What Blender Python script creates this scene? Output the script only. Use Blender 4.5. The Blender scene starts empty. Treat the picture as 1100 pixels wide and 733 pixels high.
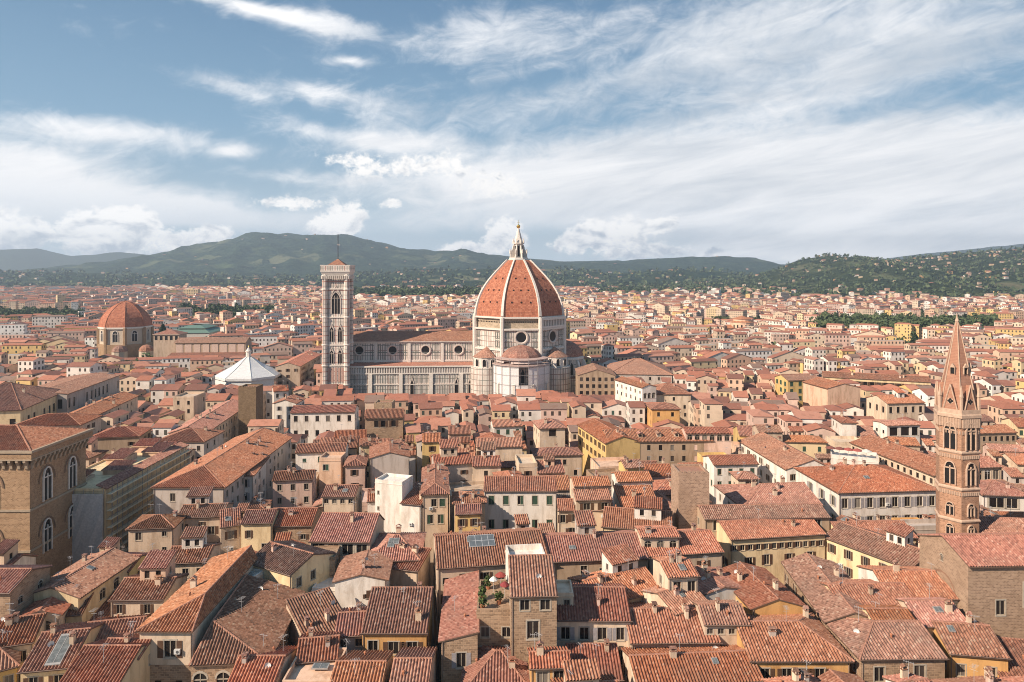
import bpy, bmesh, math, random
import numpy as np
from mathutils import Vector, Matrix
random.seed(7)
RNG = np.random.RandomState(11)
SC = bpy.context.scene
COL = SC.collection
R = math.radians

# ------------------------------------------------------------------ camera
F, CX, YH, CAMZ = 740.0, 550.0, 293.0, 78.0      # focal length in photo pixels, principal column, horizon row, eye height (m)
cam_d = bpy.data.cameras.new('camera')
cam_d.sensor_width = 36.0
cam_d.lens = 36.0 * F / 1100.0
cam_d.shift_y = (YH - 366.5) / 1100.0
cam_d.clip_start = 1.0
cam_d.clip_end = 80000.0
cam = bpy.data.objects.new('camera', cam_d)
cam.location = (0, 0, CAMZ)
cam.rotation_euler = (R(90), 0, 0)
COL.objects.link(cam)
SC.camera = cam
SC.view_settings.view_transform = 'Standard'
SC.view_settings.look = 'None'
SC.view_settings.exposure = 0.52
SC.view_settings.gamma = 1.0
SC.cycles.use_denoising = True
SC.cycles.filter_width = 1.0
SC.cycles.max_bounces = 5
SC.cycles.diffuse_bounces = 2
SC.cycles.glossy_bounces = 2
SC.cycles.transmission_bounces = 2
SC.cycles.volume_bounces = 0
SC.cycles.transparent_max_bounces = 4

# ------------------------------------------------------------------ sun
SUN_EL = R(34)
SUN_H = Vector((-0.85, -0.53)).normalized()
SUN_DIR = Vector((SUN_H.x * math.cos(SUN_EL), SUN_H.y * math.cos(SUN_EL), math.sin(SUN_EL)))
sun_d = bpy.data.lights.new('sun', 'SUN')
sun_d.energy = 5.0
sun_d.angle = R(0.5)
sun_d.color = (1.0, 0.85, 0.69)
sun = bpy.data.objects.new('sun', sun_d)
sun.rotation_euler = SUN_DIR.to_track_quat('Z', 'Y').to_euler()
sun.location = (-200, -100, 300)
COL.objects.link(sun)

# ------------------------------------------------------------------ node helper
class NT:
    def __init__(s, tree):
        s.t = tree; s.n = tree.nodes; s.l = tree.links
    def node(s, typ, **kw):
        n = s.n.new(typ)
        for k, v in kw.items():
            setattr(n, k, v)
        return n
    def put(s, sock, v):
        if hasattr(v, 'is_output') or isinstance(v, bpy.types.NodeSocket):
            s.l.new(v, sock)
        elif isinstance(v, (tuple, list)) and len(v) == 3 and sock.type == 'RGBA':
            sock.default_value = (*v, 1)
        else:
            sock.default_value = v
    def math(s, op, a, b=None, c=None, clamp=False):
        n = s.node('ShaderNodeMath', operation=op, use_clamp=clamp)
        s.put(n.inputs[0], a)
        if b is not None: s.put(n.inputs[1], b)
        if c is not None: s.put(n.inputs[2], c)
        return n.outputs[0]
    def mix(s, f, a, b, blend='MIX', clamp=True):
        n = s.node('ShaderNodeMix', data_type='RGBA', blend_type=blend)
        n.clamp_factor = clamp
        s.put(n.inputs[0], f); s.put(n.inputs[6], a); s.put(n.inputs[7], b)
        return n.outputs[2]
    def ramp(s, f, stops, interp='LINEAR'):
        n = s.node('ShaderNodeValToRGB')
        cr = n.color_ramp; cr.interpolation = interp
        while len(cr.elements) < len(stops): cr.elements.new(0.5)
        for e, (p, c) in zip(cr.elements, stops):
            e.position = p
            e.color = (*c, 1) if isinstance(c, (tuple, list)) else (c, c, c, 1)
        s.put(n.inputs[0], f)
        return n.outputs[0]
    def sstep(s, x, lo, hi, a=0.0, b=1.0):
        n = s.node('ShaderNodeMapRange', interpolation_type='SMOOTHSTEP')
        s.put(n.inputs[0], x); s.put(n.inputs[1], lo); s.put(n.inputs[2], hi); s.put(n.inputs[3], a); s.put(n.inputs[4], b)
        return n.outputs[0]
    def noise(s, vec, scale, detail=4, rough=0.55, dist=0.0, dim='3D'):
        n = s.node('ShaderNodeTexNoise', noise_dimensions=dim)
        if vec is not None: s.put(n.inputs['Vector'], vec)
        n.inputs['Scale'].default_value = scale
        n.inputs['Detail'].default_value = detail
        n.inputs['Roughness'].default_value = rough
        n.inputs['Distortion'].default_value = dist
        return n.outputs[0]
    def comb(s, x, y, z=0.0):
        n = s.node('ShaderNodeCombineXYZ')
        s.put(n.inputs[0], x); s.put(n.inputs[1], y); s.put(n.inputs[2], z)
        return n.outputs[0]
    def vscale(s, v, sc):
        n = s.node('ShaderNodeVectorMath', operation='MULTIPLY')
        s.put(n.inputs[0], v); n.inputs[1].default_value = sc
        return n.outputs[0]
    def vadd(s, v, sc):
        n = s.node('ShaderNodeVectorMath', operation='ADD')
        s.put(n.inputs[0], v); s.put(n.inputs[1], sc)
        return n.outputs[0]

# ------------------------------------------------------------------ sky
world = bpy.data.worlds.new('World')
SC.world = world
world.use_nodes = True
def make_sky():
    w = NT(world.node_tree)
    w.n.clear()
    out = w.node('ShaderNodeOutputWorld')
    bg = w.node('ShaderNodeBackground')
    BG = 0.10
    bg.inputs[1].default_value = BG
    w.l.new(bg.outputs[0], out.inputs[0])
    sky = w.node('ShaderNodeTexSky', sky_type='NISHITA')
    sky.sun_disc = False
    sky.sun_elevation = SUN_EL
    sky.sun_rotation = math.atan2(SUN_H.x, SUN_H.y)
    sky.altitude = 50
    sky.dust_density = 1.2
    tc = w.node('ShaderNodeTexCoord')
    sep = w.node('ShaderNodeSeparateXYZ')
    w.l.new(tc.outputs['Generated'], sep.inputs[0])
    x, y, z = sep.outputs
    az = w.math('ARCTAN2', x, y)                       # 0 straight ahead, + to the right
    hor = w.math('SQRT', w.math('ADD', w.math('MULTIPLY', x, x), w.math('MULTIPLY', y, y)))
    el = w.math('ARCTAN2', z, hor)
    def AZ(px): return math.atan2(px - CX, F)
    def EL(px, py): return math.atan2(YH - py, math.hypot(F, px - CX))
    V = w.comb(az, el)
    # domain warp
    wn = w.noise(w.vscale(V, (3.0, 6.0, 1)), 1.0, 5, 0.6)
    wv = w.math('MULTIPLY_ADD', wn, 0.10, -0.05)
    V2 = w.comb(w.math('ADD', az, wv), w.math('ADD', el, w.math('MULTIPLY', wv, 0.5)))
    # clear blue, deepened
    blue = w.mix(1.0, sky.outputs[0], (0.92, 0.86, 0.80), 'MULTIPLY')
    veil = w.sstep(el, 0.0, 0.15, 0.55, 0.0)
    zen = w.ramp(w.math('DIVIDE', el, 0.45, clamp=True), [(0.0, (4.1, 4.9, 5.5)), (0.2, (2.85, 4.05, 5.05)), (0.45, (1.7, 3.0, 4.3)), (0.85, (0.9, 1.85, 3.1))])
    blue = w.mix(0.9, blue, zen)
    def gauss(px, py, rx, ry, tilt=0.0, v=V2):
        a0, e0 = AZ(px), EL(px, py)
        sx, sy = rx / F, ry / F
        s = w.node('ShaderNodeSeparateXYZ'); w.put(s.inputs[0], v)
        da = w.math('SUBTRACT', s.outputs[0], a0)
        de = w.math('SUBTRACT', s.outputs[1], e0)
        if tilt:
            de = w.math('MULTIPLY_ADD', da, -tilt, de)
        q = w.math('ADD', w.math('POWER', w.math('ABSOLUTE', w.math('DIVIDE', da, sx)), 2.0), w.math('POWER', w.math('ABSOLUTE', w.math('DIVIDE', de, sy)), 2.0))
        return w.math('EXPONENT', w.math('MULTIPLY', q, -1.0))
    def addall(lst):
        o = lst[0]
        for k in lst[1:]: o = w.math('ADD', o, k)
        return o
    # ---- high thin sheets, streaks rising to the right
    rot = w.comb(w.math('ADD', w.math('MULTIPLY', az, 0.97), w.math('MULTIPLY', el, 0.22)), w.math('SUBTRACT', w.math('MULTIPLY', el, 0.97), w.math('MULTIPLY', az, 0.16)))
    streak = w.noise(w.vadd(w.vscale(rot, (3.6, 8.5, 1)), w.comb(wv, wv)), 1.0, 9, 0.62, 0.9)
    fine = w.noise(w.vscale(rot, (16.0, 30.0, 1)), 1.0, 8, 0.68, 0.9)
    st = w.math('ADD', w.math('MULTIPLY', streak, 0.60), w.math('MULTIPLY', fine, 0.40))
    bias = addall([
        w.math('MULTIPLY', gauss(880, 205, 330, 62), 0.60),
        w.math('MULTIPLY', gauss(860, 262, 300, 22), 0.22),
        w.math('MULTIPLY', gauss(760, 70, 330, 95, 0.12), 0.30),
        w.math('MULTIPLY', gauss(1000, 70, 170, 110, 0.1), 0.12),
        w.math('MULTIPLY', gauss(640, 205, 220, 34), 0.28),
        w.math('MULTIPLY', gauss(30, 200, 150, 42, -0.15), 0.50),
        w.math('MULTIPLY', gauss(260, 232, 230, 18, -0.05), 0.20),
        w.math('MULTIPLY', gauss(130, 142, 95, 12, -0.03), 0.30),
        w.math('MULTIPLY', gauss(260, 5, 100, 9, -0.12), 0.30),
        w.math('MULTIPLY', gauss(350, 28, 60, 10, -0.15), 0.20),
        w.math('MULTIPLY', gauss(345, 103, 62, 12, -0.12), 0.28),
        w.math('MULTIPLY', gauss(375, 148, 95, 11, -0.06), 0.27),
        w.math('MULTIPLY', gauss(500, 38, 75, 20, 0.08), 0.17),
        w.math('MULTIPLY', gauss(375, 68, 26, 6, 0.03), 0.26),
        w.math('MULTIPLY', gauss(255, 161, 20, 6), 0.27),
        w.math('MULTIPLY', gauss(240, 98, 40, 12, -0.2), 0.15),
        w.math('MULTIPLY', gauss(330, 188, 75, 7, -0.05), 0.17),
        w.math('MULTIPLY', gauss(150, 258, 190, 15), -0.34),
        w.math('MULTIPLY', gauss(600, 262, 140, 14), -0.26),
        w.math('MULTIPLY', gauss(1010, 104, 140, 16, 0.12), -0.20),
        w.math('MULTIPLY', gauss(640, 130, 130, 22, 0.14), -0.14),
        w.math('MULTIPLY', gauss(575, 85, 130, 12, 0.16), -0.12),
        w.math('MULTIPLY', gauss(560, 170, 60, 10, 0.0), -0.05),
    ])
    cov = w.math('ADD', st, bias)
    sheet = w.sstep(cov, 0.56, 0.93)
    shade = w.noise(w.vscale(rot, (3.4, 22.0, 1)), 1.0, 8, 0.62, 0.5)
    greyb = addall([w.math('MULTIPLY', gauss(900, 258, 340, 14), 0.20), w.math('MULTIPLY', gauss(900, 80, 460, 90), 0.32), w.math('MULTIPLY', gauss(640, 262, 90, 20), 0.12), w.math('MULTIPLY', gauss(720, 225, 200, 14), 0.12),
                    w.math('MULTIPLY', gauss(1020, 225, 120, 10), 0.16)])
    sh = w.sstep(w.math('SUBTRACT', shade, greyb), 0.02, 0.56)
    sheet_col = w.mix(sh, (4.3, 4.75, 5.3), w.mix(w.math('MAXIMUM', w.sstep(el, 0.03, 0.13), w.sstep(az, -0.05, 0.2)), (5.0, 5.4, 5.85), (8.2, 8.1, 8.1)))
    c = w.mix(veil, blue, (4.3, 5.0, 5.55))
    c = w.mix(sheet, c, sheet_col)
    # ---- cumulus heaps
    puff_n = w.noise(w.vscale(V2, (20.0, 26.0, 1)), 1.0, 8, 0.60, 0.15)
    puff_f = w.noise(w.vscale(V, (70.0, 80.0, 1)), 1.0, 6, 0.62, 0.1)
    blobs = [(118, 254, 56, 30), (140, 240, 34, 20), (28, 250, 40, 20), (222, 262, 44, 16), (240, 252, 16, 12), (372, 236, 28, 20), (330, 215, 55, 9), (418, 219, 14, 7), (440, 178, 75, 17),
             (400, 172, 60, 10), (535, 200, 50, 18), (535, 258, 28, 22), (492, 270, 22, 9), (655, 252, 46, 18), (700, 245, 26, 10), (615, 262, 30, 14), (668, 272, 60, 10), (765, 274, 8, 6)]
    pts = w.math('MULTIPLY', gauss(*blobs[0]), 1.0)
    for b in blobs[1:]:
        pts = w.math('MAXIMUM', pts, w.math('MULTIPLY', gauss(*b), 0.62 if b[1] < 225 else 1.0))
    pv = w.math('ADD', w.math('MULTIPLY', pts, 0.50), w.math('MULTIPLY_ADD', puff_n, 0.95, w.math('MULTIPLY_ADD', puff_f, 0.50, -0.22)))
    puff = w.sstep(pv, 0.63, 0.80)
    puff = w.math('MULTIPLY', puff, w.sstep(pts, 0.05, 0.35))
    # shading of heaps: lower parts greyer, lumps bright
    V3 = w.vadd(V2, (0.006, -0.010, 0.0))
    pn2 = w.noise(w.vscale(V3, (20.0, 26.0, 1)), 1.0, 8, 0.60, 0.15)
    lit = w.math('ADD', w.math('MULTIPLY', w.math('SUBTRACT', pn2, puff_n), 3.4), w.sstep(el, 0.012, 0.075, 0.40, 0.95))
    pcol = w.mix(w.sstep(lit, 0.0, 1.0), (3.8, 4.2, 4.8), (8.9, 8.6, 8.3))
    c = w.mix(puff, c, pcol)
    low = w.sstep(el, 0.0, 0.13, 1.42, 1.0)
    lc = w.comb(low, low, low)
    c = w.mix(1.0, c, lc, 'MULTIPLY')
    # below the horizon: dull ground colour
    c = w.mix(w.sstep(el, -0.03, 0.0, 1.0, 0.0), c, (2.0, 1.7, 1.5))
    w.l.new(c, bg.inputs[0])
make_sky()

# ------------------------------------------------------------------ materials
MATS = {}
def new_mat(name):
    m = bpy.data.materials.new(name); m.use_nodes = True
    n = NT(m.node_tree)
    b = n.n['Principled BSDF']
    b.inputs['Roughness'].default_value = 0.85
    b.inputs['Specular IOR Level'].default_value = 0.25
    return m, n, b
def memo(f):
    def g(*a):
        k = (f.__name__,) + a
        if k not in MATS: MATS[k] = f(*a)
        return MATS[k]
    return g
def pos(n):
    return n.node('ShaderNodeNewGeometry').outputs['Position']
def uv(n):
    s = n.node('ShaderNodeSeparateXYZ')
    n.l.new(n.node('ShaderNodeTexCoord').outputs['UV'], s.inputs[0])
    return s.outputs[0], s.outputs[1]
def orand(n):
    return n.node('ShaderNodeObjectInfo').outputs['Random']

@memo
def tile_mat(kind='warm'):
    m, n, b = new_mat('roof_tiles_' + kind)
    u, v = uv(n)
    wn = n.node('ShaderNodeTexWhiteNoise', noise_dimensions='3D')
    n.put(wn.inputs['Vector'], n.comb(n.math('FLOOR', n.math('DIVIDE', u, 0.48)), n.math('FLOOR', n.math('DIVIDE', v, 0.38)), orand(n)))
    pal = {'warm': [(0.0, (0.25, 0.085, 0.047)), (0.25, (0.36, 0.122, 0.066)), (0.6, (0.43, 0.155, 0.084)), (0.88, (0.48, 0.190, 0.108)), (1.0, (0.54, 0.28, 0.18))],
           'red': [(0.0, (0.24, 0.078, 0.044)), (0.25, (0.37, 0.118, 0.065)), (0.6, (0.43, 0.145, 0.080)), (0.88, (0.48, 0.180, 0.104)), (1.0, (0.54, 0.27, 0.18))],
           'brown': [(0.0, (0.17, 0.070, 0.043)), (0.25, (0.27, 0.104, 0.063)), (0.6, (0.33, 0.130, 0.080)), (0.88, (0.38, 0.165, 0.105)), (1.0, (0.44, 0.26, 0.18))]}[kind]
    c = n.ramp(wn.outputs[0], pal)
    P = pos(n)
    big = n.noise(P, 0.16, 5, 0.65)
    c = n.mix(n.sstep(big, 0.42, 0.72, 0.0, 0.55), c, (0.235, 0.115, 0.078) if kind != 'brown' else (0.17, 0.10, 0.075))
    lich = n.noise(P, 0.9, 6, 0.7)
    c = n.mix(n.sstep(lich, 0.57, 0.74, 0.0, 0.42), c, (0.40, 0.27, 0.18))
    dk = n.noise(n.vscale(P, (1, 1, 1)), 2.3, 3, 0.6)
    c = n.mix(n.sstep(dk, 0.57, 0.77, 0.0, 0.35), c, (0.12, 0.06, 0.04))
    hs = n.node('ShaderNodeHueSaturation')
    r = orand(n)
    n.put(hs.inputs['Hue'], n.math('MULTIPLY_ADD', r, 0.014, 0.498))
    n.put(hs.inputs['Saturation'], n.math('MULTIPLY_ADD', n.math('FRACT', n.math('MULTIPLY', r, 7.3)), 0.22, 0.78))
    n.put(hs.inputs['Value'], n.math('MULTIPLY_ADD', n.math('FRACT', n.math('MULTIPLY', r, 13.7)), 0.44, 0.72))
    n.put(hs.inputs['Color'], c)
    n.put(b.inputs['Base Color'], hs.outputs[0])
    saw = n.math('FRACT', n.math('DIVIDE', v, 0.38))
    rib = n.math('ABSOLUTE', n.math('SINE', n.math('MULTIPLY', u, math.pi / 0.48)))
    bp = n.node('ShaderNodeBump')
    bp.inputs['Distance'].default_value = 0.10
    bp.inputs['Strength'].default_value = 0.6
    n.put(bp.inputs['Height'], n.math('ADD', n.math('MULTIPLY', saw, -0.22), n.math('ADD', n.math('MULTIPLY', wn.outputs[0], 0.22), n.math('MULTIPLY', rib, 0.6))))
    n.l.new(bp.outputs[0], b.inputs['Normal'])
    b.inputs['Roughness'].default_value = 0.9
    return m

@memo
def stucco(r, g, bl):
    m, n, b = new_mat('stucco')
    P = pos(n)
    base = (r, g, bl)
    st = n.noise(n.vscale(P, (1.0, 1.0, 0.22)), 0.55, 6, 0.65)
    c = n.mix(n.sstep(st, 0.42, 0.72, 0.0, 0.75), base, (r * 0.56, g * 0.51, bl * 0.46))
    f2 = n.noise(P, 2.2, 5, 0.7)
    c = n.mix(n.sstep(f2, 0.52, 0.75, 0.0, 0.35), c, (min(r * 1.25, .85), min(g * 1.22, .8), min(bl * 1.2, .75)))
    pch = n.noise(n.vscale(P, (1, 1, 0.6)), 0.32, 4, 0.7, 1.2)
    c = n.mix(n.sstep(pch, 0.57, 0.62, 0.0, 0.42), c, (r * 0.72, g * 0.66, bl * 0.60))
    hs = n.node('ShaderNodeHueSaturation')
    n.put(hs.inputs['Value'], n.math('MULTIPLY_ADD', orand(n), 0.2, 0.9))
    n.put(hs.inputs['Color'], c)
    n.put(b.inputs['Base Color'], hs.outputs[0])
    bp = n.node('ShaderNodeBump'); bp.inputs['Distance'].default_value = 0.03; bp.inputs['Strength'].default_value = 0.5
    n.put(bp.inputs['Height'], n.noise(P, 5.0, 4, 0.7)); n.l.new(bp.outputs[0], b.inputs['Normal'])
    return m

@memo
def rubble(r, g, bl, sx, sz):
    m, n, b = new_mat('stonework')
    u, v = uv(n)
    br = n.node('ShaderNodeTexBrick')
    br.offset = 0.5
    P = pos(n)
    wob = n.noise(P, 0.9, 3)
    n.put(br.inputs['Vector'], n.comb(n.math('MULTIPLY_ADD', wob, 0.5 * sx, u), n.math('MULTIPLY_ADD', wob, 0.8 * sz, v)))
    n.put(br.inputs['Color1'], (r, g, bl)); n.put(br.inputs['Color2'], (r * 0.55, g * 0.53, bl * 0.52))
    n.put(br.inputs['Mortar'], (r * 1.15, g * 1.12, bl * 1.1))
    br.inputs['Scale'].default_value = 1.0
    br.inputs['Mortar Size'].default_value = 0.03
    br.inputs['Brick Width'].default_value = sx
    br.inputs['Row Height'].default_value = sz
    big = n.noise(P, 0.25, 5, 0.65)
    c = n.mix(n.sstep(big, 0.42, 0.72, 0, 0.5), br.outputs[0], (r * 0.6, g * 0.55, bl * 0.5))
    sp = n.noise(P, 3.2, 4, 0.7)
    c = n.mix(n.sstep(sp, 0.55, 0.75, 0, 0.4), c, (r * 1.45, g * 1.4, bl * 1.35))
    n.put(b.inputs['Base Color'], c)
    bp = n.node('ShaderNodeBump'); bp.inputs['Distance'].default_value = 0.06; bp.inputs['Strength'].default_value = 0.7
    n.put(bp.inputs['Height'], n.math('ADD', n.noise(P, 2.5, 5, 0.7), n.math('MULTIPLY', br.outputs['Fac'], -0.4))); n.l.new(bp.outputs[0], b.inputs['Normal'])
    return m

@memo
def plain(name, r, g, bl, rough=0.7, metal=0.0, var=0.15):
    m, n, b = new_mat(name)
    f = n.noise(pos(n), 1.7, 4, 0.65)
    n.put(b.inputs['Base Color'], n.mix(n.sstep(f, 0.35, 0.7, 0, 1), (r * (1 - var), g * (1 - var), bl * (1 - var)), (r * (1 + var * .5), g * (1 + var * .5), bl * (1 + var * .5))))
    b.inputs['Roughness'].default_value = rough
    b.inputs['Metallic'].default_value = metal
    return m

@memo
def glass_mat():
    m, n, b = new_mat('window_glass')
    r = orand(n)
    n.put(b.inputs['Base Color'], n.ramp(r, [(0.0, (0.012, 0.010, 0.010)), (0.6, (0.03, 0.024, 0.022)), (0.9, (0.08, 0.06, 0.05)), (1.0, (0.22, 0.19, 0.16))]))
    b.inputs['Roughness'].default_value = 0.2
    return m

@memo
def marble(pw, ph, pink):
    m, n, b = new_mat('marble_panelling')
    u, v = uv(n)
    P = pos(n)
    def bricks(w_, h_, mort):
        br = n.node('ShaderNodeTexBrick'); br.offset = 0.0
        n.put(br.inputs['Vector'], n.comb(u, v))
        br.inputs['Scale'].default_value = 1.0
        br.inputs['Mortar Size'].default_value = mort
        br.inputs['Mortar Smooth'].default_value = 0.05
        br.inputs['Brick Width'].default_value = w_
        br.inputs['Row Height'].default_value = h_
        return br.outputs['Fac']
    a = bricks(pw, ph, 0.10 * pw)
    c2 = bricks(pw * 4, ph * 2, 0.3)
    st = n.noise(n.vscale(P, (1, 1, 0.3)), 0.35, 5, 0.65)
    white = n.mix(n.sstep(st, 0.4, 0.7), (0.72, 0.635, 0.56), (0.46, 0.385, 0.33))
    green = (0.11, 0.125, 0.105)
    pk = (0.46, 0.24, 0.19)
    c = n.mix(n.math('MULTIPLY', a, 0.9), white, green)
    c = n.mix(n.math('MULTIPLY', c2, 0.8 if pink else 0.35), c, pk)
    n.put(b.inputs['Base Color'], c)
    b.inputs['Roughness'].default_value = 0.6
    return m

def vcol_mat(name, windows):
    """one sheet of many far houses: wall / roof colour comes per house, window openings follow the wall's own metres"""
    m, n, b = new_mat(name)
    at = n.node('ShaderNodeAttribute'); at.attribute_name = 'tint'
    c = at.outputs['Color']
    P = pos(n)
    if windows:
        u, v = uv(n)
        fu = n.math('FRACT', n.math('DIVIDE', u, 3.1)); fv = n.math('FRACT', n.math('DIVIDE', v, 3.5))
        inu = n.math('MULTIPLY', n.math('GREATER_THAN', fu, 0.31), n.math('LESS_THAN', fu, 0.69))
        inv = n.math('MULTIPLY', n.math('GREATER_THAN', fv, 0.22), n.math('LESS_THAN', fv, 0.75))
        wn = n.node('ShaderNodeTexWhiteNoise', noise_dimensions='2D')
        n.put(wn.inputs['Vector'], n.comb(n.math('FLOOR', n.math('DIVIDE', u, 3.1)), n.math('FLOOR', n.math('DIVIDE', v, 3.5))))
        k = n.math('MULTIPLY', n.math('MULTIPLY', inu, inv), n.math('GREATER_THAN', wn.outputs[0], 0.22))
        c = n.mix(n.sstep(n.noise(P, 0.3, 4), 0.4, 0.7, 0, 0.3), c, (0.3, 0.24, 0.18))
        c = n.mix(k, c, n.ramp(wn.outputs[0], [(0.2, (0.05, 0.035, 0.03)), (0.8, (0.10, 0.075, 0.06)), (1.0, (0.05, 0.09, 0.07))]))
    else:
        c = n.mix(n.sstep(n.noise(P, 0.5, 5, 0.7), 0.45, 0.7, 0, 0.4), c, (0.20, 0.09, 0.06))
        c = n.mix(n.sstep(n.noise(P, 0.9, 4, 0.7), 0.58, 0.7, 0, 0.4), c, (0.48, 0.34, 0.26))
    n.put(b.inputs['Base Color'], c)
    return m

CREAM = (0.68, 0.525, 0.385); WHITE = (0.78, 0.695, 0.61); YELLOW = (0.70, 0.48, 0.20); OCHRE = (0.64, 0.36, 0.14); PEACH = (0.70, 0.47, 0.33)
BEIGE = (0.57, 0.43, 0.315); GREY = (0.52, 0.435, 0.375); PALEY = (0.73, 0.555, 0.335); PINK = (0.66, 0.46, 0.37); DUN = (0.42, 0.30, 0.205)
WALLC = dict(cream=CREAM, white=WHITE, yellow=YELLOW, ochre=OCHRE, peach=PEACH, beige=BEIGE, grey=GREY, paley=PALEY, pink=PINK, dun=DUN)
WALL_WORD = dict(cream='cream', white='white', yellow='yellow', ochre='ochre', peach='peach', beige='beige', grey='grey', paley='pale yellow', pink='pinkish', dun='brown', stone='stone')
def wall_mat(k):
    if k == 'stone': return rubble(0.41, 0.28, 0.185, 0.75, 0.36)
    if k == 'brownstone': return rubble(0.42, 0.275, 0.165, 0.55, 0.28)
    if k == 'brick': return rubble(0.42, 0.26, 0.17, 0.5, 0.25)
    return stucco(*WALLC[k])

# ------------------------------------------------------------------ mesh builder
class MB:
    def __init__(s):
        s.v = []; s.f = []; s.uv = []; s.m = []; s.smooth = []
    def face(s, pts, mat=0, uvs=None, smooth=False):
        i = len(s.v)
        s.v += [tuple(p) for p in pts]
        s.f.append(tuple(range(i, i + len(pts))))
        if uvs is None:
            a = Vector(pts[0]); nrm = Vector((0, 0, 0))
            for k in range(1, len(pts) - 1):
                nrm += (Vector(pts[k]) - a).cross(Vector(pts[k + 1]) - a)
            h = math.hypot(nrm.x, nrm.y)
            if h > 0.35 * nrm.length and h > 0:
                tx, ty = -nrm.y / h, nrm.x / h
                uvs = [(p[0] * tx + p[1] * ty, p[2]) for p in pts]
            else:
                uvs = [(p[0], p[1]) for p in pts]
        s.uv += uvs; s.m.append(mat); s.smooth.append(smooth)
    def box(s, x0, x1, y0, y1, z0, z1, mat=0, skip=''):
        a = [(x0, y0), (x1, y0), (x1, y1), (x0, y1)]
        for i, ch in enumerate('frbl'):
            if ch in skip: continue
            p, q = a[i], a[(i + 1) % 4]
            s.face([(*p, z0), (*q, z0), (*q, z1), (*p, z1)], mat)
        if 't' not in skip: s.face([(*p, z1) for p in a], mat)
        if 'd' not in skip: s.face([(*p, z0) for p in reversed(a)], mat)
    def prism(s, pts, z0, z1, mat=0, cap=True, bot=False):
        k = len(pts)
        for i in range(k):
            p, q = pts[i], pts[(i + 1) % k]
            s.face([(p[0], p[1], z0), (q[0], q[1], z0), (q[0], q[1], z1), (p[0], p[1], z1)], mat)
        if cap: s.face([(p[0], p[1], z1) for p in pts], mat)
        if bot: s.face([(p[0], p[1], z0) for p in reversed(pts)], mat)
    def loft(s, rings, mat=0, smooth=False, close=True, captop=False):
        """rings: lists of 3D points, bottom to top"""
        for a, b in zip(rings, rings[1:]):
            k = len(a)
            for i in range(k if close else k - 1):
                j = (i + 1) % k
                s.face([a[i], a[j], b[j], b[i]], mat, None, smooth)
        if captop: s.face(rings[-1], mat)
    def lathe(s, prof, n=12, cx=0, cy=0, mat=0, smooth=True, rot=0.0, cap=True):
        rings = [[(cx + r * math.cos(rot + 2 * math.pi * i / n), cy + r * math.sin(rot + 2 * math.pi * i / n), z) for i in range(n)] for r, z in prof]
        s.loft(rings, mat, smooth, True, cap)
    def tube(s, a, b, r, n=6, mat=0, r2=None):
        a, b = Vector(a), Vector(b); d = (b - a)
        if d.length < 1e-6: return
        d.normalize()
        x = d.cross(Vector((0, 0, 1)));
        if x.length < 1e-3: x = Vector((1, 0, 0))
        x.normalize(); y = d.cross(x) * -1
        r2 = r if r2 is None else r2
        ra = [tuple(a + (x * math.cos(2 * math.pi * i / n) + y * math.sin(2 * math.pi * i / n)) * r) for i in range(n)]
        rb = [tuple(b + (x * math.cos(2 * math.pi * i / n) + y * math.sin(2 * math.pi * i / n)) * r2) for i in range(n)]
        for i in range(n):
            j = (i + 1) % n
            s.face([ra[i], ra[j], rb[j], rb[i]], mat)
        s.face(list(reversed(ra)), mat); s.face(rb, mat)
    def mesh(s, name, mats, weld=False):
        me = bpy.data.meshes.new(name)
        me.from_pydata(s.v, [], s.f)
        for m in mats: me.materials.append(m)
        me.polygons.foreach_set('material_index', s.m)
        me.polygons.foreach_set('use_smooth', s.smooth)
        ul = me.uv_layers.new(name='UVMap')
        ul.data.foreach_set('uv', np.array(s.uv, dtype=np.float32).ravel())
        if weld:
            bm = bmesh.new(); bm.from_mesh(me)
            bmesh.ops.remove_doubles(bm, verts=bm.verts, dist=1e-4)
            bmesh.ops.recalc_face_normals(bm, faces=bm.faces)
            bm.to_mesh(me); bm.free()
        return me
    def build(s, name, mats, parent=None, loc=(0, 0, 0), rz=0.0, weld=False):
        return link(name, s.mesh(name, mats if isinstance(mats, (list, tuple)) else [mats], weld), parent, loc, rz)

def link(name, data, parent=None, loc=(0, 0, 0), rz=0.0, scale=None):
    o = bpy.data.objects.new(name, data)
    o.location = loc; o.rotation_euler = (0, 0, rz)
    if scale: o.scale = scale
    if parent is not None: o.parent = parent
    COL.objects.link(o)
    return o
def tag(o, label, cat, group=None):
    o['label'] = label; o['category'] = cat
    if group: o['group'] = group
    return o
def thing(name, label, cat, loc=(0, 0, 0), rz=0.0, group=None):
    return tag(link(name, None, None, loc, rz), label, cat, group)
def setting(o, kind='structure', label=None):
    o['kind'] = kind
    if label: o['label'] = label
    return o
def XY(px, py, Z):
    Y = F * (CAMZ - Z) / (py - YH)
    return ((px - CX) / F * Y, Y)
def PX(X, Y): return CX + F * X / Y
def PY(Z, Y): return YH + F * (CAMZ - Z) / Y
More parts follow.
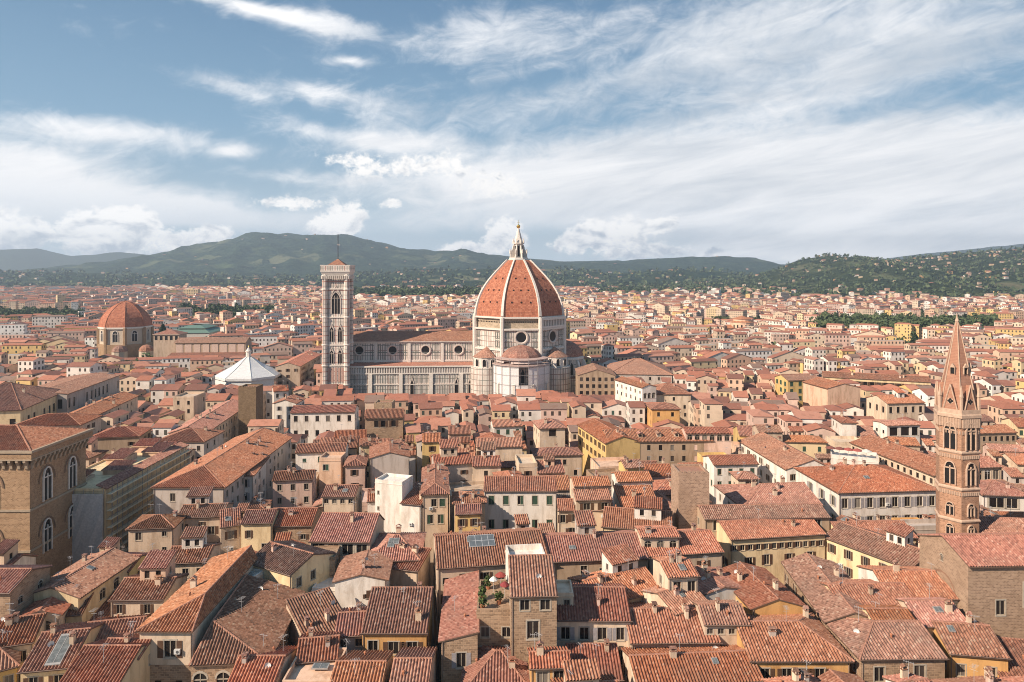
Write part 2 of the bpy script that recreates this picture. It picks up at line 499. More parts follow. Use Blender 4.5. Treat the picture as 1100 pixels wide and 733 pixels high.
# ------------------------------------------------------------------ roofs
PITCH = 0.48
PROF = [(0.0, 0.0), (0.14, 0.0), (0.26, 0.15), (0.48, 0.21), (0.70, 0.15), (0.84, 0.0)]
def clip_interval(poly2, a):
    lo, hi = None, None
    k = len(poly2)
    for i in range(k):
        (a0, b0), (a1, b1) = poly2[i], poly2[(i + 1) % k]
        if abs(a1 - a0) < 1e-9: continue
        t = (a - a0) / (a1 - a0)
        if -1e-6 <= t <= 1 + 1e-6:
            bb = b0 + (b1 - b0) * t
            lo = bb if lo is None else min(lo, bb)
            hi = bb if hi is None else max(hi, bb)
    return lo, hi
def roof_plane(mb, poly, fine=True, thick=0.20, mat=0, side=1):
    """one tiled slope: poly is convex, 3D, first edge is the eave"""
    P = [Vector(p) for p in poly]
    e = (P[1] - P[0]); e.z = 0; e.normalize()
    nrm = Vector((0, 0, 0))
    for k in range(1, len(P) - 1): nrm += (P[k] - P[0]).cross(P[k + 1] - P[0])
    nrm.normalize()
    if nrm.z < 0: nrm = -nrm
    s = nrm.cross(e)
    if s.z < 0: s = -s
    p2 = [((p - P[0]).dot(e), (p - P[0]).dot(s)) for p in P]
    a0 = min(p[0] for p in p2); a1 = max(p[0] for p in p2)
    uo = random.uniform(0, 50) // PITCH * PITCH; vo = random.uniform(0, 50)
    flip = e.cross(s).z < 0
    if fine:
        samples = []
        k = 0
        while True:
            base = a0 + k * PITCH
            if base >= a1: break
            for t, h in PROF:
                a = base + t * PITCH
                if a < a1: samples.append((a, h))
            k += 1
        samples.append((a1, 0.0))
        prev = None
        wob = random.uniform(0, 9)
        for a, h in samples:
            lo, hi = clip_interval(p2, min(max(a, a0 + 1e-5), a1 - 1e-5))
            if lo is None: continue
            h2 = h + 0.02 * math.sin(a * 1.3 + wob)
            c0 = P[0] + e * a + s * lo + nrm * h2; c1 = P[0] + e * a + s * hi + nrm * h2
            sag = -0.05 * math.sin(a * 0.35 + wob)
            mid = (c0 + c1) / 2 + nrm * (sag - 0.03)
            cur = (c0, mid, c1, a, lo, (lo + hi) / 2, hi)
            if prev:
                for q in (0, 1):
                    f = [prev[q], cur[q], cur[q + 1], prev[q + 1]]
                    u = [(prev[3] + uo, prev[4 + q] + vo), (cur[3] + uo, cur[4 + q] + vo), (cur[3] + uo, cur[5 + q] + vo), (prev[3] + uo, prev[5 + q] + vo)]
                    if flip: f.reverse(); u.reverse()
                    mb.face(f, mat, u)
            prev = cur
    else:
        f = list(P); u = [(a + uo, b_ + vo) for a, b_ in p2]
        if (P[1] - P[0]).cross(P[2] - P[1]).z < 0: f.reverse(); u.reverse()
        mb.face(f, mat, u)
    # slab underside and rim
    Q = list(P)
    if (P[1] - P[0]).cross(P[2] - P[1]).z < 0: Q.reverse()
    low = [p - Vector((0, 0, thick)) for p in Q]
    mb.face([tuple(p) for p in reversed(low)], side)
    for i in range(len(Q)):
        j = (i + 1) % len(Q)
        mb.face([low[i], low[j], Q[j] - Vector((0, 0, .005)), Q[i] - Vector((0, 0, .005))], side)

class Roof:
    """kinds: gx / gy gables (ridge along u / v), hx / hy hips, shed* ; local rectangle [0,w] x [0,d], eave height Z"""
    def __init__(s, w, d, Z, kind, slope=0.32, rf=0.5, h0=None, h1=None):
        s.w, s.d, s.Z, s.kind = w, d, Z, kind
        s.swap = kind in ('gy', 'hy', 'shedl', 'shedr')
        s.A, s.B = (d, w) if s.swap else (w, d)
        if kind in ('shed', 'shedl'): rf = 1.0
        if kind in ('shedf', 'shedr'): rf = 0.0
        s.rf = rf
        s.br = rf * s.B
        s.flat = kind == 'flat'
        hip = kind in ('hx', 'hy')
        s.h0 = h0 if h0 is not None else (min(s.B / 2, s.A * 0.46) if hip else 0.0)
        s.h1 = h1 if h1 is not None else (min(s.B / 2, s.A * 0.46) if hip else 0.0)
        s.run = max(s.br, s.B - s.br)
        s.zr = Z + (0 if s.flat else slope * s.run)
        s.sl = slope
    def L(s, a, b, z):
        return (b, a, z) if s.swap else (a, b, z)
    def height(s, u, v):
        if s.flat: return s.Z
        a, b = (v, u) if s.swap else (u, v)
        zs = []
        if s.br > 0.05: zs.append(s.Z + (s.zr - s.Z) * b / s.br)
        if s.B - s.br > 0.05: zs.append(s.Z + (s.zr - s.Z) * (s.B - b) / (s.B - s.br))
        if s.h0 > 0: zs.append(s.Z + (s.zr - s.Z) * a / s.h0)
        if s.h1 > 0: zs.append(s.Z + (s.zr - s.Z) * (s.A - a) / s.h1)
        return min(zs)
    def planes(s, o=0.5, g=0.18):
        A, B, br, zr, Z = s.A, s.B, s.br, s.zr, s.Z
        sf = (zr - Z) / br if br > 0.05 else 0; sb = (zr - Z) / (B - br) if B - br > 0.05 else 0
        up = 0.26
        g0 = g if s.h0 == 0 else o; g1 = g if s.h1 == 0 else o
        r0 = s.h0 if s.h0 > 0 else -g; r1 = A - s.h1 if s.h1 > 0 else A + g
        zf = Z - sf * o + up; zb = Z - sb * o + up; zt = zr + up
        out = []; ridges = []
        of = o * min(1, .42 / max(sf, .01)); ob = o * min(1, .42 / max(sb, .01))
        yb = B + ob; yf = -of
        zf = Z - sf * of + up; zb = Z - sb * ob + up
        if br > 0.05:
            top = br if B - br > 0.05 else B + g
            zt_f = zt if B - br > 0.05 else zt + sf * g
            out.append([s.L(-g0, yf, zf), s.L(A + g1, yf, zf), s.L(r1, top, zt_f), s.L(r0, top, zt_f)])
        if B - br > 0.05:
            top = br if br > 0.05 else -g
            zt_b = zt if br > 0.05 else zt + sb * g
            out.append([s.L(A + g1, yb, zb), s.L(-g0, yb, zb), s.L(r0, top, zt_b), s.L(r1, top, zt_b)])
        topb = br if 0.05 < br < B - 0.05 else (B + g if br > 0.05 else -g)
        if s.h0 > 0: out.append([s.L(-g0, yb if B - br > .05 else B + g, zb if B - br > .05 else Z + up - s.sl * o), s.L(-g0, yf if br > .05 else -g, zf if br > .05 else Z + up - s.sl * o), s.L(r0, topb, zt)])
        if s.h1 > 0: out.append([s.L(A + g1, yf if br > .05 else -g, zf if br > .05 else Z + up - s.sl * o), s.L(A + g1, yb if B - br > .05 else B + g, zb if B - br > .05 else Z + up - s.sl * o), s.L(r1, topb, zt)])
        ridges.append((s.L(r0, topb, zt + .06), s.L(r1, topb, zt + .06)))
        if s.h0 > 0:
            if br > .05: ridges.append((s.L(-g0, yf, zf + .05), s.L(r0, topb, zt + .05)))
            if B - br > .05: ridges.append((s.L(-g0, yb, zb + .05), s.L(r0, topb, zt + .05)))
        if s.h1 > 0:
            if br > .05: ridges.append((s.L(A + g1, yf, zf + .05), s.L(r1, topb, zt + .05)))
            if B - br > .05: ridges.append((s.L(A + g1, yb, zb + .05), s.L(r1, topb, zt + .05)))
        return out, ridges
    def wall_tops(s):
        """for front, right, back, left: list of (t along wall, z) from wall start to end"""
        if s.flat: return [[(0, s.Z), (l, s.Z)] for l in (s.w, s.d, s.w, s.d)]
        Zb0 = s.Z if s.br > .05 else s.zr      # at b=0
        Zb1 = s.Z if s.B - s.br > .05 else s.zr
        mid = 0.05 < s.br < s.B - 0.05
        def bwall(z): return [(0, z), (s.A, z)]
        def awall(fwd, hip):
            if hip: return [(0, s.Z), (s.B, s.Z)]
            p = [(0, Zb0)] + ([(s.br, s.zr)] if mid else []) + [(s.B, Zb1)]
            return p if fwd else [(s.B - t, z) for t, z in reversed(p)]
        if not s.swap:   # a=u, b=v : front is b=0
            return [bwall(Zb0), awall(True, s.h1 > 0), bwall(Zb1), awall(False, s.h0 > 0)]
        return [awall(True, s.h0 > 0), bwall(Zb1), awall(False, s.h1 > 0), bwall(Zb0)]

# ------------------------------------------------------------------ shared little parts
PROTO = {}
def proto(key, fn):
    if key not in PROTO: PROTO[key] = fn()
    return PROTO[key]
FRAMEW = lambda: plain('window_frame_paint', 0.42, 0.36, 0.28, 0.6)
STONEF = lambda: plain('window_surround_stone', 0.46, 0.39, 0.31, 0.8)
SHUTC = dict(green=(0.045, 0.085, 0.055), grey=(0.34, 0.31, 0.31), brown=(0.12, 0.065, 0.04), dark=(0.05, 0.035, 0.03))
def frame_mesh():
    def f():
        m = MB()           # unit size 1 x 1, sits in a recess of 0.22
        t = 0.055
        for x0, x1, z0, z1 in ((-.5, -.5 + t, 0, 1), (.5 - t, .5, 0, 1), (-.5 + t, .5 - t, 1 - t * .8, 1), (-.5 + t, .5 - t, 0, t * .8), (-.03, .03, t * .8, 1 - t * .8)):
            m.box(x0, x1, 0.10, 0.17, z0, z1, 0)
        m.box(-.60, .60, -0.10, 0.10, -0.075, -0.004, 1)      # sill
        for x0, x1, z0, z1 in ((-.62, -.503, -.075, 1.09), (.503, .62, -.075, 1.09), (-.503, .503, 1.003, 1.09)):
            m.box(x0, x1, -0.035, 0.05, z0, z1, 1)
        return m.mesh('window', [FRAMEW(), STONEF()])
    return proto('frame', f)
def pane_mesh():
    def f():
        m = MB(); m.face([(-.5, .16, 0), (.5, .16, 0), (.5, .16, 1), (-.5, .16, 1)])
        return m.mesh('pane', [glass_mat()])
    return proto('pane', f)
def far_window_mesh(shut):
    def f():
        m = MB()
        m.face([(-.5, .16, 0), (.5, .16, 0), (.5, .16, 1), (-.5, .16, 1)])
        m.box(-.60, .60, -0.09, 0.05, -0.07, -0.004, 1)
        if shut == 'green':
            m.box(-.5, -.01, 0.04, 0.10, 0, 1, 2); m.box(.01, .5, 0.04, 0.10, 0, 1, 2)
        elif shut in SHUTC:
            m.box(-1.0, -.53, -0.07, -0.02, 0, 1, 2); m.box(.53, 1.0, -0.07, -0.02, 0, 1, 2)
        return m.mesh('window', [glass_mat(), STONEF(), shutter_mat(shut if shut in SHUTC else 'green')])
    return proto('farw' + str(shut), f)
def shutter_mat(c):
    return plain('shutter_' + c, *SHUTC[c], 0.7)
def shutter_mesh(c, closed=False):
    def f():
        m = MB()
        m.box(0, .47, -.06, -.02, 0, 1)
        for k in range(6):
            z = .06 + k * .155
            m.face([(.06, -.061, z), (.41, -.061, z), (.41, -.075, z + .1), (.06, -.075, z + .1)])
        return m.mesh('shutter', [shutter_mat(c)])
    return proto('shut' + c, f)
def arch_mesh(style, n=10):
    """unit-wide arched window: surround fills the corners of the square recess"""
    def f():
        m = MB()
        pts = [(-.5 * math.cos(math.pi * i / n), .72 + .28 * math.sin(math.pi * i / n)) for i in range(n + 1)]
        for (x0, z0), (x1, z1) in zip(pts, pts[1:]):
            m.face([(x0, 0.0, z0), (x1, 0.0, z1), (x1, 0.0, 1.0), (x0, 0.0, 1.0)], 1)
            m.face([(x0, 0.0, z0), (x0, .2, z0), (x1, .2, z1), (x1, 0.0, z1)], 1)
        o = [(x * 1.25, .72 + (z - .72) * 1.4) for x, z in pts]
        for (a, b), (c, d), (e, g), (h, k) in zip(pts, pts[1:], o[1:], o):
            m.face([(a, -.03, b), (c, -.03, d), (e, -.03, g), (h, -.03, k)], 1)
        m.face([(-.5, .16, 0), (.5, .16, 0), (.5, .16, 1), (-.5, .16, 1)], 0)
        m.box(-.03, .03, .08, .14, 0, .98, 2); m.box(-.5, .5, .08, .14, .66, .71, 2)
        m.box(-.6, .6, -.08, .05, -.06, -.004, 1)
        return m.mesh('window', [glass_mat(), STONEF(), FRAMEW()])
    return proto('arch' + style, f)
def chimney_mesh(i):
    def f():
        m = MB()
        r = random.Random(i)
        w, d, h = r.uniform(.22, .34), r.uniform(.3, .55), r.uniform(.9, 1.8)
        m.box(-w, w, -d, d, -1.2, h, 0)
        m.box(-w - .07, w + .07, -d - .07, d + .07, h, h + .12, 1)
        for sx, sy in ((-1, -1), (1, -1), (1, 1), (-1, 1)):
            m.box(sx * w * .8 - .06, sx * w * .8 + .06, sy * d * .8 - .06, sy * d * .8 + .06, h + .12, h + .42, 0, 'd')
        if i % 2:
            m.face([(-w - .1, -d - .1, h + .42), (w + .1, -d - .1, h + .42), (w + .1, 0, h + .75), (-w - .1, 0, h + .75)], 1)
            m.face([(w + .1, d + .1, h + .42), (-w - .1, d + .1, h + .42), (-w - .1, 0, h + .75), (w + .1, 0, h + .75)], 1)
        else:
            m.box(-w - .1, w + .1, -d - .1, d + .1, h + .42, h + .52, 1)
        return m.mesh('chimney', [stucco(*(BEIGE, CREAM, GREY, PINK)[i % 4]), tile_mat('brown')])
    return proto('chim%d' % i, f)
def pot_mesh():
    def f():
        m = MB(); m.lathe([(.17, -.8), (.15, .7), (.22, .72), (.22, .86), (.12, 1.0)], 8)
        return m.mesh('chimney_pot', [plain('terracotta', .42, .17, .09)])
    return proto('pot', f)
def pipe_mesh():
    def f():
        m = MB(); m.tube((0, 0, 0), (0, 0, 1), .065, 6)
        return m.mesh('drainpipe', [plain('drainpipe_paint', .26, .19, .15, .6)])
    return proto('pipe', f)
def aerial_mesh():
    def f():
        m = MB(); m.tube((0, 0, -.6), (0, 0, 3.0), .03, 5)
        m.tube((-.1, -.7, 2.8), (.1, .7, 2.8), .022, 4)
        for k in range(5):
            y = -.6 + k * .3
            m.tube((-.42 + y * .14, y, 2.8), (.42 + y * .14, y, 2.8), .016, 4)
        m.tube((-.5, 0, 2.2), (.5, 0, 2.2), .018, 4)
        return m.mesh('aerial', [plain('aerial_metal', .45, .43, .42, .5)])
    return proto('aerial', f)
def dish_mesh():
    def f():
        m = MB()
        prof = [(.02, .0), (.25, .03), (.42, .10), (.48, .15)]
        rings = [[(r * math.cos(2 * math.pi * i / 12), -z - .35, r * math.sin(2 * math.pi * i / 12) + .5) for i in range(12)] for r, z in prof]
        m.loft(rings, 0, True); m.face(rings[0])
        m.tube((0, 0, -.4), (0, 0, .5), .035, 5); m.tube((0, 0, .5), (0, -.35, .5), .03, 5); m.tube((0, -.35, .2), (0, -.85, .45), .02, 4)
        return m.mesh('satellite_dish', [plain('dish_paint', .72, .70, .67, .5)])
    return proto('dish', f)
def skylight_mesh():
    def f():
        m = MB()
        m.box(-.5, .5, -.5, .5, -.05, .16, 0, 'd')
        m.face([(-.43, -.43, .17), (.43, -.43, .17), (.43, .43, .17), (-.43, .43, .17)], 1)
        m.box(-.02, .02, -.43, .43, .171, .2, 0)
        return m.mesh('skylight', [plain('skylight_frame', .35, .33, .31, .5), plain('skylight_glass', .17, .18, .175, .2, 0, .3)])
    return proto('skyl', f)
def solar_mesh():
    def f():
        m = MB()
        m.box(-.5, .5, -.5, .5, .02, .16, 0, 'd')
        for i in range(4):
            for j in range(2):
                m.face([(-.48 + i * .245, -.48 + j * .49, .165), (-.25 + i * .245, -.48 + j * .49, .165), (-.25 + i * .245, -.02 + j * .49, .165), (-.48 + i * .245, -.02 + j * .49, .165)], 1)
        return m.mesh('solar_panel', [plain('panel_frame', .5, .5, .5, .4), plain('panel_cells', .13, .145, .155, .25)])
    return proto('solar', f)
def ac_mesh():
    def f():
        m = MB(); m.box(-.45, .45, -.42, -.05, 0, .7, 0)
        ring = [(.1 + .25 * math.cos(2 * math.pi * i / 12), -.425, .35 + .25 * math.sin(2 * math.pi * i / 12)) for i in range(12)]
        m.face(ring, 1)
        m.box(-.4, -.34, -.4, 0, -.12, 0, 1); m.box(.34, .4, -.4, 0, -.12, 0, 1)
        return m.mesh('air_conditioner', [plain('ac_paint', .66, .64, .60, .5), plain('ac_grille', .12, .12, .12)])
    return proto('ac', f)
def dormer_mesh():
    def f():
        m = MB()
        m.box(-.7, .7, -.9, 1.6, -.6, .85, 0, 'd')
        m.face([(-.45, -.903, 0.0), (.45, -.903, 0.0), (.45, -.903, .7), (-.45, -.903, .7)], 1)
        for sg in (-1, 1):
            f_ = [(sg * 1.0, -1.2, .82), (0, -1.2, 1.25), (0, 1.9, 1.25), (sg * 1.0, 1.9, .82)]
            if sg > 0: f_.reverse()
            m.face([(a, b, c + .1) for a, b, c in f_], 2); m.face([(a, b, c) for a, b, c in reversed(f_)], 2)
        m.face([(-.7, -.9, .85), (.7, -.9, .85), (0, -.9, 1.24)], 0)
        return m.mesh('dormer', [stucco(*BEIGE), glass_mat(), tile_mat('warm')])
    return proto('dormer', f)

# ------------------------------------------------------------------ wall with real openings
def wall_face(mb, start, dirv, top, wins, mat=0, z0=0.0, depth=0.2):
    """start (x,y), dirv unit; top [(t,z)...]; wins [(tc, zb, w, h)]"""
    L = top[-1][0]
    H = min(top[0][1], top[-1][1])
    dx, dy = dirv
    nx, ny = dy, -dx
    def p(t, z, k=0.0): return (start[0] + dx * t - nx * k, start[1] + dy * t - ny * k, z)
    ok = []
    for (tc, zb, ww, hh) in wins:
        if tc - ww / 2 < 0.25 or tc + ww / 2 > L - 0.25 or zb < z0 + 0.3 or zb + hh > H - 0.12: continue
        if any(abs(tc - a) < (ww + c) / 2 + .1 and zb < b_ + d_ + .1 and b_ < zb + hh + .1 for a, b_, c, d_ in ok): continue
        ok.append((tc, zb, ww, hh))
    ts = sorted({0.0, L} | {round(q, 4) for w_ in ok for q in (w_[0] - w_[2] / 2, w_[0] + w_[2] / 2)})
    zs = sorted({z0, H} | {round(q, 4) for w_ in ok for q in (w_[1], w_[1] + w_[3])})
    for i in range(len(zs) - 1):
        zm = (zs[i] + zs[i + 1]) / 2
        run = None
        for j in range(len(ts) - 1):
            tm = (ts[j] + ts[j + 1]) / 2
            hole = any(abs(tm - w_[0]) < w_[2] / 2 and w_[1] < zm < w_[1] + w_[3] for w_ in ok)
            if not hole:
                if run is None: run = ts[j]
            if (hole or j == len(ts) - 2) and run is not None:
                end = ts[j] if hole else ts[j + 1]
                mb.face([p(run, zs[i]), p(end, zs[i]), p(end, zs[i + 1]), p(run, zs[i + 1])], mat)
                run = None
    if len(top) > 2 or abs(top[0][1] - top[-1][1]) > 1e-3:
        pts = [p(0, H), p(L, H)]
        for t, z in reversed(top):
            q = p(t, z)
            if (Vector(q) - Vector(pts[-1])).length > 1e-3 and (Vector(q) - Vector(pts[0])).length > 1e-3: pts.append(q)
        mb.face(pts, mat)
    for (tc, zb, ww, hh) in ok:
        a, b_, c, d_ = tc - ww / 2, tc + ww / 2, zb, zb + hh
        mb.face([p(a, c), p(a, c, depth), p(a, d_, depth), p(a, d_)], mat)
        mb.face([p(b_, c, depth), p(b_, c), p(b_, d_), p(b_, d_, depth)], mat)
        mb.face([p(a, d_), p(a, d_, depth), p(b_, d_, depth), p(b_, d_)], mat)
        mb.face([p(a, c, depth), p(a, c), p(b_, c), p(b_, c, depth)], mat)
    return ok

RECTS = []        # every footprint taken: (x, y, rot, w, d)
VIS = []          # what must stay in view: (x0px, x1px, lowest visible row, Y)
SURF = []         # hand-made things, for describing the rest by: (px, py, Y, phrase)
def make_house(label, x, y, rot, w, d, Z, kind='gx', wall='cream', tile=None, slope=0.32, rf=0.5, h0=None, h1=None, win=None, style=None, sidewin=True, chim=None, near=True, fine=True,
               cat='house', name='house', group=None, wallmats=None, low=None, over=0.5, parapet=0.9, frontwins=None, aerial=None, z0=0.0, deck=None, attic=0):
    """x, y: front-left corner on the ground; local u to the right along the front, v away from it"""
    root = thing(name, label, cat, (x, y, 0), rot, group)
    r = Roof(w, d, Z, kind, slope, rf, h0, h1)
    mb = MB()
    tops = r.wall_tops()
    starts = [((0, 0), (1, 0)), ((w, 0), (0, 1)), ((w, d), (-1, 0)), ((0, d), (0, -1))]
    style = style or random.choice(['plain', 'plain', 'plain', 'green', 'brown', 'grey', 'brown'])
    cxw = x + math.cos(rot) * w / 2
    sides = [0] + ([3] if cxw > -12 else []) + ([1] if cxw < 12 else [])
    ang = [0, R(90), R(180), R(-90)]
    wm = wall_mat(wall)
    for si in range(4):
        (st, dv) = starts[si]
        L = tops[si][-1][0]
        H = min(tops[si][0][1], tops[si][-1][1])
        wl = []
        if si in sides and not (si != 0 and not sidewin):
            if si == 0 and frontwins is not None:
                wl = [(q[0] * L, H - q[1], q[2], q[3]) for q in frontwins]
            else:
                cols, rows, ww, wh, z1, dz = (list(win) + [None] * 6)[:6] if win else [None] * 6
                ww = ww or 1.15; wh = wh or 1.75; z1 = z1 or 2.9; dz = dz or 3.7
                if si != 0 or cols is None: ncol = max(0, int(L / random.uniform(3.2, 4.6)))
                else: ncol = cols
                rows = 3 if rows is None else rows
                skip = 0.0 if (si == 0 and win) else 0.22
                for c in range(ncol):
                    for q in range(rows):
                        if random.random() < skip: continue
                        jit = 0 if (si == 0 and win) else random.uniform(-.3, .3)
                        hh = wh if not (q == 0 and not win and random.random() < .3) else wh * .7
                        wl.append(((c + .5) * L / ncol + jit, H - z1 - q * dz - (0 if win and si == 0 else random.uniform(0, .25)), ww, hh))
        ok = wall_face(mb, st, dv, tops[si], wl, 0, z0)
        nx, ny = dv[1], -dv[0]
        for (tc, zb, ww, hh) in ok:
            loc = (st[0] + dv[0] * tc, st[1] + dv[1] * tc, zb)
            sty = style if random.random() < .85 or win else 'plain'
            if sty == 'arch':
                link('window', arch_mesh('a'), root, loc, ang[si], (ww, 1, hh))
            elif near:
                wo = link('window', frame_mesh(), root, loc, ang[si], (ww, 1, hh))
                link('pane', pane_mesh(), wo)
                if sty in ('green', 'closed'):
                    for sx in (-.49, .02):
                        if random.random() < .85: link('shutter', shutter_mesh('green'), wo, (sx, .13, 0))
                elif sty in SHUTC:
                    link('shutter', shutter_mesh(sty), wo, (-1.02, 0, 0)); link('shutter', shutter_mesh(sty), wo, (.55, 0, 0))
            else:
                link('window', far_window_mesh(sty), root, loc, ang[si], (ww, 1, hh))
    mb.build('wall', [wm], root)
    if low:      # a lower storey of another masonry, set slightly proud
        lb = MB(); zl = Z - low
        lb.box(-.06, w + .06, -.06, d + .06, z0, zl, 0, 'd')
        lb.build('lower_wall', [wall_mat('stone')], root)
    tile = tile or random.choice(['warm', 'warm', 'red', 'brown'])
    if kind == 'flat':
        fb = MB()
        fb.box(0, w, 0, d, Z - .25, Z - .02, 0, 'd')
        t = .28
        for a in ((0, w, 0, t), (0, w, d - t, d), (0, t, t, d - t), (w - t, w, t, d - t)):
            fb.box(*a, Z + .003, Z + parapet, 1, 'd')
        fb.box(-.08, w + .08, -.08, d + .08, Z - .18, Z + .001, 1)
        fb.build('roof_terrace', [plain('terrace_paving', *(deck or (.40, .21, .14))), wm], root)
    else:
        rb = MB()
        pl, ridges = r.planes(over)
        for p_ in pl: roof_plane(rb, p_, fine)
        for a, b_ in ridges: rb.tube(a, b_, .17 if fine else .22, 6, 2)
        rb.build('roof', [tile_mat(tile), plain('eave_timber', .16, .10, .07), plain('ridge_tiles', .43, .21, .14, .9, 0, .3)], root)
        nch = chim if chim is not None else (random.choice([0, 1, 1, 2, 2]) if near else random.choice([0, 1, 1, 2]))
        for _ in range(nch):
            u, v = random.uniform(.12, .88) * w, random.uniform(.2, .85) * d
            link('chimney', chimney_mesh(random.randrange(6)), root, (u, v, r.height(u, v)), random.choice([0, R(90)]))
        if near and random.random() < .5:
            u, v = random.uniform(.12, .88) * w, random.uniform(.2, .85) * d
            link('chimney_pot', pot_mesh(), root, (u, v, r.height(u, v)))
        if (aerial if aerial is not None else random.random() < (.75 if near else .5)):
            u, v = random.uniform(.2, .8) * w, random.uniform(.3, .8) * d
            link('aerial', aerial_mesh(), root, (u, v, r.height(u, v)), random.uniform(0, 3))
        if near:
            for uu in random.sample([.22, w - .22], random.choice([1, 1, 2])):
                link('drainpipe', pipe_mesh(), root, (uu, -.09, 0), 0, (1, 1, Z + .15))
            if kind in ('gx', 'hx', 'shed') and rf > 0:
                g_ = MB(); g_.tube((-.3, -min(over, .5) - .06, Z + .12), (w + .3, -min(over, .5) - .06, Z + .12), .085, 5); g_.build('gutter', [plain('gutter_copper', .20, .13, .10, .6)], root)
            if win != (0, 0) and random.random() < .4:
                link('air_conditioner', ac_mesh(), root, (random.uniform(.2, .8) * w, -.02, Z - random.uniform(3.2, 6)))
            if random.random() < .5:
                u, v = random.uniform(.1, .9) * w, random.uniform(.3, .9) * d
                link('aerial', aerial_mesh(), root, (u, v, r.height(u, v)), random.uniform(0, 3))
        if near and random.random() < .45:
            u, v = random.uniform(.1, .9) * w, random.uniform(.3, .9) * d
            link('satellite_dish', dish_mesh(), root, (u, v, r.height(u, v)), random.uniform(-1, 1))
        if random.random() < .13:
            on_roof(root, r, random.uniform(.25, .75), random.uniform(.2, .4) if kind in ('gx', 'hx', 'shed') else .5, 'sky', random.uniform(.9, 1.4), random.uniform(.9, 1.6))
    RECTS.append((x, y, rot, w, d))
    if attic: add_attic(root, r, attic)
    return root, r

def add_attic(root, r, seed):
    """small loft room breaking through the roof"""
    q = random.Random(seed)
    aw = min(r.w * .5, q.uniform(2.8, 6.5)); ad = min(r.d * .45, q.uniform(2.6, 4.2))
    u = q.uniform(.15, .85) * (r.w - aw); v = q.uniform(.3, .8) * (r.d - ad)
    zb = min(r.height(u, v), r.height(u + aw, v), r.height(u, v + ad), r.height(u + aw, v + ad)) - .3
    zt = max(r.height(u + aw / 2, v + ad / 2), r.height(u, v)) + q.uniform(1.5, 2.6)
    c = q.choice([WHITE, WHITE, CREAM, CREAM, PEACH, BEIGE, GREY])
    m = MB(); st = [((u, v), (1, 0), aw), ((u + aw, v), (0, 1), ad), ((u + aw, v + ad), (-1, 0), aw), ((u, v + ad), (0, -1), ad)]
    at = None; back = .32 * ad
    tops = [[(0, zt), (aw, zt)], [(0, zt), (ad, zt + back)], [(0, zt + back), (aw, zt + back)], [(0, zt + back), (ad, zt)]]
    wl = [[(aw * k, zt - 1.75, .9, 1.35) for k in ((.5,) if aw < 3.6 else (.28, .72))], [(ad * .5, zt - 1.7, .8, 1.2)], [], [(ad * .5, zt - 1.7, .8, 1.2)]]
    par = None; objs = []
    for i, (s0, dv, L) in enumerate(st):
        for o in wall_face(m, s0, dv, tops[i], wl[i], 0, zb): objs.append((s0[0] + dv[0] * o[0], s0[1] + dv[1] * o[0], o[1], i, o[2], o[3]))
    par = m.build('attic', [stucco(*c)], root)
    rb = MB(); roof_plane(rb, [(u - .25, v - .4, zt + .1), (u + aw + .25, v - .4, zt + .1), (u + aw + .25, v + ad + .2, zt + back + .3), (u - .25, v + ad + .2, zt + back + .3)], True, .14)
    rb.build('attic_roof', [tile_mat(q.choice(['warm', 'red', 'brown'])), plain('eave_timber', .16, .10, .07)], par)
    for x, y, z, i, ww, hh in objs: link('window', far_window_mesh('plain'), par, (x, y, z), (0, R(90), R(180), R(-90))[i], (ww, 1, hh))

def on_roof(root, r, fu, fv, what, sx=1.0, sy=1.0):
    u, v = fu * r.w, fv * r.d
    z = r.height(u, v)
    e = .05
    gu = (r.height(u + e, v) - r.height(u - e, v)) / (2 * e); gv = (r.height(u, v + e) - r.height(u, v - e)) / (2 * e)
    if what == 'dormer':
        return link('dormer', dormer_mesh(), root, (u, v, z + .3), 0, (sx, sy, sx))
    me = {'sky': skylight_mesh, 'solar': solar_mesh}[what]()
    o = link({'sky': 'skylight', 'solar': 'solar_panel'}[what], me, root, (u, v, z + .42))
    up = Vector((-gu, -gv, 1)).normalized()
    xa = Vector((1, 0, gu)).normalized(); ya = up.cross(xa)
    o.rotation_euler = Matrix((xa, ya, up)).transposed().to_euler()
    o.scale = (sx, sy, 1)
    return o

def cat_ok(k): return k.get('cat', 'house') == 'house'
def house_at(label, p1, p2, Z, d, kind='gx', wall='cream', anc=None, vb=None, extras=(), **k):
    """front eave from photo points p1 to p2 at height Z; d metres deep"""
    X1, Y1 = XY(*p1, Z); X2, Y2 = XY(*p2, Z)
    rot = math.atan2(Y2 - Y1, X2 - X1); w = math.hypot(X2 - X1, Y2 - Y1)
    near = (Y1 + Y2) / 2 < 215
    k.setdefault('near', near)
    if 'attic' not in k and (Y1 + Y2) / 2 > 116 and kind in ('gx', 'hx') and d >= 8.5 and 8 < w < 24 and cat_ok(k) and random.random() < .25: k['attic'] = random.randrange(1, 9999)
    k.setdefault('fine', (Y1 + Y2) / 2 < 330)
    root, r = make_house(label, X1, Y1, rot, w, d, Z, kind, wall, **k)
    for e in extras:
        on_roof(root, r, e[1], e[2], e[0], *e[3:])
    ym = (p1[1] + p2[1]) / 2
    Ym = (Y1 + Y2) / 2
    cs = [(X1, Y1), (X2, Y2), (X2 - math.sin(rot) * d, Y2 + math.cos(rot) * d), (X1 - math.sin(rot) * d, Y1 + math.cos(rot) * d)]
    xs = [PX(*c) for c in cs]
    VIS.append((min(xs), max(xs), vb if vb else ym + 5.0 * F / Ym, min(c[1] for c in cs)))
    if anc: SURF.append(((p1[0] + p2[0]) / 2, ym, Ym, anc))
    return root
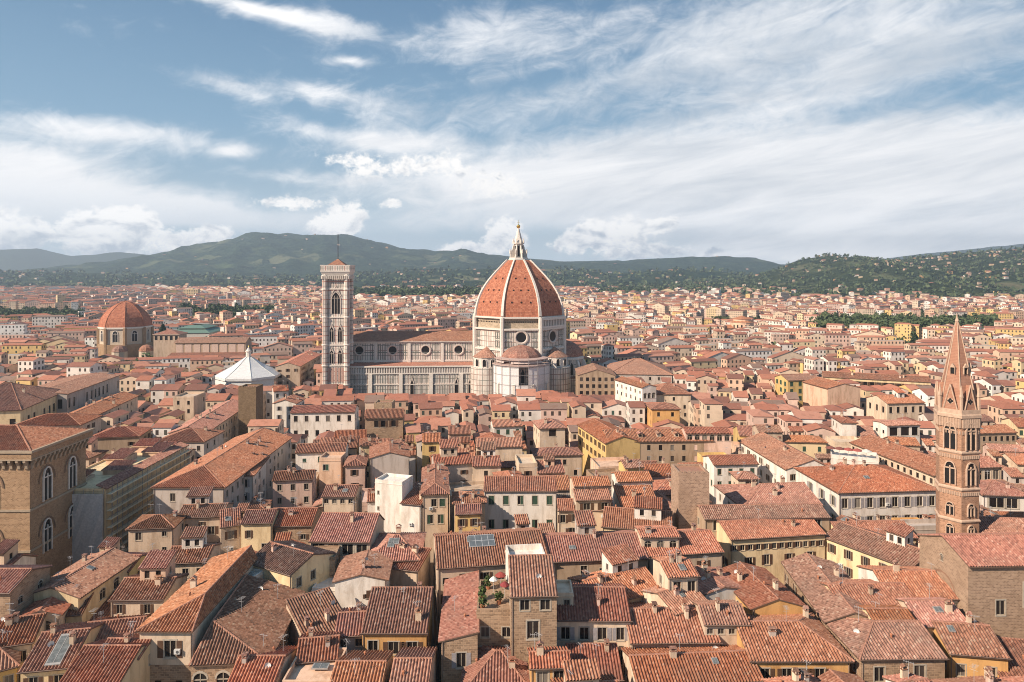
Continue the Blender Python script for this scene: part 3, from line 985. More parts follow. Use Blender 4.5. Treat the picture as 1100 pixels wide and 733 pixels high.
# ------------------------------------------------------------------ ground and streets
def ground_mat():
    m, n, b = new_mat('ground_earth')
    P = pos(n)
    f = n.noise(P, 0.02, 6, 0.65)
    n.put(b.inputs['Base Color'], n.ramp(f, [(0.3, (0.10, 0.085, 0.07)), (0.55, (0.16, 0.13, 0.10)), (0.75, (0.09, 0.10, 0.05))]))
    return m
gb = MB()
gb.face([(-19000, -250, 0), (19000, -250, 0), (19000, 24000, 0), (-19000, 24000, 0)])
setting(gb.build('ground', [ground_mat()]))
STREETS = [([(-8.5, 80), (-15.5, 140), (-24.0, 183), (-30, 225)], 2.3), ([(-35.2, 88), (-39, 128), (-46, 160)], 1.8), ([(-99.8, 150), (-99.8, 226), (-106, 262), (-114, 306), (-122, 400)], 4.6),
           ([(74, 140), (75.5, 176), (75, 230), (76, 300), (80, 420)], 3.6), ([(-70, 200), (-74, 240), (-80, 285)], 2.0), ([(20, 190), (21, 240)], 1.4)]
def paving():
    m, n, b = new_mat('street_paving')
    u, v = uv(n)
    br = n.node('ShaderNodeTexBrick'); n.put(br.inputs['Vector'], n.comb(u, v))
    n.put(br.inputs['Color1'], (0.17, 0.155, 0.14)); n.put(br.inputs['Color2'], (0.12, 0.11, 0.10)); n.put(br.inputs['Mortar'], (0.06, 0.055, 0.05))
    br.inputs['Scale'].default_value = 1; br.inputs['Brick Width'].default_value = 1.0; br.inputs['Row Height'].default_value = 0.5
    n.put(b.inputs['Base Color'], br.outputs[0])
    return m
for i, (pl, hw) in enumerate(STREETS):
    sb = MB()
    for (x0, y0), (x1, y1) in zip(pl, pl[1:]):
        sb.face([(x0 - hw, y0, .02 + i * .004), (x0 + hw, y0, .02 + i * .004), (x1 + hw, y1, .02 + i * .004), (x1 - hw, y1, .02 + i * .004)])
    setting(sb.build('street', [paving()]))

# ------------------------------------------------------------------ houses seen one by one, near to far
H = house_at
# --- bottom left
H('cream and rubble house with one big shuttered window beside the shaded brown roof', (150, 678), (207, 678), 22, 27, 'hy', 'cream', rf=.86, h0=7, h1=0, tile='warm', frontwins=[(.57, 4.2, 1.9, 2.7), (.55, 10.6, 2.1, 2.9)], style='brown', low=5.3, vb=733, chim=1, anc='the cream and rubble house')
H('house at the bottom edge with one broad striped red tile slope below a dormer cottage', (40, 770), (107, 770), 17, 21, 'gx', 'paley', tile='red', vb=733, chim=1, slope=.36)
H('tiny tile-roofed attic cottage with green shutters set on the broad striped slope', (104, 706), (150, 707), 19.4, 6, 'gx', 'paley', tile='warm', win=(2, 1, 1.1, 1.5, 2.3), style='green', chim=0, near=True, vb=720)
H('yellow house with a long glass skylight in its roof at the bottom of the frame', (22, 722), (76, 717), 18, 13.5, 'gx', 'paley', tile='brown', win=(2, 2, 1.3, 1.9), style='brown', extras=[('sky', .62, .22, 2.2, 6.0)], vb=733)
H('small yellow corner house with one framed window in the bottom corner', (-30, 728), (17, 716), 16.5, 9, 'hx', 'yellow', tile='warm', win=(3, 2), style='plain', vb=733)
H('low cream house with a red roof in two pitches below the stone hall', (-14, 697), (36, 690), 18, 11, 'gx', 'cream', tile='red', win=(2, 2), style='plain', vb=708)
H('gabled cream house with a wide arched window facing out', (22, 665), (64, 661), 19.4, 15, 'gy', 'cream', tile='red', frontwins=[(.5, 3.0, 3.4, 2.4), (.72, 6.6, 1.2, 1.8)], style='arch', vb=680, chim=1, anc='the gabled house with the arched window')
H('ochre house whose crossed red and brown slopes climb toward the stone hall, small roof loggia', (26, 641), (84, 643), 20.6, 17, 'gy', 'paley', tile='red', rf=.5, win=(2, 1, 1.6, 1.9), style='arch', vb=650)
H('bright orange-roofed yellow house tucked against the scaffolded block', (84, 613), (139, 614), 19.2, 8, 'gx', 'yellow', tile='red', win=(3, 1), style='brown', vb=640, chim=1)
H('square cream house with two small windows and a brown striped roof', (119, 645), (176, 644), 20.5, 9.5, 'gx', 'cream', tile='brown', frontwins=[(.16, 2.4, 1.0, 1.6), (.68, 2.5, 1.1, 1.7), (.3, 6.3, 1.0, 1.6)], style='brown', vb=676, anc='the square cream house with a brown striped roof')
H('sunken courtyard roof of dark brown tiles between cream walls', (88, 676), (130, 676), 14.5, 10, 'shed', 'beige', tile='brown', win=(2, 1), chim=0, vb=680)
H('yellow box-like annex with air conditioner and a lean-to dark roof', (63, 662), (88, 660), 18, 4.5, 'shed', 'paley', tile='brown', win=(1, 2, .9, 1.3), style='plain', vb=680, chim=0)
H('narrow house with a faded red roof between skylight roof and white dormer', (84, 695), (148, 688), 17, 9, 'gx', 'cream', tile='warm', win=(3, 1), vb=700)
H('bare grey-stone building with a round window touching the frame edge', (-70, 637), (11, 637), 24, 10, 'gx', 'stone', tile='red', frontwins=[(.93, 5.2, 1.7, 1.7)], style='arch', vb=685, chim=0)
H('row house of striped brown tiles under the beige balcony house', (176, 606), (222, 604), 19, 9, 'gx', 'cream', tile='brown', win=(3, 1), vb=618)
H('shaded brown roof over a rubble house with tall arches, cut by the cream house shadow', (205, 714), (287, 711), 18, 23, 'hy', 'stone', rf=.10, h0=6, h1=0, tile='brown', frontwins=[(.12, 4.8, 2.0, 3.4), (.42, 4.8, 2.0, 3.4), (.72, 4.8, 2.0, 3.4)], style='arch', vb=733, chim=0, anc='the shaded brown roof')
H('white rooftop hut with a glazed top standing over the shaded brown roof', (238, 629), (259, 632), 20.4, 7, 'flat', 'white', vb=640, extras=[('sky', .5, .5, 1.6, 4)], parapet=.5, win=(1, 1), deck=(.5, .45, .4), sidewin=False)
H('cream house with streaked blank wall and brown roof beside the narrow alley', (266, 604), (313, 618), 21.5, 11, 'gx', 'paley', tile='brown', frontwins=[(.9, 4, .9, 1.4)], style='plain', vb=640, chim=1, anc='the streaked cream house by the alley')
H('small house with orange striped roof at the bottom edge under the arches', (240, 746), (291, 746), 17, 12, 'gx', 'peach', tile='warm', vb=733)
H('terrace house with a dark grey roof deck and orange parapet at the bottom edge', (303, 738), (357, 738), 17, 9, 'flat', 'peach', deck=(.12, .12, .13), vb=733, extras=[('sky', .6, .5, 2.5, 1.5)])
H('narrow gable with zigzag tile edges above the dark grey roof deck', (318, 712), (362, 708), 17.3, 8, 'gx', 'peach', tile='warm', vb=715)
H('low brown shed roofs wedged behind the white stepped house', (328, 688), (376, 672), 17, 9, 'shed', 'beige', tile='brown', vb=690)
H('white stepped house with a bright orange gable roof and drainpipe', (360, 626), (415, 624), 20, 11, 'gy', 'white', tile='red', slope=.24, frontwins=[(.78, 3.4, 1.6, 1.7), (.62, 3.2, .7, .8)], style='brown', vb=668, chim=1, anc='the white stepped house')
H('low blank white block with two tiny windows against the white stepped house', (335, 634), (362, 634), 17.2, 9, 'flat', 'white', frontwins=[(.2, 2.0, .5, .6), (.75, 2.0, .5, .6), (.8, 5.0, .9, 1.2)], style='plain', vb=668, parapet=.4)
H('bare stone tower stump with one square window below the timber loggia house', (331, 601), (360, 600), 21, 6, 'flat', 'stone', frontwins=[(.5, 2.9, 1.3, 1.6)], style='plain', vb=622, parapet=.3)
H('cream house with a broad striped roof over an open timber loggia', (333, 582), (397, 583), 22, 13, 'gx', 'cream', tile='red', rf=.66, frontwins=[(.14, 2.7, 2.6, 2.3), (.39, 2.7, 2.2, 2.3), (.63, 2.7, 2.4, 2.3), (.87, 2.7, 2.2, 2.3)], style='plain', vb=600, chim=1, anc='the timber loggia house')
H('brown hipped house with a roof hatch beside the narrow dark street', (396, 603), (449, 602), 20, 14, 'hx', 'beige', tile='red', extras=[('sky', .45, .35, 2.2, 1.8)], win=(4, 1), vb=608, chim=1)
H('beige lean-to with a thick chimney and white dish above the dark street', (416, 610), (449, 614), 19, 6.5, 'shed', 'beige', tile='brown', slope=.25, vb=634, win=(0, 0), chim=3)
H('low brown tile slope with terrace clutter in front of the thick chimney', (411, 657), (453, 657), 17.4, 9, 'gx', 'cream', tile='brown', vb=662, win=(3, 1))
H('peach-orange house with three brown shuttered windows on the dark street', (389, 680), (458, 680), 18.4, 8.5, 'shed', 'ochre', tile='brown', slope=.38, frontwins=[(.17, 3.3, 1.6, 2.0), (.49, 3.6, 1.7, 2.1), (.78, 3.6, 1.7, 2.1)], style='brown', vb=706, chim=1, anc='the peach-orange house')
H('grey attic house with patched red slopes behind the peach-orange house', (360, 684), (394, 682), 17.4, 9, 'gx', 'grey', tile='red', win=(2, 1, 1.3, 1.3, 1.9), style='plain', vb=692)
H('bottom-edge house with wide orange tile ribs beside the alley wall', (349, 756), (405, 756), 16.5, 13, 'gx', 'peach', tile='warm', vb=733)
H('bottom-edge house with orange tile ribs filling the corner of the dark street', (415, 756), (457, 756), 16.5, 14, 'gx', 'peach', tile='red', vb=733)
# --- middle bottom
H('rubble wing with a long narrow tiled roof lining the dark street', (474, 690), (513, 689), 19, 26, 'shedl', 'stone', tile='red', slope=.22, frontwins=[(.55, 4.2, 1.5, 2.4)], style='grey', vb=733, chim=0, sidewin=True)
terr = H('rubble house with a planted roof terrace and four framed windows', (512, 659), (553, 659), 21.6, 11, 'flat', 'stone', deck=(.42, .20, .15), frontwins=[(.22, 4.0, 1.4, 1.7), (.78, 4.0, 1.4, 1.7), (.22, 7.8, 1.5, 2.3), (.78, 7.8, 1.5, 2.3)], style='plain', vb=733, parapet=.7, anc='the rubble house with the roof terrace')
H('tall rubble tower house with an arched window under a steep square roof', (549, 641), (598, 640), 26, 8, 'shed', 'stone', tile='red', slope=.36, frontwins=[(.30, 2.3, 1.5, 1.7), (.75, 2.3, 1.6, 1.7), (.48, 6.9, 1.9, 2.9), (.48, 9.6, 1.4, 1.2)], style='plain', vb=700, chim=0, anc='the rubble tower house')
H('white-walled roof terrace with brick-orange floor right behind the rubble tower house', (547, 606), (587, 604), 26.4, 6, 'flat', 'white', deck=(.50, .24, .15), parapet=1.0, vb=610)
H('low hipped red roof at the bottom edge before the rubble terrace house', (497, 748), (572, 748), 14.5, 15, 'hx', 'peach', tile='red', vb=733, chim=2)
H('small yellow house with an open terrace under a tiny tile roof', (570, 718), (613, 717), 18, 5, 'gx', 'ochre', tile='warm', frontwins=[(.3, 3.0, 1.7, 2.5), (.72, 3.0, 1.7, 2.5)], style='plain', vb=733, chim=1)
H('cream house with grey shutters, two rows of three windows, half-shaded roof', (596, 666), (677, 667), 20, 13.5, 'gx', 'cream', tile='red', frontwins=[(.14, 3.3, 1.5, 2.1), (.39, 3.3, 1.5, 2.1), (.63, 3.3, 1.5, 2.1), (.87, 3.3, 1.3, 2.1), (.14, 7.5, 1.5, 2.6), (.39, 7.5, 1.5, 2.6), (.63, 7.5, 1.5, 2.6), (.87, 7.5, 1.4, 2.6)], style='grey', vb=720, chim=1, anc='the cream house with grey shutters')
H('beige box dormer with a balcony glued to the rubble tower house', (596, 640), (616, 640), 22.8, 5, 'flat', 'cream', frontwins=[(.65, 3.0, 1.0, 2.3)], style='brown', vb=662, parapet=.5, sidewin=False)
H('lean-to of red tiles under the cream house with grey shutters', (612, 730), (668, 730), 14.5, 6, 'shed', 'cream', tile='red', vb=733, chim=1)
H('broad house with a half-shaded roof and a dark window band next to the grey shutters', (678, 691), (773, 690), 18, 13, 'gx', 'beige', tile='red', win=(6, 2, 1.3, 1.9, 2.6), style='brown', vb=702, chim=3, anc='the half-shaded broad roof')
H('bottom-edge cream house with one very long ribbed roof and white gable wall', (685, 737), (819, 731), 16.5, 9.6, 'gx', 'cream', tile='red', vb=733, chim=1, win=(5, 1), anc='the long ribbed roof')
H('small house of worn red slopes and two round vents behind the grey shutters', (645, 650), (712, 634), 19.4, 11, 'gx', 'cream', tile='red', vb=640, chim=3)
H('cream roof tower with two tall windows under an orange tile cap', (718, 621), (750, 619), 24, 8, 'gx', 'cream', tile='red', slope=.25, frontwins=[(.3, 3.2, 1.4, 2.4), (.78, 3.2, 1.4, 2.4)], style='plain', vb=642, chim=2, anc='the cream roof tower')
H('red sloped roof with chimneys and an air unit beside the cream roof tower', (725, 660), (762, 650), 20, 9, 'gx', 'cream', tile='red', vb=662, chim=4)
H('long stained yellow-beige house with four small dark windows under plain eaves', (590, 604), (696, 600), 21, 14, 'gx', 'dun', tile='red', frontwins=[(.35, 2.6, 1.3, 1.6), (.54, 3.2, 1.3, 1.6), (.70, 3.0, 1.3, 1.6), (.86, 3.0, 1.3, 1.6)], style='plain', vb=620, chim=1, anc='the stained yellow-beige house')
H('beige house with three brown shuttered windows below the cream loft', (697, 598), (776, 593), 21, 12, 'gx', 'beige', tile='red', frontwins=[(.2, 3.4, 1.4, 2.0), (.47, 3.5, 1.4, 2.0), (.74, 3.5, 1.4, 2.0)], style='brown', vb=616, chim=1, anc='the beige house with three brown shutters')
H('cream loft with arched openings riding on the red roofs', (689, 578), (730, 577), 24, 5.5, 'gx', 'cream', tile='red', slope=.2, frontwins=[(.17, 2.3, 1.4, 1.6), (.5, 2.3, 1.4, 1.6), (.83, 2.3, 1.4, 1.6)], style='arch', vb=588, chim=1)
H('large house whose plain red roof carries a grey solar panel', (470, 611), (590, 603), 21.5, 17, 'gx', 'beige', tile='red', extras=[('solar', .42, .36, 5.2, 3.4)], vb=615, chim=1, anc='the solar-panel roof')
# --- right bottom
H('ochre house with brown shutters under a big hipped slope at the bottom', (806, 710), (913, 710), 18, 14, 'hx', 'ochre', tile='red', h0=.0, h1=5, frontwins=[(.15, 3.2, 1.4, 2.0), (.37, 3.2, 1.5, 2.0), (.52, 3.2, 1.4, 2.0), (.70, 3.2, 1.5, 2.0)], style='brown', vb=733, chim=2, anc='the ochre house with brown shutters')
H('little tile roof over a strip of clerestory windows', (757, 671), (804, 671), 20.4, 7.5, 'gx', 'beige', tile='red', win=(4, 1, 1.0, .9, 1.6), style='plain', vb=680, chim=1)
H('ochre gable with a tiny round window and weathered slopes', (808, 655), (863, 652), 19.8, 15, 'gy', 'ochre', tile='red', slope=.3, frontwins=[(.75, 3.0, .8, .8)], style='arch', vb=672, chim=2, anc='the ochre gable')
H('white terrace house with wall ladder and a red lean-to slope', (756, 640), (800, 634), 20, 9, 'gy', 'white', tile='red', slope=.2, vb=652, chim=4)
H('long house with a weathered brown diagonal roof and pale stone flank wall', (888, 669), (955, 672), 19, 24, 'gy', 'stone', tile='brown', rf=.45, vb=675, chim=1, anc='the weathered diagonal roof')
H('rubble-fronted house with two framed windows at the foot of the diagonal roof', (925, 708), (1015, 707), 18.5, 13, 'hx', 'stone', tile='brown', h0=5.5, h1=0, frontwins=[(.22, 3.6, 1.6, 2.3), (.70, 3.6, 1.7, 2.5)], style='plain', vb=733, chim=0, anc='the rubble-fronted house')
H('ochre house with two small deep windows at the lower corner', (1020, 702), (1083, 707), 18, 11.5, 'gx', 'ochre', tile='brown', frontwins=[(.2, 3.5, 1.3, 1.9), (.72, 3.6, 1.3, 1.9)], style='plain', vb=733, chim=1, anc='the ochre corner house')
H('short house with a small upper tile roof behind the rubble front', (941, 672), (986, 672), 20.2, 6, 'gx', 'paley', tile='red', vb=675, chim=0)
H('small house with stepped white parapet and striped slope behind the ochre corner', (990, 673), (1042, 673), 19.4, 10, 'gx', 'cream', tile='red', vb=676, chim=1)
H('low red strip roof between the diagonal roof and the white half-timbered house', (905, 654), (988, 652), 19.6, 10, 'gx', 'paley', tile='red', vb=656, chim=1)
H('white house with two brown windows and crossed beams under wide red eaves', (956, 642), (1040, 644), 20, 12.5, 'gx', 'white', tile='red', frontwins=[(.64, 2.9, 1.6, 2.2), (.85, 2.9, 1.6, 2.2), (.85, 5.4, 1.3, 1.2)], style='brown', vb=668, chim=1, anc='the white half-timbered house')
H('cream house with a strip of dark windows at the very edge below the stone church', (1086, 660), (1150, 663), 18, 9, 'gx', 'cream', tile='red', win=(5, 2, 1.4, 1.6), style='brown', vb=690)
H('low loggia with round arches under an orange roof in the corner', (1062, 686), (1130, 690), 13.5, 7, 'gx', 'cream', tile='red', frontwins=[(.15, 4.2, 2.6, 3.2), (.45, 4.2, 2.6, 3.2), (.75, 4.2, 2.6, 3.2)], style='arch', vb=712, chim=0)
H('dark red lean-to roof squeezed below the loggia arches', (1078, 733), (1130, 738), 15, 8, 'shed', 'ochre', tile='brown', vb=733, chim=0)
H('long pale yellow house seen slantwise with small scattered windows', (885, 577), (980, 612), 19, 12, 'gx', 'paley', tile='brown', win=(5, 3, 1.0, 1.9), style='brown', vb=630, chim=1, anc='the slanting pale yellow house')
H('large yellow-beige house with a row of twelve little attic windows', (785, 580), (886, 574), 20, 11, 'gx', 'paley', tile='red', frontwins=[((i + .5) / 12, 2.5, 1.0, 1.2) for i in range(12)] + [(.38, 5.9, 1.2, 2.2), (.62, 5.6, 1.2, 1.8), (.84, 6.3, 1.3, 2.6), (.2, 5.9, 1.2, 1.8)], style='brown', vb=618, chim=1, anc='the house with twelve attic windows')
H('long dark timber gallery of glass under a double tile roof', (757, 558), (891, 556), 22, 8.5, 'gx', 'dun', tile='brown', frontwins=[((i + .5) / 16, 2.6, 1.45, 2.2) for i in range(16)], style='plain', vb=568, chim=0, anc='the glazed timber gallery')
H('red-roofed yellow house in front of the white street palace', (905, 579), (985, 578), 19, 10, 'gx', 'paley', tile='red', win=(7, 2), style='brown', vb=592, chim=0)
H('small cream house with a stepped roof at the foot of the white street palace', (893, 561), (912, 570), 19.5, 6, 'gx', 'cream', tile='red', vb=572, chim=0)
# --- behind
H('beige house with a dark hipped roof and four tiny windows by the scaffold', (138, 569), (186, 567), 19, 8.5, 'hx', 'beige', tile='brown', frontwins=[(.22, 2.6, 1.3, 1.8), (.80, 1.9, 1.0, 1.1), (.8, 5.3, .9, .9), (.35, 8, 1, 1.4)], style='plain', vb=600, chim=1, anc='the beige hipped house by the scaffold')
H('long beige palace with three plain windows and a hipped end on the main street', (165, 524), (241, 524), 22, 54, 'hy', 'grey', tile='red', h0=9, h1=0, frontwins=[(.27, 3.6, 1.3, 2.1), (.51, 3.6, 1.3, 2.1), (.76, 3.6, 1.3, 2.1)], style='plain', vb=548, chim=5, cat='palace', name='palazzo', anc='the beige street palace')
H('beige house with a small planted balcony between two brown roofs', (190, 557), (239, 555), 18.6, 9, 'gx', 'beige', tile='brown', frontwins=[(.12, 3.2, 1.3, 1.7), (.35, 4.2, .9, 1.1), (.55, 2.0, .8, .9), (.75, 4.2, 1.6, 1.9), (.75, 8, 1.8, 1.8), (.2, 7, 1.1, 1.8)], style='brown', vb=600, chim=1, anc='the balcony house')
H('narrow grey-beige house with one brown shuttered window under a brown eave', (237, 567), (259, 564), 18, 6, 'shed', 'beige', tile='brown', frontwins=[(.5, 3.0, 1.3, 1.9)], style='brown', vb=585, chim=0)
H('pale yellow house catching the sun, with a ribbed roof and small porch roof', (259, 563), (292, 562), 19, 9, 'gx', 'paley', tile='brown', frontwins=[(.25, 3.4, .9, 1.8), (.75, 6.5, 1.1, 1.7)], style='brown', vb=588, chim=1, anc='the sunlit pale yellow house')
H('slim white house with one louvred window on the street corner', (246, 512), (272, 511), 21, 26, 'hy', 'white', tile='red', h0=4, h1=0, frontwins=[(.65, 3.2, 1.3, 2.2), (.65, 7, 1.3, 2.2)], style='grey', vb=538, chim=3, anc='the slim white corner house')
H('long grey-white palace with six windows in a row before the bell tower', (312, 444), (381, 443), 20, 11, 'gx', 'white', tile='red', win=(6, 2, 1.5, 2.4, 3.6, 6.0), style='plain', vb=466, cat='palace', name='palazzo', chim=0, anc='the six-window white palace')
H('cream house with a dark brown roof and three windows over a dark courtyard', (293, 517), (336, 515), 19, 8, 'gx', 'pink', tile='brown', win=(3, 2), style='plain', vb=530)
H('house with a red ribbed roof over a row of attic windows, mid block', (346, 534), (381, 534), 20, 9, 'gx', 'cream', tile='red', win=(4, 1, 1.1, 1.1, 1.7), style='plain', vb=540, chim=1)
H('peach terrace house with a blue awning panel', (343, 495), (366, 495), 20.5, 7, 'flat', 'peach', vb=505, frontwins=[(.3, 3, 1.6, 1.8)], style='green', deck=(.2, .25, .4))
H('grey-beige house with a blank gable facing the viewer', (398, 493), (439, 491), 21.4, 14, 'gy', 'grey', tile='warm', slope=.26, win=(0, 0), vb=520, chim=2, anc='the blank grey gable')
H('tall white house with sunlit flank and rubble front under a small roof', (392, 450), (433, 449), 24, 12, 'gx', 'stone', tile='red', frontwins=[(.3, 3.2, 1.6, 2.3), (.48, 3.2, 1.6, 2.3), (.75, 3.2, 1.6, 2.3)], style='brown', vb=472, chim=1, anc='the tall house with the rubble front')
H('white tower block with slit windows and flat parapet', (403, 518), (432, 521), 25, 6, 'flat', 'white', frontwins=[(.12, 3, .5, .9), (.12, 7, .5, .9)], style='plain', vb=570, parapet=.7, sidewin=False, anc='the white tower block')
H('white wall with one shuttered window stepping down from the white tower block', (431, 541), (452, 543), 20.5, 9, 'shed', 'white', tile='red', slope=.25, frontwins=[(.15, 3.4, 1.7, 1.9)], style='brown', vb=575, chim=1)
H('tall narrow beige house with green shutters at the mouth of the dark street', (454, 532), (481, 531), 23, 23, 'hy', 'beige', tile='warm', h0=5, h1=0, frontwins=[(.45, 3.0, 1.3, 1.9), (.78, 3.0, 1.3, 1.9), (.3, 7.2, 1.4, 2.2), (.72, 7.2, 1.4, 2.2)], style='green', vb=600, chim=2, anc='the narrow green-shuttered house')
H('small yellow house under a red ribbed roof left of the white palace', (490, 553), (517, 552), 20, 6.5, 'gx', 'yellow', tile='red', win=(2, 1), style='brown', vb=562, chim=0)
H('house with crossed orange slopes behind the small yellow house', (488, 541), (521, 540), 20.5, 8, 'hx', 'cream', tile='warm', vb=545)
H('white palace with ten green shuttered windows in two rows', (520, 528), (598, 528), 22, 11.5, 'gx', 'white', tile='red', win=(5, 2, 1.35, 2.2, 3.4, 6.1), style='green', vb=562, cat='palace', name='palazzo', chim=0, aerial=False, anc='the white palace with green shutters')
H('cream house with a broad orange slope and an attic window pair', (512, 481), (561, 480), 21, 10, 'gx', 'cream', tile='warm', frontwins=[(.13, 2.9, 2.0, 1.8), (.3, 2.9, 1.2, 1.8)], style='brown', vb=490, anc='the broad orange slope')
H('white house with three green windows under a red roof, mid city', (530, 459), (561, 458), 20.5, 9, 'gx', 'white', tile='red', win=(3, 2, 1.3, 1.9), style='green', vb=468, chim=2)
H('cream house with a shadowed roof loggia and sunlit flank', (580, 461), (607, 460), 23, 12, 'hx', 'cream', tile='red', frontwins=[(.16, 2.7, 2.5, 2.4), (.5, 2.7, 2.5, 2.4), (.84, 2.7, 2.5, 2.4)], style='plain', vb=480, chim=1, anc='the cream house with a roof loggia')
H('bright yellow house seen along its sunlit flank', (621, 457), (651, 477), 22, 12, 'gx', 'yellow', tile='red', win=(7, 2, 1.2, 1.9), style='brown', vb=492, chim=1, anc='the bright yellow flank')
H('long grey-beige building with a wide red roof and five small dormers', (653, 475), (766, 474), 22, 14, 'gx', 'dun', tile='red', extras=[('dormer', .15, .2), ('dormer', .32, .2), ('dormer', .5, .2), ('dormer', .67, .2), ('dormer', .84, .2)], win=(9, 2), style='plain', vb=484, chim=2, anc='the long roof with five dormers')
H('loft with a row of small arched windows above the long dormer roof', (737, 466), (785, 466), 24.5, 7, 'gx', 'pink', tile='red', frontwins=[((i + .5) / 6, 2.4, 1.6, 1.9) for i in range(6)], style='arch', vb=474, chim=0)
H('cream house with three brown attic openings at the foot of the stepped roofs', (600, 549), (659, 549), 19, 4, 'shed', 'cream', tile='red', frontwins=[(.08, 3, 1.2, 2), (.32, 2.7, 2, 1.9), (.47, 2.7, 1.9, 1.9), (.62, 2.7, 1.9, 1.9), (.25, 6.6, 1.6, 2.4), (.47, 7.4, 1.3, 2.3), (.66, 7.4, 1.3, 2.3)], style='brown', vb=580, chim=0, anc='the stepped red roofs')
H('middle step of the stepped red roofs, cream with shuttered attic windows', (619, 538), (657, 537), 21.8, 4, 'shed', 'cream', tile='red', frontwins=[(.3, 2.4, 1.7, 1.7), (.8, 2.4, 1.7, 1.7)], style='brown', vb=548, chim=0)
H('top step of the stepped red roofs, cream with two small openings', (617, 523), (656, 522), 24, 7, 'gx', 'cream', tile='red', frontwins=[(.35, 2.1, 1.2, 1.3), (.8, 2.1, 1.2, 1.3)], style='plain', vb=534, chim=1)
H('white house with three square windows above a lower tile step', (664, 518), (701, 517), 23, 7.5, 'gx', 'white', tile='red', frontwins=[(.22, 3.1, 1.3, 1.9), (.5, 3.1, 1.3, 1.9), (.77, 3.1, 1.3, 1.9)], style='brown', vb=532, chim=0, anc='the white house above a lower tile step')
H('low tile step with attic openings in front of the three square windows', (668, 546), (709, 545), 19.2, 9, 'shed', 'white', tile='red', slope=.28, frontwins=[(.2, 2.3, 1.7, 1.6), (.52, 2.3, 1.2, 1.6), (.82, 2.3, 1.2, 1.6)], style='plain', vb=554, chim=1)
H('pale yellow house with a lit side wall and wide red roof behind the beige shutters', (647, 566), (722, 572), 20.3, 13, 'gx', 'paley', tile='red', vb=575, chim=1, win=(5, 1))
H('white street palace with grey shutters, two rows of seven windows', (901, 530), (1008, 527), 22, 22, 'hx', 'white', tile='red', win=(8, 2, 1.5, 2.5, 3.9, 4.7), style='grey', vb=560, cat='palace', name='palazzo', chim=3, anc='the white street palace')
H('narrow white row stretching back from the street palace, with a loft wall above', (845, 505), (893, 504), 21, 34, 'gy', 'white', tile='red', vb=506, chim=2, rf=.6, anc='the narrow white row')
H('house with a hipped orange slope and white lit flank above the timber gallery', (799, 546), (883, 543), 21, 17, 'hx', 'white', tile='red', h1=0, vb=550, chim=4, anc='the hipped orange slope')
H('white house pair with a ribbed roof and green windows, mid right', (767, 500), (814, 499), 21, 9, 'gx', 'white', tile='red', win=(4, 2), style='green', vb=515, chim=1)
H('small tower with an orange hip and dark loggia in the courtyard', (793, 515), (814, 515), 22, 6, 'hx', 'cream', tile='red', frontwins=[(.6, 2.8, 2.4, 2.2)], style='plain', vb=525, chim=0)
H('long diagonal red roof over a cream window row beside the brick tower', (914, 476), (1004, 512), 20, 14, 'gx', 'cream', tile='red', win=(14, 1, 1.2, 1.5, 2.4), style='plain', vb=518, chim=2, anc='the long diagonal roof')
H('white roof loft with a wide dark glazed opening', (953, 458), (988, 457), 22, 8, 'gx', 'white', tile='red', slope=.12, frontwins=[(.2, 3.6, 3.2, 3.1), (.55, 3.6, 3.2, 3.1), (.85, 3.6, 2.4, 3.1)], style='plain', vb=470, chim=0)
terr2 = H('flat terrace house with a white parapet crowded with parasols', (893, 492), (944, 497), 20.5, 8, 'flat', 'white', vb=500, parapet=1.1, anc='the white parapet terrace')
H('white house with a covered loggia and sloping white wall right of the tower', (1056, 532), (1106, 534), 20, 12, 'hx', 'white', tile='red', frontwins=[(.3, 3.2, 3.8, 2.6), (.62, 3.2, 3.0, 2.6)], style='plain', vb=550, chim=1, anc='the white loggia house')
H('cream house with a porch of dark openings just beyond the brick tower', (1046, 503), (1076, 502), 20.5, 10, 'gx', 'cream', tile='red', frontwins=[(.2, 3.6, 1.8, 2.8), (.5, 3.6, 1.8, 2.8), (.8, 3.6, 1.8, 2.8)], style='plain', vb=516, chim=0)
H('house with a broad red slope behind the stone church at the frame edge', (1052, 575), (1125, 578), 22, 11, 'gx', 'cream', tile='red', vb=580, chim=0)
H('pale yellow house with green shutters at the frame edge, far right', (1093, 459), (1118, 460), 21, 12, 'gx', 'paley', tile='red', win=(3, 3), style='green', vb=478)
H('long brown-tiled house with a dark eave gallery right of the brick tower', (1048, 466), (1092, 465), 20, 10, 'gx', 'dun', tile='red', win=(7, 2), vb=478)
# --- left, beyond the hall
def corner_R(label, px, py, Z, rot, w, d, kind, wall, **k):
    """front-right corner from the photo, turned by rot"""
    X, Y = XY(px, py, Z)
    x, y = X - math.cos(R(rot)) * w, Y - math.sin(R(rot)) * w
    vb = k.pop('vb', py + 8); anc = k.pop('anc', None)
    root, r = make_house(label, x, y, R(rot), w, d, Z, kind, wall, near=False, **k)
    VIS.append((PX(X, Y) - 40, PX(X - math.sin(R(rot)) * d, Y + math.cos(R(rot)) * d), vb, Y))
    if anc: SURF.append((px, py, Y, anc))
    return root
corner_R('cream palace with pedimented windows on two sides near the frame edge', 22, 441, 26, 14, 26, 44, 'hx', 'paley', tile='red', win=(5, 2, 2.0, 3.4, 6.5, 7), style='plain', cat='palace', name='palazzo', vb=456, anc='the cream corner palace', chim=1)
corner_R('grey palace with a long colonnaded top storey and flat cornice', 72, 424, 26, 9, 22, 55, 'gy', 'grey', tile='brown', slope=.12, win=(4, 2, 1.8, 4.0, 6.0, 7), style='plain', cat='palace', name='palazzo', vb=440, anc='the grey colonnaded palace', chim=0)
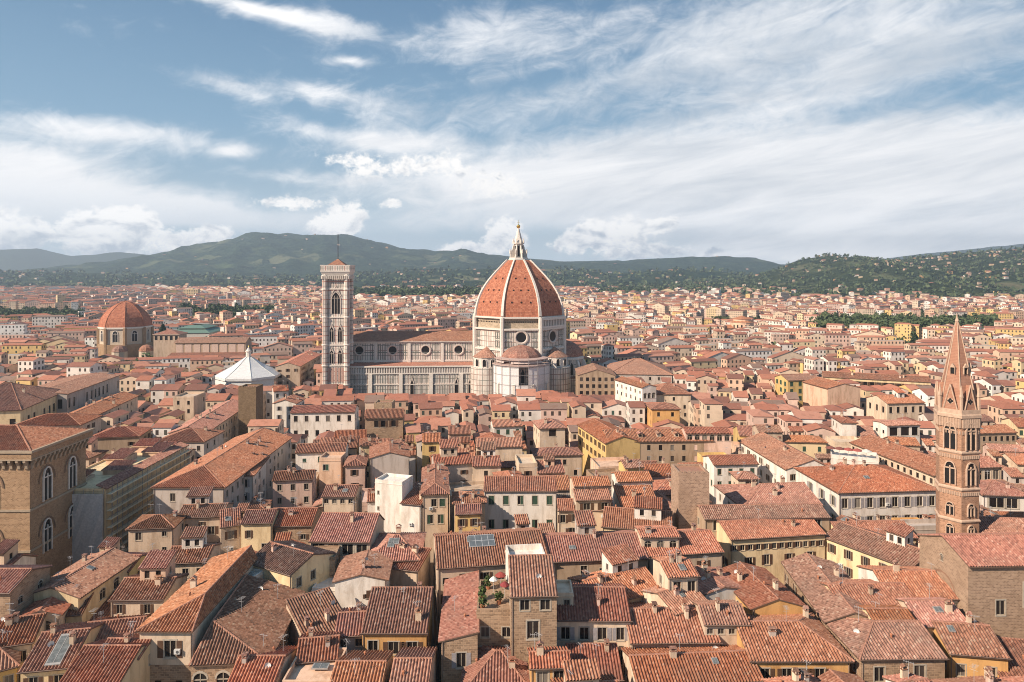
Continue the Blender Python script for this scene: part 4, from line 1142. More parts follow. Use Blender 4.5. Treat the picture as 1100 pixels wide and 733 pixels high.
corner_R('cream street row with two storeys of small windows behind the red hipped roof', 98, 449, 21, 9, 12, 48, 'gy', 'cream', tile='red', vb=462, anc='the cream street row', chim=5)
H('broad red hipped roof rising just over the brown hall cornice', (12, 459), (86, 457), 24, 16, 'hx', 'cream', tile='red', vb=459, chim=0, anc='the broad red hip')
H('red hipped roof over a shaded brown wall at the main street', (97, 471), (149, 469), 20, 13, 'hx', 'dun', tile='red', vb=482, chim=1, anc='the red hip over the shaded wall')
H('dark-walled house with a low bright red hip beside the scaffolded block', (168, 475), (219, 475), 20, 16, 'hx', 'grey', tile='red', vb=482, chim=1)
corner_R('white and cream row facing the main street with three storeys of windows', 222, 465, 20, 6, 13, 54, 'gy', 'cream', tile='red', vb=474, anc='the white and cream street row', chim=6)
H('pale curved corner house with few windows before the white tent', (186, 428), (208, 428), 22, 12, 'flat', 'beige', vb=442, win=(2, 2), style='plain', parapet=.8)
H('white house with a small red roof at the far end of the main street', (294, 421), (310, 420), 23, 10, 'gx', 'white', tile='red', win=(2, 2), vb=432)
H('white house with a lit gable just before the six-window palace', (294, 434), (318, 434), 21.5, 12, 'gy', 'white', tile='red', vb=448, win=(2, 2), style='grey')
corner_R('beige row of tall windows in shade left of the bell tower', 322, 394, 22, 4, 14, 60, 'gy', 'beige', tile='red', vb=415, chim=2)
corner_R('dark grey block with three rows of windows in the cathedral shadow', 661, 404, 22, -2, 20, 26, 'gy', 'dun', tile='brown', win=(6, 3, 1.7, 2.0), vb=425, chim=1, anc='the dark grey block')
H('white house with a two-arched front and long red roof right of the cathedral', (690, 417), (705, 416), 24, 26, 'gy', 'white', tile='red', vb=432, frontwins=[(.2, 5, 1.6, 2.4), (.5, 5, 1.6, 2.4), (.8, 5, 1.6, 2.4)], style='arch')
H('red hipped block with cream windows beyond the two-arched house', (705, 424), (742, 424), 20, 22, 'hx', 'cream', tile='red', vb=432)
H('long faded pink roof of a market hall right of the apse', (655, 402), (722, 403), 20, 40, 'hx', 'grey', tile='warm', vb=404, chim=0, cat='hall', name='hall')
H('tall peach house with a pale blank gable, right middle distance', (889, 418), (924, 417), 24, 20, 'gy', 'peach', tile='red', win=(0, 0), vb=434, slope=.25, anc='the tall peach gable')
H('yellow house with green windows facing a small courtyard, right middle distance', (846, 409), (882, 408), 23, 12, 'gx', 'yellow', tile='red', win=(4, 3, 1.8, 2.2), style='green', vb=424, anc='the yellow courtyard house')
H('long cream terrace of arched dormers below a brown roof', (884, 405), (1000, 411), 22, 12, 'gx', 'paley', tile='brown', win=(16, 2, 2.0, 2.6, 4.0, 5), vb=414, chim=3, anc='the long cream terrace')
H('pale cream house with four tall windows under a red roof near the brick spire', (953, 434), (993, 433), 22, 14, 'gx', 'cream', tile='red', win=(5, 2, 1.4, 2.6, 4, 6), vb=446)
H('ochre house with a red hipped cap below the long dormer roof', (700, 440), (730, 440), 22, 10, 'hx', 'ochre', tile='red', vb=450, win=(2, 2))
# ------------------------------------------------------------------ cathedral
MARB = marble(1.5, 3.1, False); MARBP = marble(1.5, 2.6, True)
WSTONE = plain('white_marble', .72, .64, .56, .6)
PSTONE = plain('marble_trim', .60, .50, .43, .6)
DARK = plain('opening_shadow_glass', .02, .018, .018, .4, 0, .1)
GREENM = plain('green_marble', .17, .18, .155, .6)
GOLD = plain('gilding', .8, .55, .18, .3, .9)
def octo(r, rot=22.5, cx=0, cy=0, n=8):
    return [(cx + r * math.cos(R(rot + 360 / n * i)), cy + r * math.sin(R(rot + 360 / n * i))) for i in range(n)]
def oculus(root, name, x, y, z, r, ang):
    m = MB(); n = 20
    def ring(rr, yy): return [(rr * math.cos(2 * math.pi * i / n), yy, rr * math.sin(2 * math.pi * i / n)) for i in range(n)]
    m.loft([ring(r * 1.45, .0), ring(r * 1.45, -.5), ring(r * 1.18, -.6), ring(r, -.1)], 0)
    o = m.build(name, [PSTONE], root, (x, y, z), ang)
    p = MB(); p.face(ring(r * 1.02, -.12)); p.build('pane', [DARK], o)
    return o
def arch_open(root, name, x, y, z, w, h, ang, lights=1, gable=False, pointed=True, trim=None):
    """proud stone surround with dark recessed lights and colonnettes"""
    m = MB(); n = 6
    def arc(ww, z0, hh):
        pts = [(-ww / 2, z0)]
        for i in range(n + 1):
            t = i / n
            xx = -ww / 2 + ww * t
            k = 1 - abs(2 * t - 1)
            zz = z0 + hh * ((k ** .62) if pointed else math.sqrt(max(0, 1 - (2 * t - 1) ** 2)))
            pts.append((xx, zz))
        pts.append((ww / 2, z0)); return pts
    spring = h * .72; rise = h - spring
    inner = [(-w / 2, 0)] + arc(w, spring, rise) + [(w / 2, 0)]
    k = w * .12
    outer = [(-w / 2 - k, -k * .3)] + arc(w + 2 * k, spring, rise + k) + [(w / 2 + k, -k * .3)]
    for (a, b), (c, d), (e, f), (g, i_) in zip(inner, inner[1:], outer[1:], outer):
        m.face([(g, -.35, i_), (e, -.35, f), (c, -.35, d), (a, -.35, b)][::-1], 0)
        m.face([(a, -.35, b), (c, -.35, d), (c, -.05, d), (a, -.05, b)], 0)
        m.face([(g, -.35, i_), (e, -.35, f), (e, 0, f), (g, 0, i_)], 0)
    for q in range(1, lights):
        cx = -w / 2 + w * q / lights
        m.box(cx - .12, cx + .12, -.3, -.06, 0, spring + rise * .4, 0)
    if lights > 1:
        m.box(-w / 2, w / 2, -.3, -.06, spring - .1, spring + .15, 0)
    if gable:
        g0 = spring + rise * .3; gt = h + w * .75
        for sg in (-1, 1):
            a, b = (sg * (w / 2 + k * 1.6), g0), (0, gt)
            m.face([(a[0], -.4, a[1]), (b[0], -.4, b[1]), (b[0], -.4, b[1] - .9), (a[0] - sg * .7, -.4, a[1])], 0)
            m.face([(a[0], -.4, a[1]), (b[0], -.4, b[1]), (b[0], 0, b[1]), (a[0], 0, a[1])], 0)
    o = m.build(name, [trim or PSTONE], root, (x, y, z), ang)
    p = MB(); p.face([(a, -.06, b) for a, b in inner]); p.build('pane', [DARK], o)
    return o

def cathedral():
    RT = R(3.0)
    root = thing('cathedral', 'huge marble cathedral with a red octagonal tiled dome and white lantern', 'cathedral', (4, 430, 0), RT)
    RD = 29.4
    octv = octo(RD, 22.5)
    # drum
    m = MB(); m.prism(octo(RD), 0, 33, 0, False); m.prism(octo(RD + .9), 32.2, 33.2, 1, True, True); m.prism(octo(RD - .1), 33.2, 44.4, 0, True)
    for i in range(8):
        x, y = octo(RD + .1)[i]
        m.lathe([(1.35, 0), (1.35, 51.5)], 8, x, y, 1, False, R(22.5 + 45 * i))
    m.build('drum', [MARB, WSTONE], root)
    m = MB(); m.prism(octo(RD + 1.1), 44.2, 45.2, 1, True, True); m.prism(octo(RD - 1.4), 45.2, 51.0, 0, True); m.prism(octo(RD + .5), 51.0, 52.0, 1, True, True)
    for k in range(8):
        a = octo(RD - 1.35)[k]; b = octo(RD - 1.35)[(k + 1) % 8]
        for q in range(1, 16):
            t = q / 16; x, y = a[0] + (b[0] - a[0]) * t, a[1] + (b[1] - a[1]) * t
            m.box(x - .28, x + .28, y - .28, y + .28, 48.6, 49.2, 2)
    m.build('drum_band', [rubble(.50, .40, .29, .9, .4), WSTONE, DARK], root)
    # the finished gallery on the south-east side
    g = MB()
    a = Vector((*octo(RD + .1)[6], 0)); b = Vector((*octo(RD + .1)[7], 0))      # edge between south and east corners
    e = (b - a).normalized(); nn = Vector((e.y, -e.x, 0))
    def P(t, k, z): q = a + e * t + nn * k; return (q.x, q.y, z)
    L = (b - a).length
    for z0, z1, k0, k1 in ((45.3, 46.4, .1, 1.1), (50.0, 51.6, .1, 1.3)):
        g.face([P(0, k1, z0), P(L, k1, z0), P(L, k1, z1), P(0, k1, z1)]); g.face([P(0, k0, z1), P(0, k1, z1), P(L, k1, z1), P(L, k0, z1)]); g.face([P(0, k1, z0), P(0, k0, z0), P(L, k0, z0), P(L, k1, z0)])
    for q in range(15):
        t0 = L * q / 15
        g.face([P(t0, 1.0, 46.4), P(t0 + .55, 1.0, 46.4), P(t0 + .55, 1.0, 50), P(t0, 1.0, 50)])
        g.face([P(t0 + .55, 1.0, 46.4), P(t0 + .55, .3, 46.4), P(t0 + .55, .3, 50), P(t0 + .55, 1.0, 50)])
        g.face([P(t0, .3, 46.4), P(t0, 1.0, 46.4), P(t0, 1.0, 50), P(t0, .3, 50)])
    g.build('gallery', [WSTONE], root)
    for k in range(8):
        ang = -90 + 45 * k
        apo = RD * math.cos(R(22.5)) + .05
        if -135 <= ang <= 45:
            x, y = apo * math.cos(R(ang)), apo * math.sin(R(ang))
            oculus(root, 'round_window', x, y, 40.0, 2.9, R(ang + 90))
    # panel frames on the drum faces
    pf = MB()
    for k in range(8):
        ang = -90 + 45 * k; apo = RD * math.cos(R(22.5)) + .02
        c = Vector((apo * math.cos(R(ang)), apo * math.sin(R(ang)), 0)); t = Vector((-math.sin(R(ang)), math.cos(R(ang)), 0)); o = Vector((math.cos(R(ang)), math.sin(R(ang)), 0))
        for s in (-8.6, -6.6, 6.6, 8.6):
            for z0, z1 in ((34.4, 38.2), (39.2, 43.2)):
                w = .75
                for (u0, u1, h0, h1) in ((-w, -w + .28, z0, z1), (w - .28, w, z0, z1), (-w + .28, w - .28, z0, z0 + .28), (-w + .28, w - .28, z1 - .28, z1)):
                    q = [c + t * (s + u) + o * .12 for u in (u0, u1)]
                    pf.face([(q[0].x, q[0].y, h0), (q[1].x, q[1].y, h0), (q[1].x, q[1].y, h1), (q[0].x, q[0].y, h1)])
    pf.build('panel_trim', [GREENM], root)
    # dome shell
    prof = [(0, 26.3), (3, 26.0), (6, 25.4), (9, 24.6), (12, 23.5), (15, 22.1), (18, 20.3), (21, 18.2), (24, 15.8), (27, 13.2), (29.5, 10.9), (31.8, 8.9), (33.7, 6.9)]
    prof = [(z, r_ * (1.10 - .03 * (z / 33.7) ** 4)) for z, r_ in prof]
    zb = 52.0
    m = MB()
    for k in range(8):
        a0, a1 = R(22.5 + 45 * k), R(22.5 + 45 * (k + 1))
        vv = 0
        for (z0, r0), (z1, r1) in zip(prof, prof[1:]):
            dl = math.hypot(z1 - z0, r1 - r0)
            h0, h1 = r0 * math.sin(R(22.5)), r1 * math.sin(R(22.5))
            m.face([(r0 * math.cos(a0), r0 * math.sin(a0), zb + z0), (r0 * math.cos(a1), r0 * math.sin(a1), zb + z0), (r1 * math.cos(a1), r1 * math.sin(a1), zb + z1), (r1 * math.cos(a0), r1 * math.sin(a0), zb + z1)], 0,
                   [(-h0, vv), (h0, vv), (h1, vv + dl), (-h1, vv + dl)])
            vv += dl
    dome = m.build('dome', [dome_tile()], root)
    for k in range(8):
        a = R(22.5 + 45 * k)
        m = MB(); t = Vector((-math.sin(a), math.cos(a), 0)); o = Vector((math.cos(a), math.sin(a), 0))
        rings = []
        for z, r_ in prof:
            wd = .42 + .40 * (1 - z / 34)
            c = o * r_ + Vector((0, 0, zb + z))
            up = (o * .8 + Vector((0, 0, .6))).normalized()
            rings.append([tuple(c - t * wd - up * .5), tuple(c - t * wd + up * .7), tuple(c + t * wd + up * .7), tuple(c + t * wd - up * .5)])
        m.loft(rings, 0)
        m.build('rib', [WSTONE], dome, weld=True)
    for k in range(8):          # small eyes in the tiled segments
        ang = R(45 + 45 * k)
        if math.sin(ang) > .5: continue
        for z, r_, xs in ((8.5, 27.2, (-5.5, 0, 5.5)), (15.5, 23.9, (-4.4, 0, 4.4)), (22.5, 18.7, (-2.8, 2.8))):
            for s in xs:
                c = Vector((math.cos(ang), math.sin(ang), 0)) * (r_ * math.cos(R(22.5)) + .1); t = Vector((-math.sin(ang), math.cos(ang), 0))
                q = c + t * s
                e_ = MB(); e_.box(-.35, .35, -.3, .5, -.45, .45)
                e_.build('eye_window', [DARK], dome, (q.x, q.y, zb + z), ang + R(90))
    # lantern
    zl = 85.7
    m = MB()
    m.prism(octo(6.6), zl - .6, zl + .7, 0, True, True)
    m.prism(octo(6.2), zl + .7, zl + 1.6, 0)
    m.prism(octo(2.9), zl + 1.6, zl + 10.2, 0)
    m.prism(octo(3.9), zl + 10.2, zl + 10.9, 0, True, True)
    for k in range(8):
        a = R(22.5 + 45 * k); t = Vector((-math.sin(a), math.cos(a), 0)) * .32; o = Vector((math.cos(a), math.sin(a), 0))
        sil = [(2.8, 1.6), (5.7, 1.6), (5.6, 4.2), (5.2, 5.6), (4.3, 6.6), (3.9, 8.2), (3.4, 9.6), (2.8, 9.8)]
        A_ = [tuple(o * r_ + t + Vector((0, 0, zl + z))) for r_, z in sil]; B_ = [tuple(o * r_ - t + Vector((0, 0, zl + z))) for r_, z in sil]
        m.face(list(reversed(A_))); m.face(B_)
        for i in range(len(sil) - 1): m.face([A_[i], A_[i + 1], B_[i + 1], B_[i]])
        q = o * 3.5; m.lathe([(.42, zl + 10.9), (.42, zl + 11.8), (.1, zl + 13.6)], 6, q.x, q.y)
        q = o * 5.6; m.lathe([(.4, zl + 4.2), (.35, zl + 5.6), (.08, zl + 7.0)], 6, q.x, q.y)
    m.lathe([(2.9, zl + 10.9), (2.5, zl + 13.0), (1.75, zl + 15.6), (1.05, zl + 18.2), (.5, zl + 20.0)], 8, 0, 0, 0, False, R(22.5))
    lan = m.build('lantern', [WSTONE], root)
    for k in range(8):
        a = R(45 * k)
        m = MB(); m.box(-.62, .62, -.05, .06, 0, 6.6); m.build('pane', [DARK], lan, (2.72 * math.cos(a), 2.72 * math.sin(a), zl + 2.4), a + R(90))
    m = MB(); m.lathe([(.25, zl + 19.8), (.9, zl + 20.3), (1.25, zl + 21.1), (.9, zl + 21.9), (.2, zl + 22.4)], 12)
    m.box(-.1, .1, -.1, .1, zl + 22.3, zl + 25); m.box(-.8, .8, -.09, .09, zl + 23.6, zl + 23.8)
    m.build('golden_ball', [GOLD], root)
    # nave
    x0, x1 = -107.5, -22
    cw, aw = 10.4, 21.4
    zt, ze, za = 41.9, 36.6, 22.6
    nb = MB()
    nb.box(x0, x1, -cw, cw, 22.0, ze, 0, 'td')
    nb.face([(x0, cw, ze), (x0, -cw, ze), (x0, 0, zt)], 0)
    nb.box(x0 - .2, x1, -cw - .35, cw + .35, ze - 1.3, ze - .5, 1); nb.box(x0 - .2, x1, -cw - .8, cw + .8, ze - .5, ze, 1)
    nb.box(x0, x1, -cw - .2, -cw, 24.2, 25.2, 1); nb.box(x0, x1, -cw - .15, -cw, 29.6, 30.0, 2)
    for i in range(5):
        x = x0 + 1 + (x1 - x0 - 6) * i / 4
        nb.box(x - .9, x + .9, -cw - .6, -cw, 22.5, ze - 1.3, 1)
        nb.box(x - .9, x + .9, cw, cw + .6, 22.5, ze - 1.3, 1)
    nb.build('nave_wall', [MARB, WSTONE, GREENM], root)
    rb = MB()
    roof_plane(rb, [(x0 - .4, -cw - 1.2, ze - .1), (x1, -cw - 1.2, ze - .1), (x1, 0, zt), (x0 - .4, 0, zt)], False, .3, 0, 1)
    roof_plane(rb, [(x1, cw + 1.2, ze - .1), (x0 - .4, cw + 1.2, ze - .1), (x0 - .4, 0, zt), (x1, 0, zt)], False, .3, 0, 1)
    rb.build('nave_roof', [tile_mat('warm'), WSTONE], root)
    for i in range(4):
        x = x0 + 1 + (x1 - x0 - 6) * (i + .5) / 4
        oculus(root, 'round_window', x, -cw - .02, 31.2, 2.3, 0)
    pnl = MB()
    for i in range(32):
        x = x0 + 3 + i * 2.5
        if min(abs(x - (x0 + 1 + (x1 - x0 - 6) * (k + .5) / 4)) for k in range(4)) < 4.6: continue
        for (a, b, c, d) in ((-.8, -.5, 25.6, 34.8), (.5, .8, 25.6, 34.8), (-.5, .5, 34.5, 34.8), (-.5, .5, 30.0, 30.3)):
            pnl.face([(x + a, -cw - .06, c), (x + b, -cw - .06, c), (x + b, -cw - .06, d), (x + a, -cw - .06, d)])
    pnl.build('panel_trim', [GREENM], root)
    # aisles
    ab = MB()
    ab.box(x0, x1 + 6, -aw, -cw - .1, 0, za, 0, 'td'); ab.box(x0, x1 + 6, cw + .1, aw, 0, za, 0, 'td')
    ab.box(x0 - .3, x1 + 6, -aw - .9, -aw + .4, za - .2, za + .5, 1)
    ab.box(x0 - .3, x1 + 6, -aw - .55, -aw, za - 4.2, za - 3.6, 1)
    ab.box(x0, x1 + 6, -aw - .35, -aw, 12.0, 12.5, 1)
    n = 62
    for i in range(n):
        x = x0 + .8 + (x1 + 6 - x0 - 1.6) * i / (n - 1)
        ab.box(x - .28, x + .28, -aw - .45, -aw, za - 3.6, za - .2, 1)
    for i in range(6):
        x = x0 + 1.5 + (x1 + 3 - x0) * i / 5
        ab.box(x - 1.1, x + 1.1, -aw - .8, -aw, 0, za - 4.2, 1)
    ab.build('aisle_wall', [MARB, WSTONE], root)
    ar = MB()
    roof_plane(ar, [(x0, -aw - .6, za + .6), (x1 + 4, -aw - .6, za + .6), (x1 + 4, -cw, 23.9), (x0, -cw, 23.9)], False, .2)
    roof_plane(ar, [(x1 + 4, aw + .6, za + .6), (x0, aw + .6, za + .6), (x0, cw, 24.6), (x1 + 4, cw, 24.6)], False, .2)
    ar.build('aisle_roof', [tile_mat('warm'), WSTONE], root)
    for x, w in ((-88, 2.0), (-64, 2.0), (-52.5, 2.2), (-38, 2.0), (-30, 1.8)):
        arch_open(root, 'window', x, -aw - .02, 4.5, w, 10.5, 0, 1, True)
    pnl = MB()
    for i in range(46):
        x = x0 + 2.2 + i * 1.95
        for z0, z1 in ((1.5, 5.8), (6.6, 11.4), (13.2, 17.6)):
            for (a, b, c, d) in ((-.62, -.44, z0, z1), (.44, .62, z0, z1), (-.44, .44, z1 - .2, z1)):
                pnl.face([(x + a, -aw - .06, c), (x + b, -aw - .06, c), (x + b, -aw - .06, d), (x + a, -aw - .06, d)])
    pnl.build('panel_trim', [GREENM], root)
    # facade block at the west end
    fb = MB(); fb.box(x0 - 3.5, x0, -aw - 1, aw + 1, 0, 26, 0, 'd'); fb.box(x0 - 3.4, x0 - .01, -cw - 1, cw + 1, 26, 43, 0, 'd'); fb.build('west_front', [MARBP], root)
    # tribunes (south, east) with half domes, exedrae on the diagonals
    def tribune(ang, white):
        a = R(ang); cx, cy = 28.2 * math.cos(a), 28.2 * math.sin(a)
        def pt(r_, k, z): t = a + R(-90 + 36 * k); return (cx + r_ * math.cos(t), cy + r_ * math.sin(t), z)
        m = MB()
        for k in range(5):
            for (ra, rb_, z0, z1, mt) in ((15.2, 15.2, 0, 13.5, 0), (15.2, 12.2, 13.5, 14.6, 2), (12.2, 12.2, 14.6, 24.6, 0), (12.9, 12.9, 24.6, 25.8, 1), (12.9, 12.0, 25.8, 26.4, 1)):
                m.face([pt(ra, k, z0), pt(ra, k + 1, z0), pt(rb_, k + 1, z1), pt(rb_, k, z1)], mt)
        for k in range(6):
            t = a + R(-90 + 36 * k)
            o = Vector((math.cos(t), math.sin(t), 0)); s = Vector((-o.y, o.x, 0)) * .7
            c = Vector((cx, cy, 0))
            sil = [(12.0, 0), (17.6, 0), (17.6, 15), (16.0, 17.5), (13.2, 23.8), (12.0, 24.4)]
            A_ = [tuple(c + o * r_ + s + Vector((0, 0, z))) for r_, z in sil]; B_ = [tuple(c + o * r_ - s + Vector((0, 0, z))) for r_, z in sil]
            m.face(list(reversed(A_)), 1); m.face(B_, 1)
            for i in range(len(sil) - 1): m.face([A_[i], A_[i + 1], B_[i + 1], B_[i]], 1)
        m.build('tribune', [MARB, WSTONE, tile_mat('brown')], root)
        d = MB(); dp = [(12.6, 26.4), (12.1, 28.5), (10.9, 30.8), (8.8, 33.0), (5.8, 34.7), (2.0, 35.6), (.3, 35.8)]
        vv = 0
        for (r0, z0), (r1, z1) in zip(dp, dp[1:]):
            dl = math.hypot(r0 - r1, z1 - z0)
            for k in range(5):
                d.face([pt(r0, k, z0), pt(r0, k + 1, z0), pt(r1, k + 1, z1), pt(r1, k, z1)], 0, [(-r0 * .31, vv), (r0 * .31, vv), (r1 * .31, vv + dl), (-r1 * .31, vv + dl)])
            vv += dl
        d.build('half_dome', [tile_mat('brown') if white else tile_mat('brown')], root)
        for k in range(5):
            t = a + R(-72 + 36 * k)
            if math.sin(t) < .3:
                rr = 12.2 * math.cos(R(18)) + .03
                arch_open(root, 'window', cx + rr * math.cos(t), cy + rr * math.sin(t), 15.5, 2.0, 7.6, t + R(90), 1, True)
    tribune(-90, True); tribune(0, False); tribune(90, False)
    for ang in (-135, -45):
        a = R(ang); cx, cy = 28.8 * math.cos(a), 28.8 * math.sin(a)
        m = MB()
        m.prism([(cx + 9.5 * math.cos(a + R(-90 + 180 * i / 8)), cy + 9.5 * math.sin(a + R(-90 + 180 * i / 8))) for i in range(9)], 0, 22.5, 0)
        m.prism([(cx + 7.6 * math.cos(a + R(-90 + 180 * i / 8)), cy + 7.6 * math.sin(a + R(-90 + 180 * i / 8))) for i in range(9)], 22.5, 28.2, 1)
        m.build('exedra', [MARB, WSTONE], root)
        m = MB()
        for i in range(8):
            p0 = [(cx + 8.1 * math.cos(a + R(-90 + 180 * q / 8)), cy + 8.1 * math.sin(a + R(-90 + 180 * q / 8)), 28.3) for q in (i, i + 1)]
            m.face([p0[0], p0[1], (cx - .5 * math.cos(a), cy - .5 * math.sin(a), 34.2)])
        m.build('exedra_roof', [tile_mat('red')], root)
        for i in range(5):
            t = a + R(-72 + 36 * i)
            arch_open(root, 'niche', cx + 7.55 * math.cos(t), cy + 7.55 * math.sin(t), 23.2, 2.0, 4.2, t + R(90), 1, False, False, WSTONE)
    RECTS.append((4 - 112, 430 - 23 - 5, RT, 152, 46)); RECTS.append((-34, 381, RT, 76, 90))
    VIS.append((378, 512, 424, 408)); VIS.append((512, 545, 425, 400)); VIS.append((545, 600, 419, 380)); VIS.append((600, 641, 423, 400))
    SURF.append((440, 420, 405, 'the cathedral nave')); SURF.append((560, 420, 385, 'the cathedral dome')); SURF.append((625, 420, 400, 'the cathedral apse'))
    # scaffold wrapped round the south tribune
    sc = thing('scaffold', 'white sheeted scaffolding wrapped round the choir below the cathedral dome', 'scaffolding', (5.6, 401, 0), RT)
    m = MB()
    def ringp(r_, z, a0=-172, a1=-8, k=9): return [(r_ * math.cos(R(a0 + (a1 - a0) * i / k)), r_ * math.sin(R(a0 + (a1 - a0) * i / k)), z) for i in range(k + 1)]
    sh = MB(); zs = [4, 9.5, 15, 20.5, 25.5]
    rj = random.Random(5)
    for z0, z1 in zip(zs, zs[1:]):
        A_, B_ = ringp(16.6, z0), ringp(16.6, z1)
        for i in range(9):
            if (z0 > 14 and i in (4,)) or (z0 < 9 and i in (1, 6)): continue
            sh.face([A_[i], A_[i + 1], B_[i + 1], B_[i]])
    sh.build('sheeting', [plain('scaffold_sheet', .74, .70, .68, .8)], sc)
    up = MB()
    for (r0, z0, r1, z1) in ((15.4, 26.8, 14.6, 28.6),):
        A_, B_ = ringp(r0, z0), ringp(r1, z1)
        for i in range(9):
            if (i * 7 + int(z0)) % 5: up.face([A_[i], A_[i + 1], B_[i + 1], B_[i]])
    up.build('upper_sheeting', [plain('scaffold_mesh_sheet', .60, .47, .42, .8)], sc)
    for z, r_in in ((25.9, 13.2), (29.0, 12.4)):
        d = MB(); A_, B_ = ringp(17.4 - max(0, z - 26) * .42, z), ringp(r_in, z + .5)
        for i in range(9): d.face([A_[i], A_[i + 1], B_[i + 1], B_[i]]); d.face([A_[i], (A_[i][0], A_[i][1], z - .4), (A_[i + 1][0], A_[i + 1][1], z - .4), A_[i + 1]])
        d.build('deck', [plain('scaffold_board', .50, .36, .31, .8)], sc)
    for i in range(10):
        x, y, _ = ringp(17.2, 0)[i]
        m = MB(); m.tube((x, y, 0), (x, y, 29.6), .11, 5)
        if i < 9:
            x2, y2, _ = ringp(17.2, 0)[i + 1]
            for z in (9.5, 15, 20.5, 25, 28): m.tube((x, y, z), (x2, y2, z), .08, 4)
        m.build('pole', [plain('scaffold_tube', .30, .27, .26, .5)], sc)
def dome_tile():
    m, n, b = new_mat('dome_tiles')
    u, v = uv(n); P = pos(n)
    wn = n.node('ShaderNodeTexWhiteNoise', noise_dimensions='3D')
    n.put(wn.inputs['Vector'], n.comb(n.math('FLOOR', n.math('DIVIDE', u, .8)), n.math('FLOOR', n.math('DIVIDE', v, .9)), 3.0))
    c = n.ramp(wn.outputs[0], [(0, (.30, .105, .060)), (.5, (.42, .150, .084)), (1, (.50, .205, .120))])
    c = n.mix(n.sstep(n.noise(n.vscale(P, (1, 1, .35)), .22, 6, .7), .45, .72, 0, .55), c, (.30, .115, .07))
    c = n.mix(n.sstep(n.noise(P, .8, 5, .7), .58, .7, 0, .4), c, (.55, .32, .21))
    row = n.math('GREATER_THAN', n.math('FRACT', n.math('DIVIDE', v, 2.7)), .86)
    c = n.mix(n.math('MULTIPLY', row, .22), c, (.22, .08, .05))
    n.put(b.inputs['Base Color'], c)
    bp = n.node('ShaderNodeBump'); bp.inputs['Distance'].default_value = .25; bp.inputs['Strength'].default_value = .6
    n.put(bp.inputs['Height'], n.math('ADD', wn.outputs[0], n.math('MULTIPLY', n.math('FRACT', n.math('DIVIDE', v, .9)), -.6)))
    n.l.new(bp.outputs[0], b.inputs['Normal'])
    return m
cathedral()

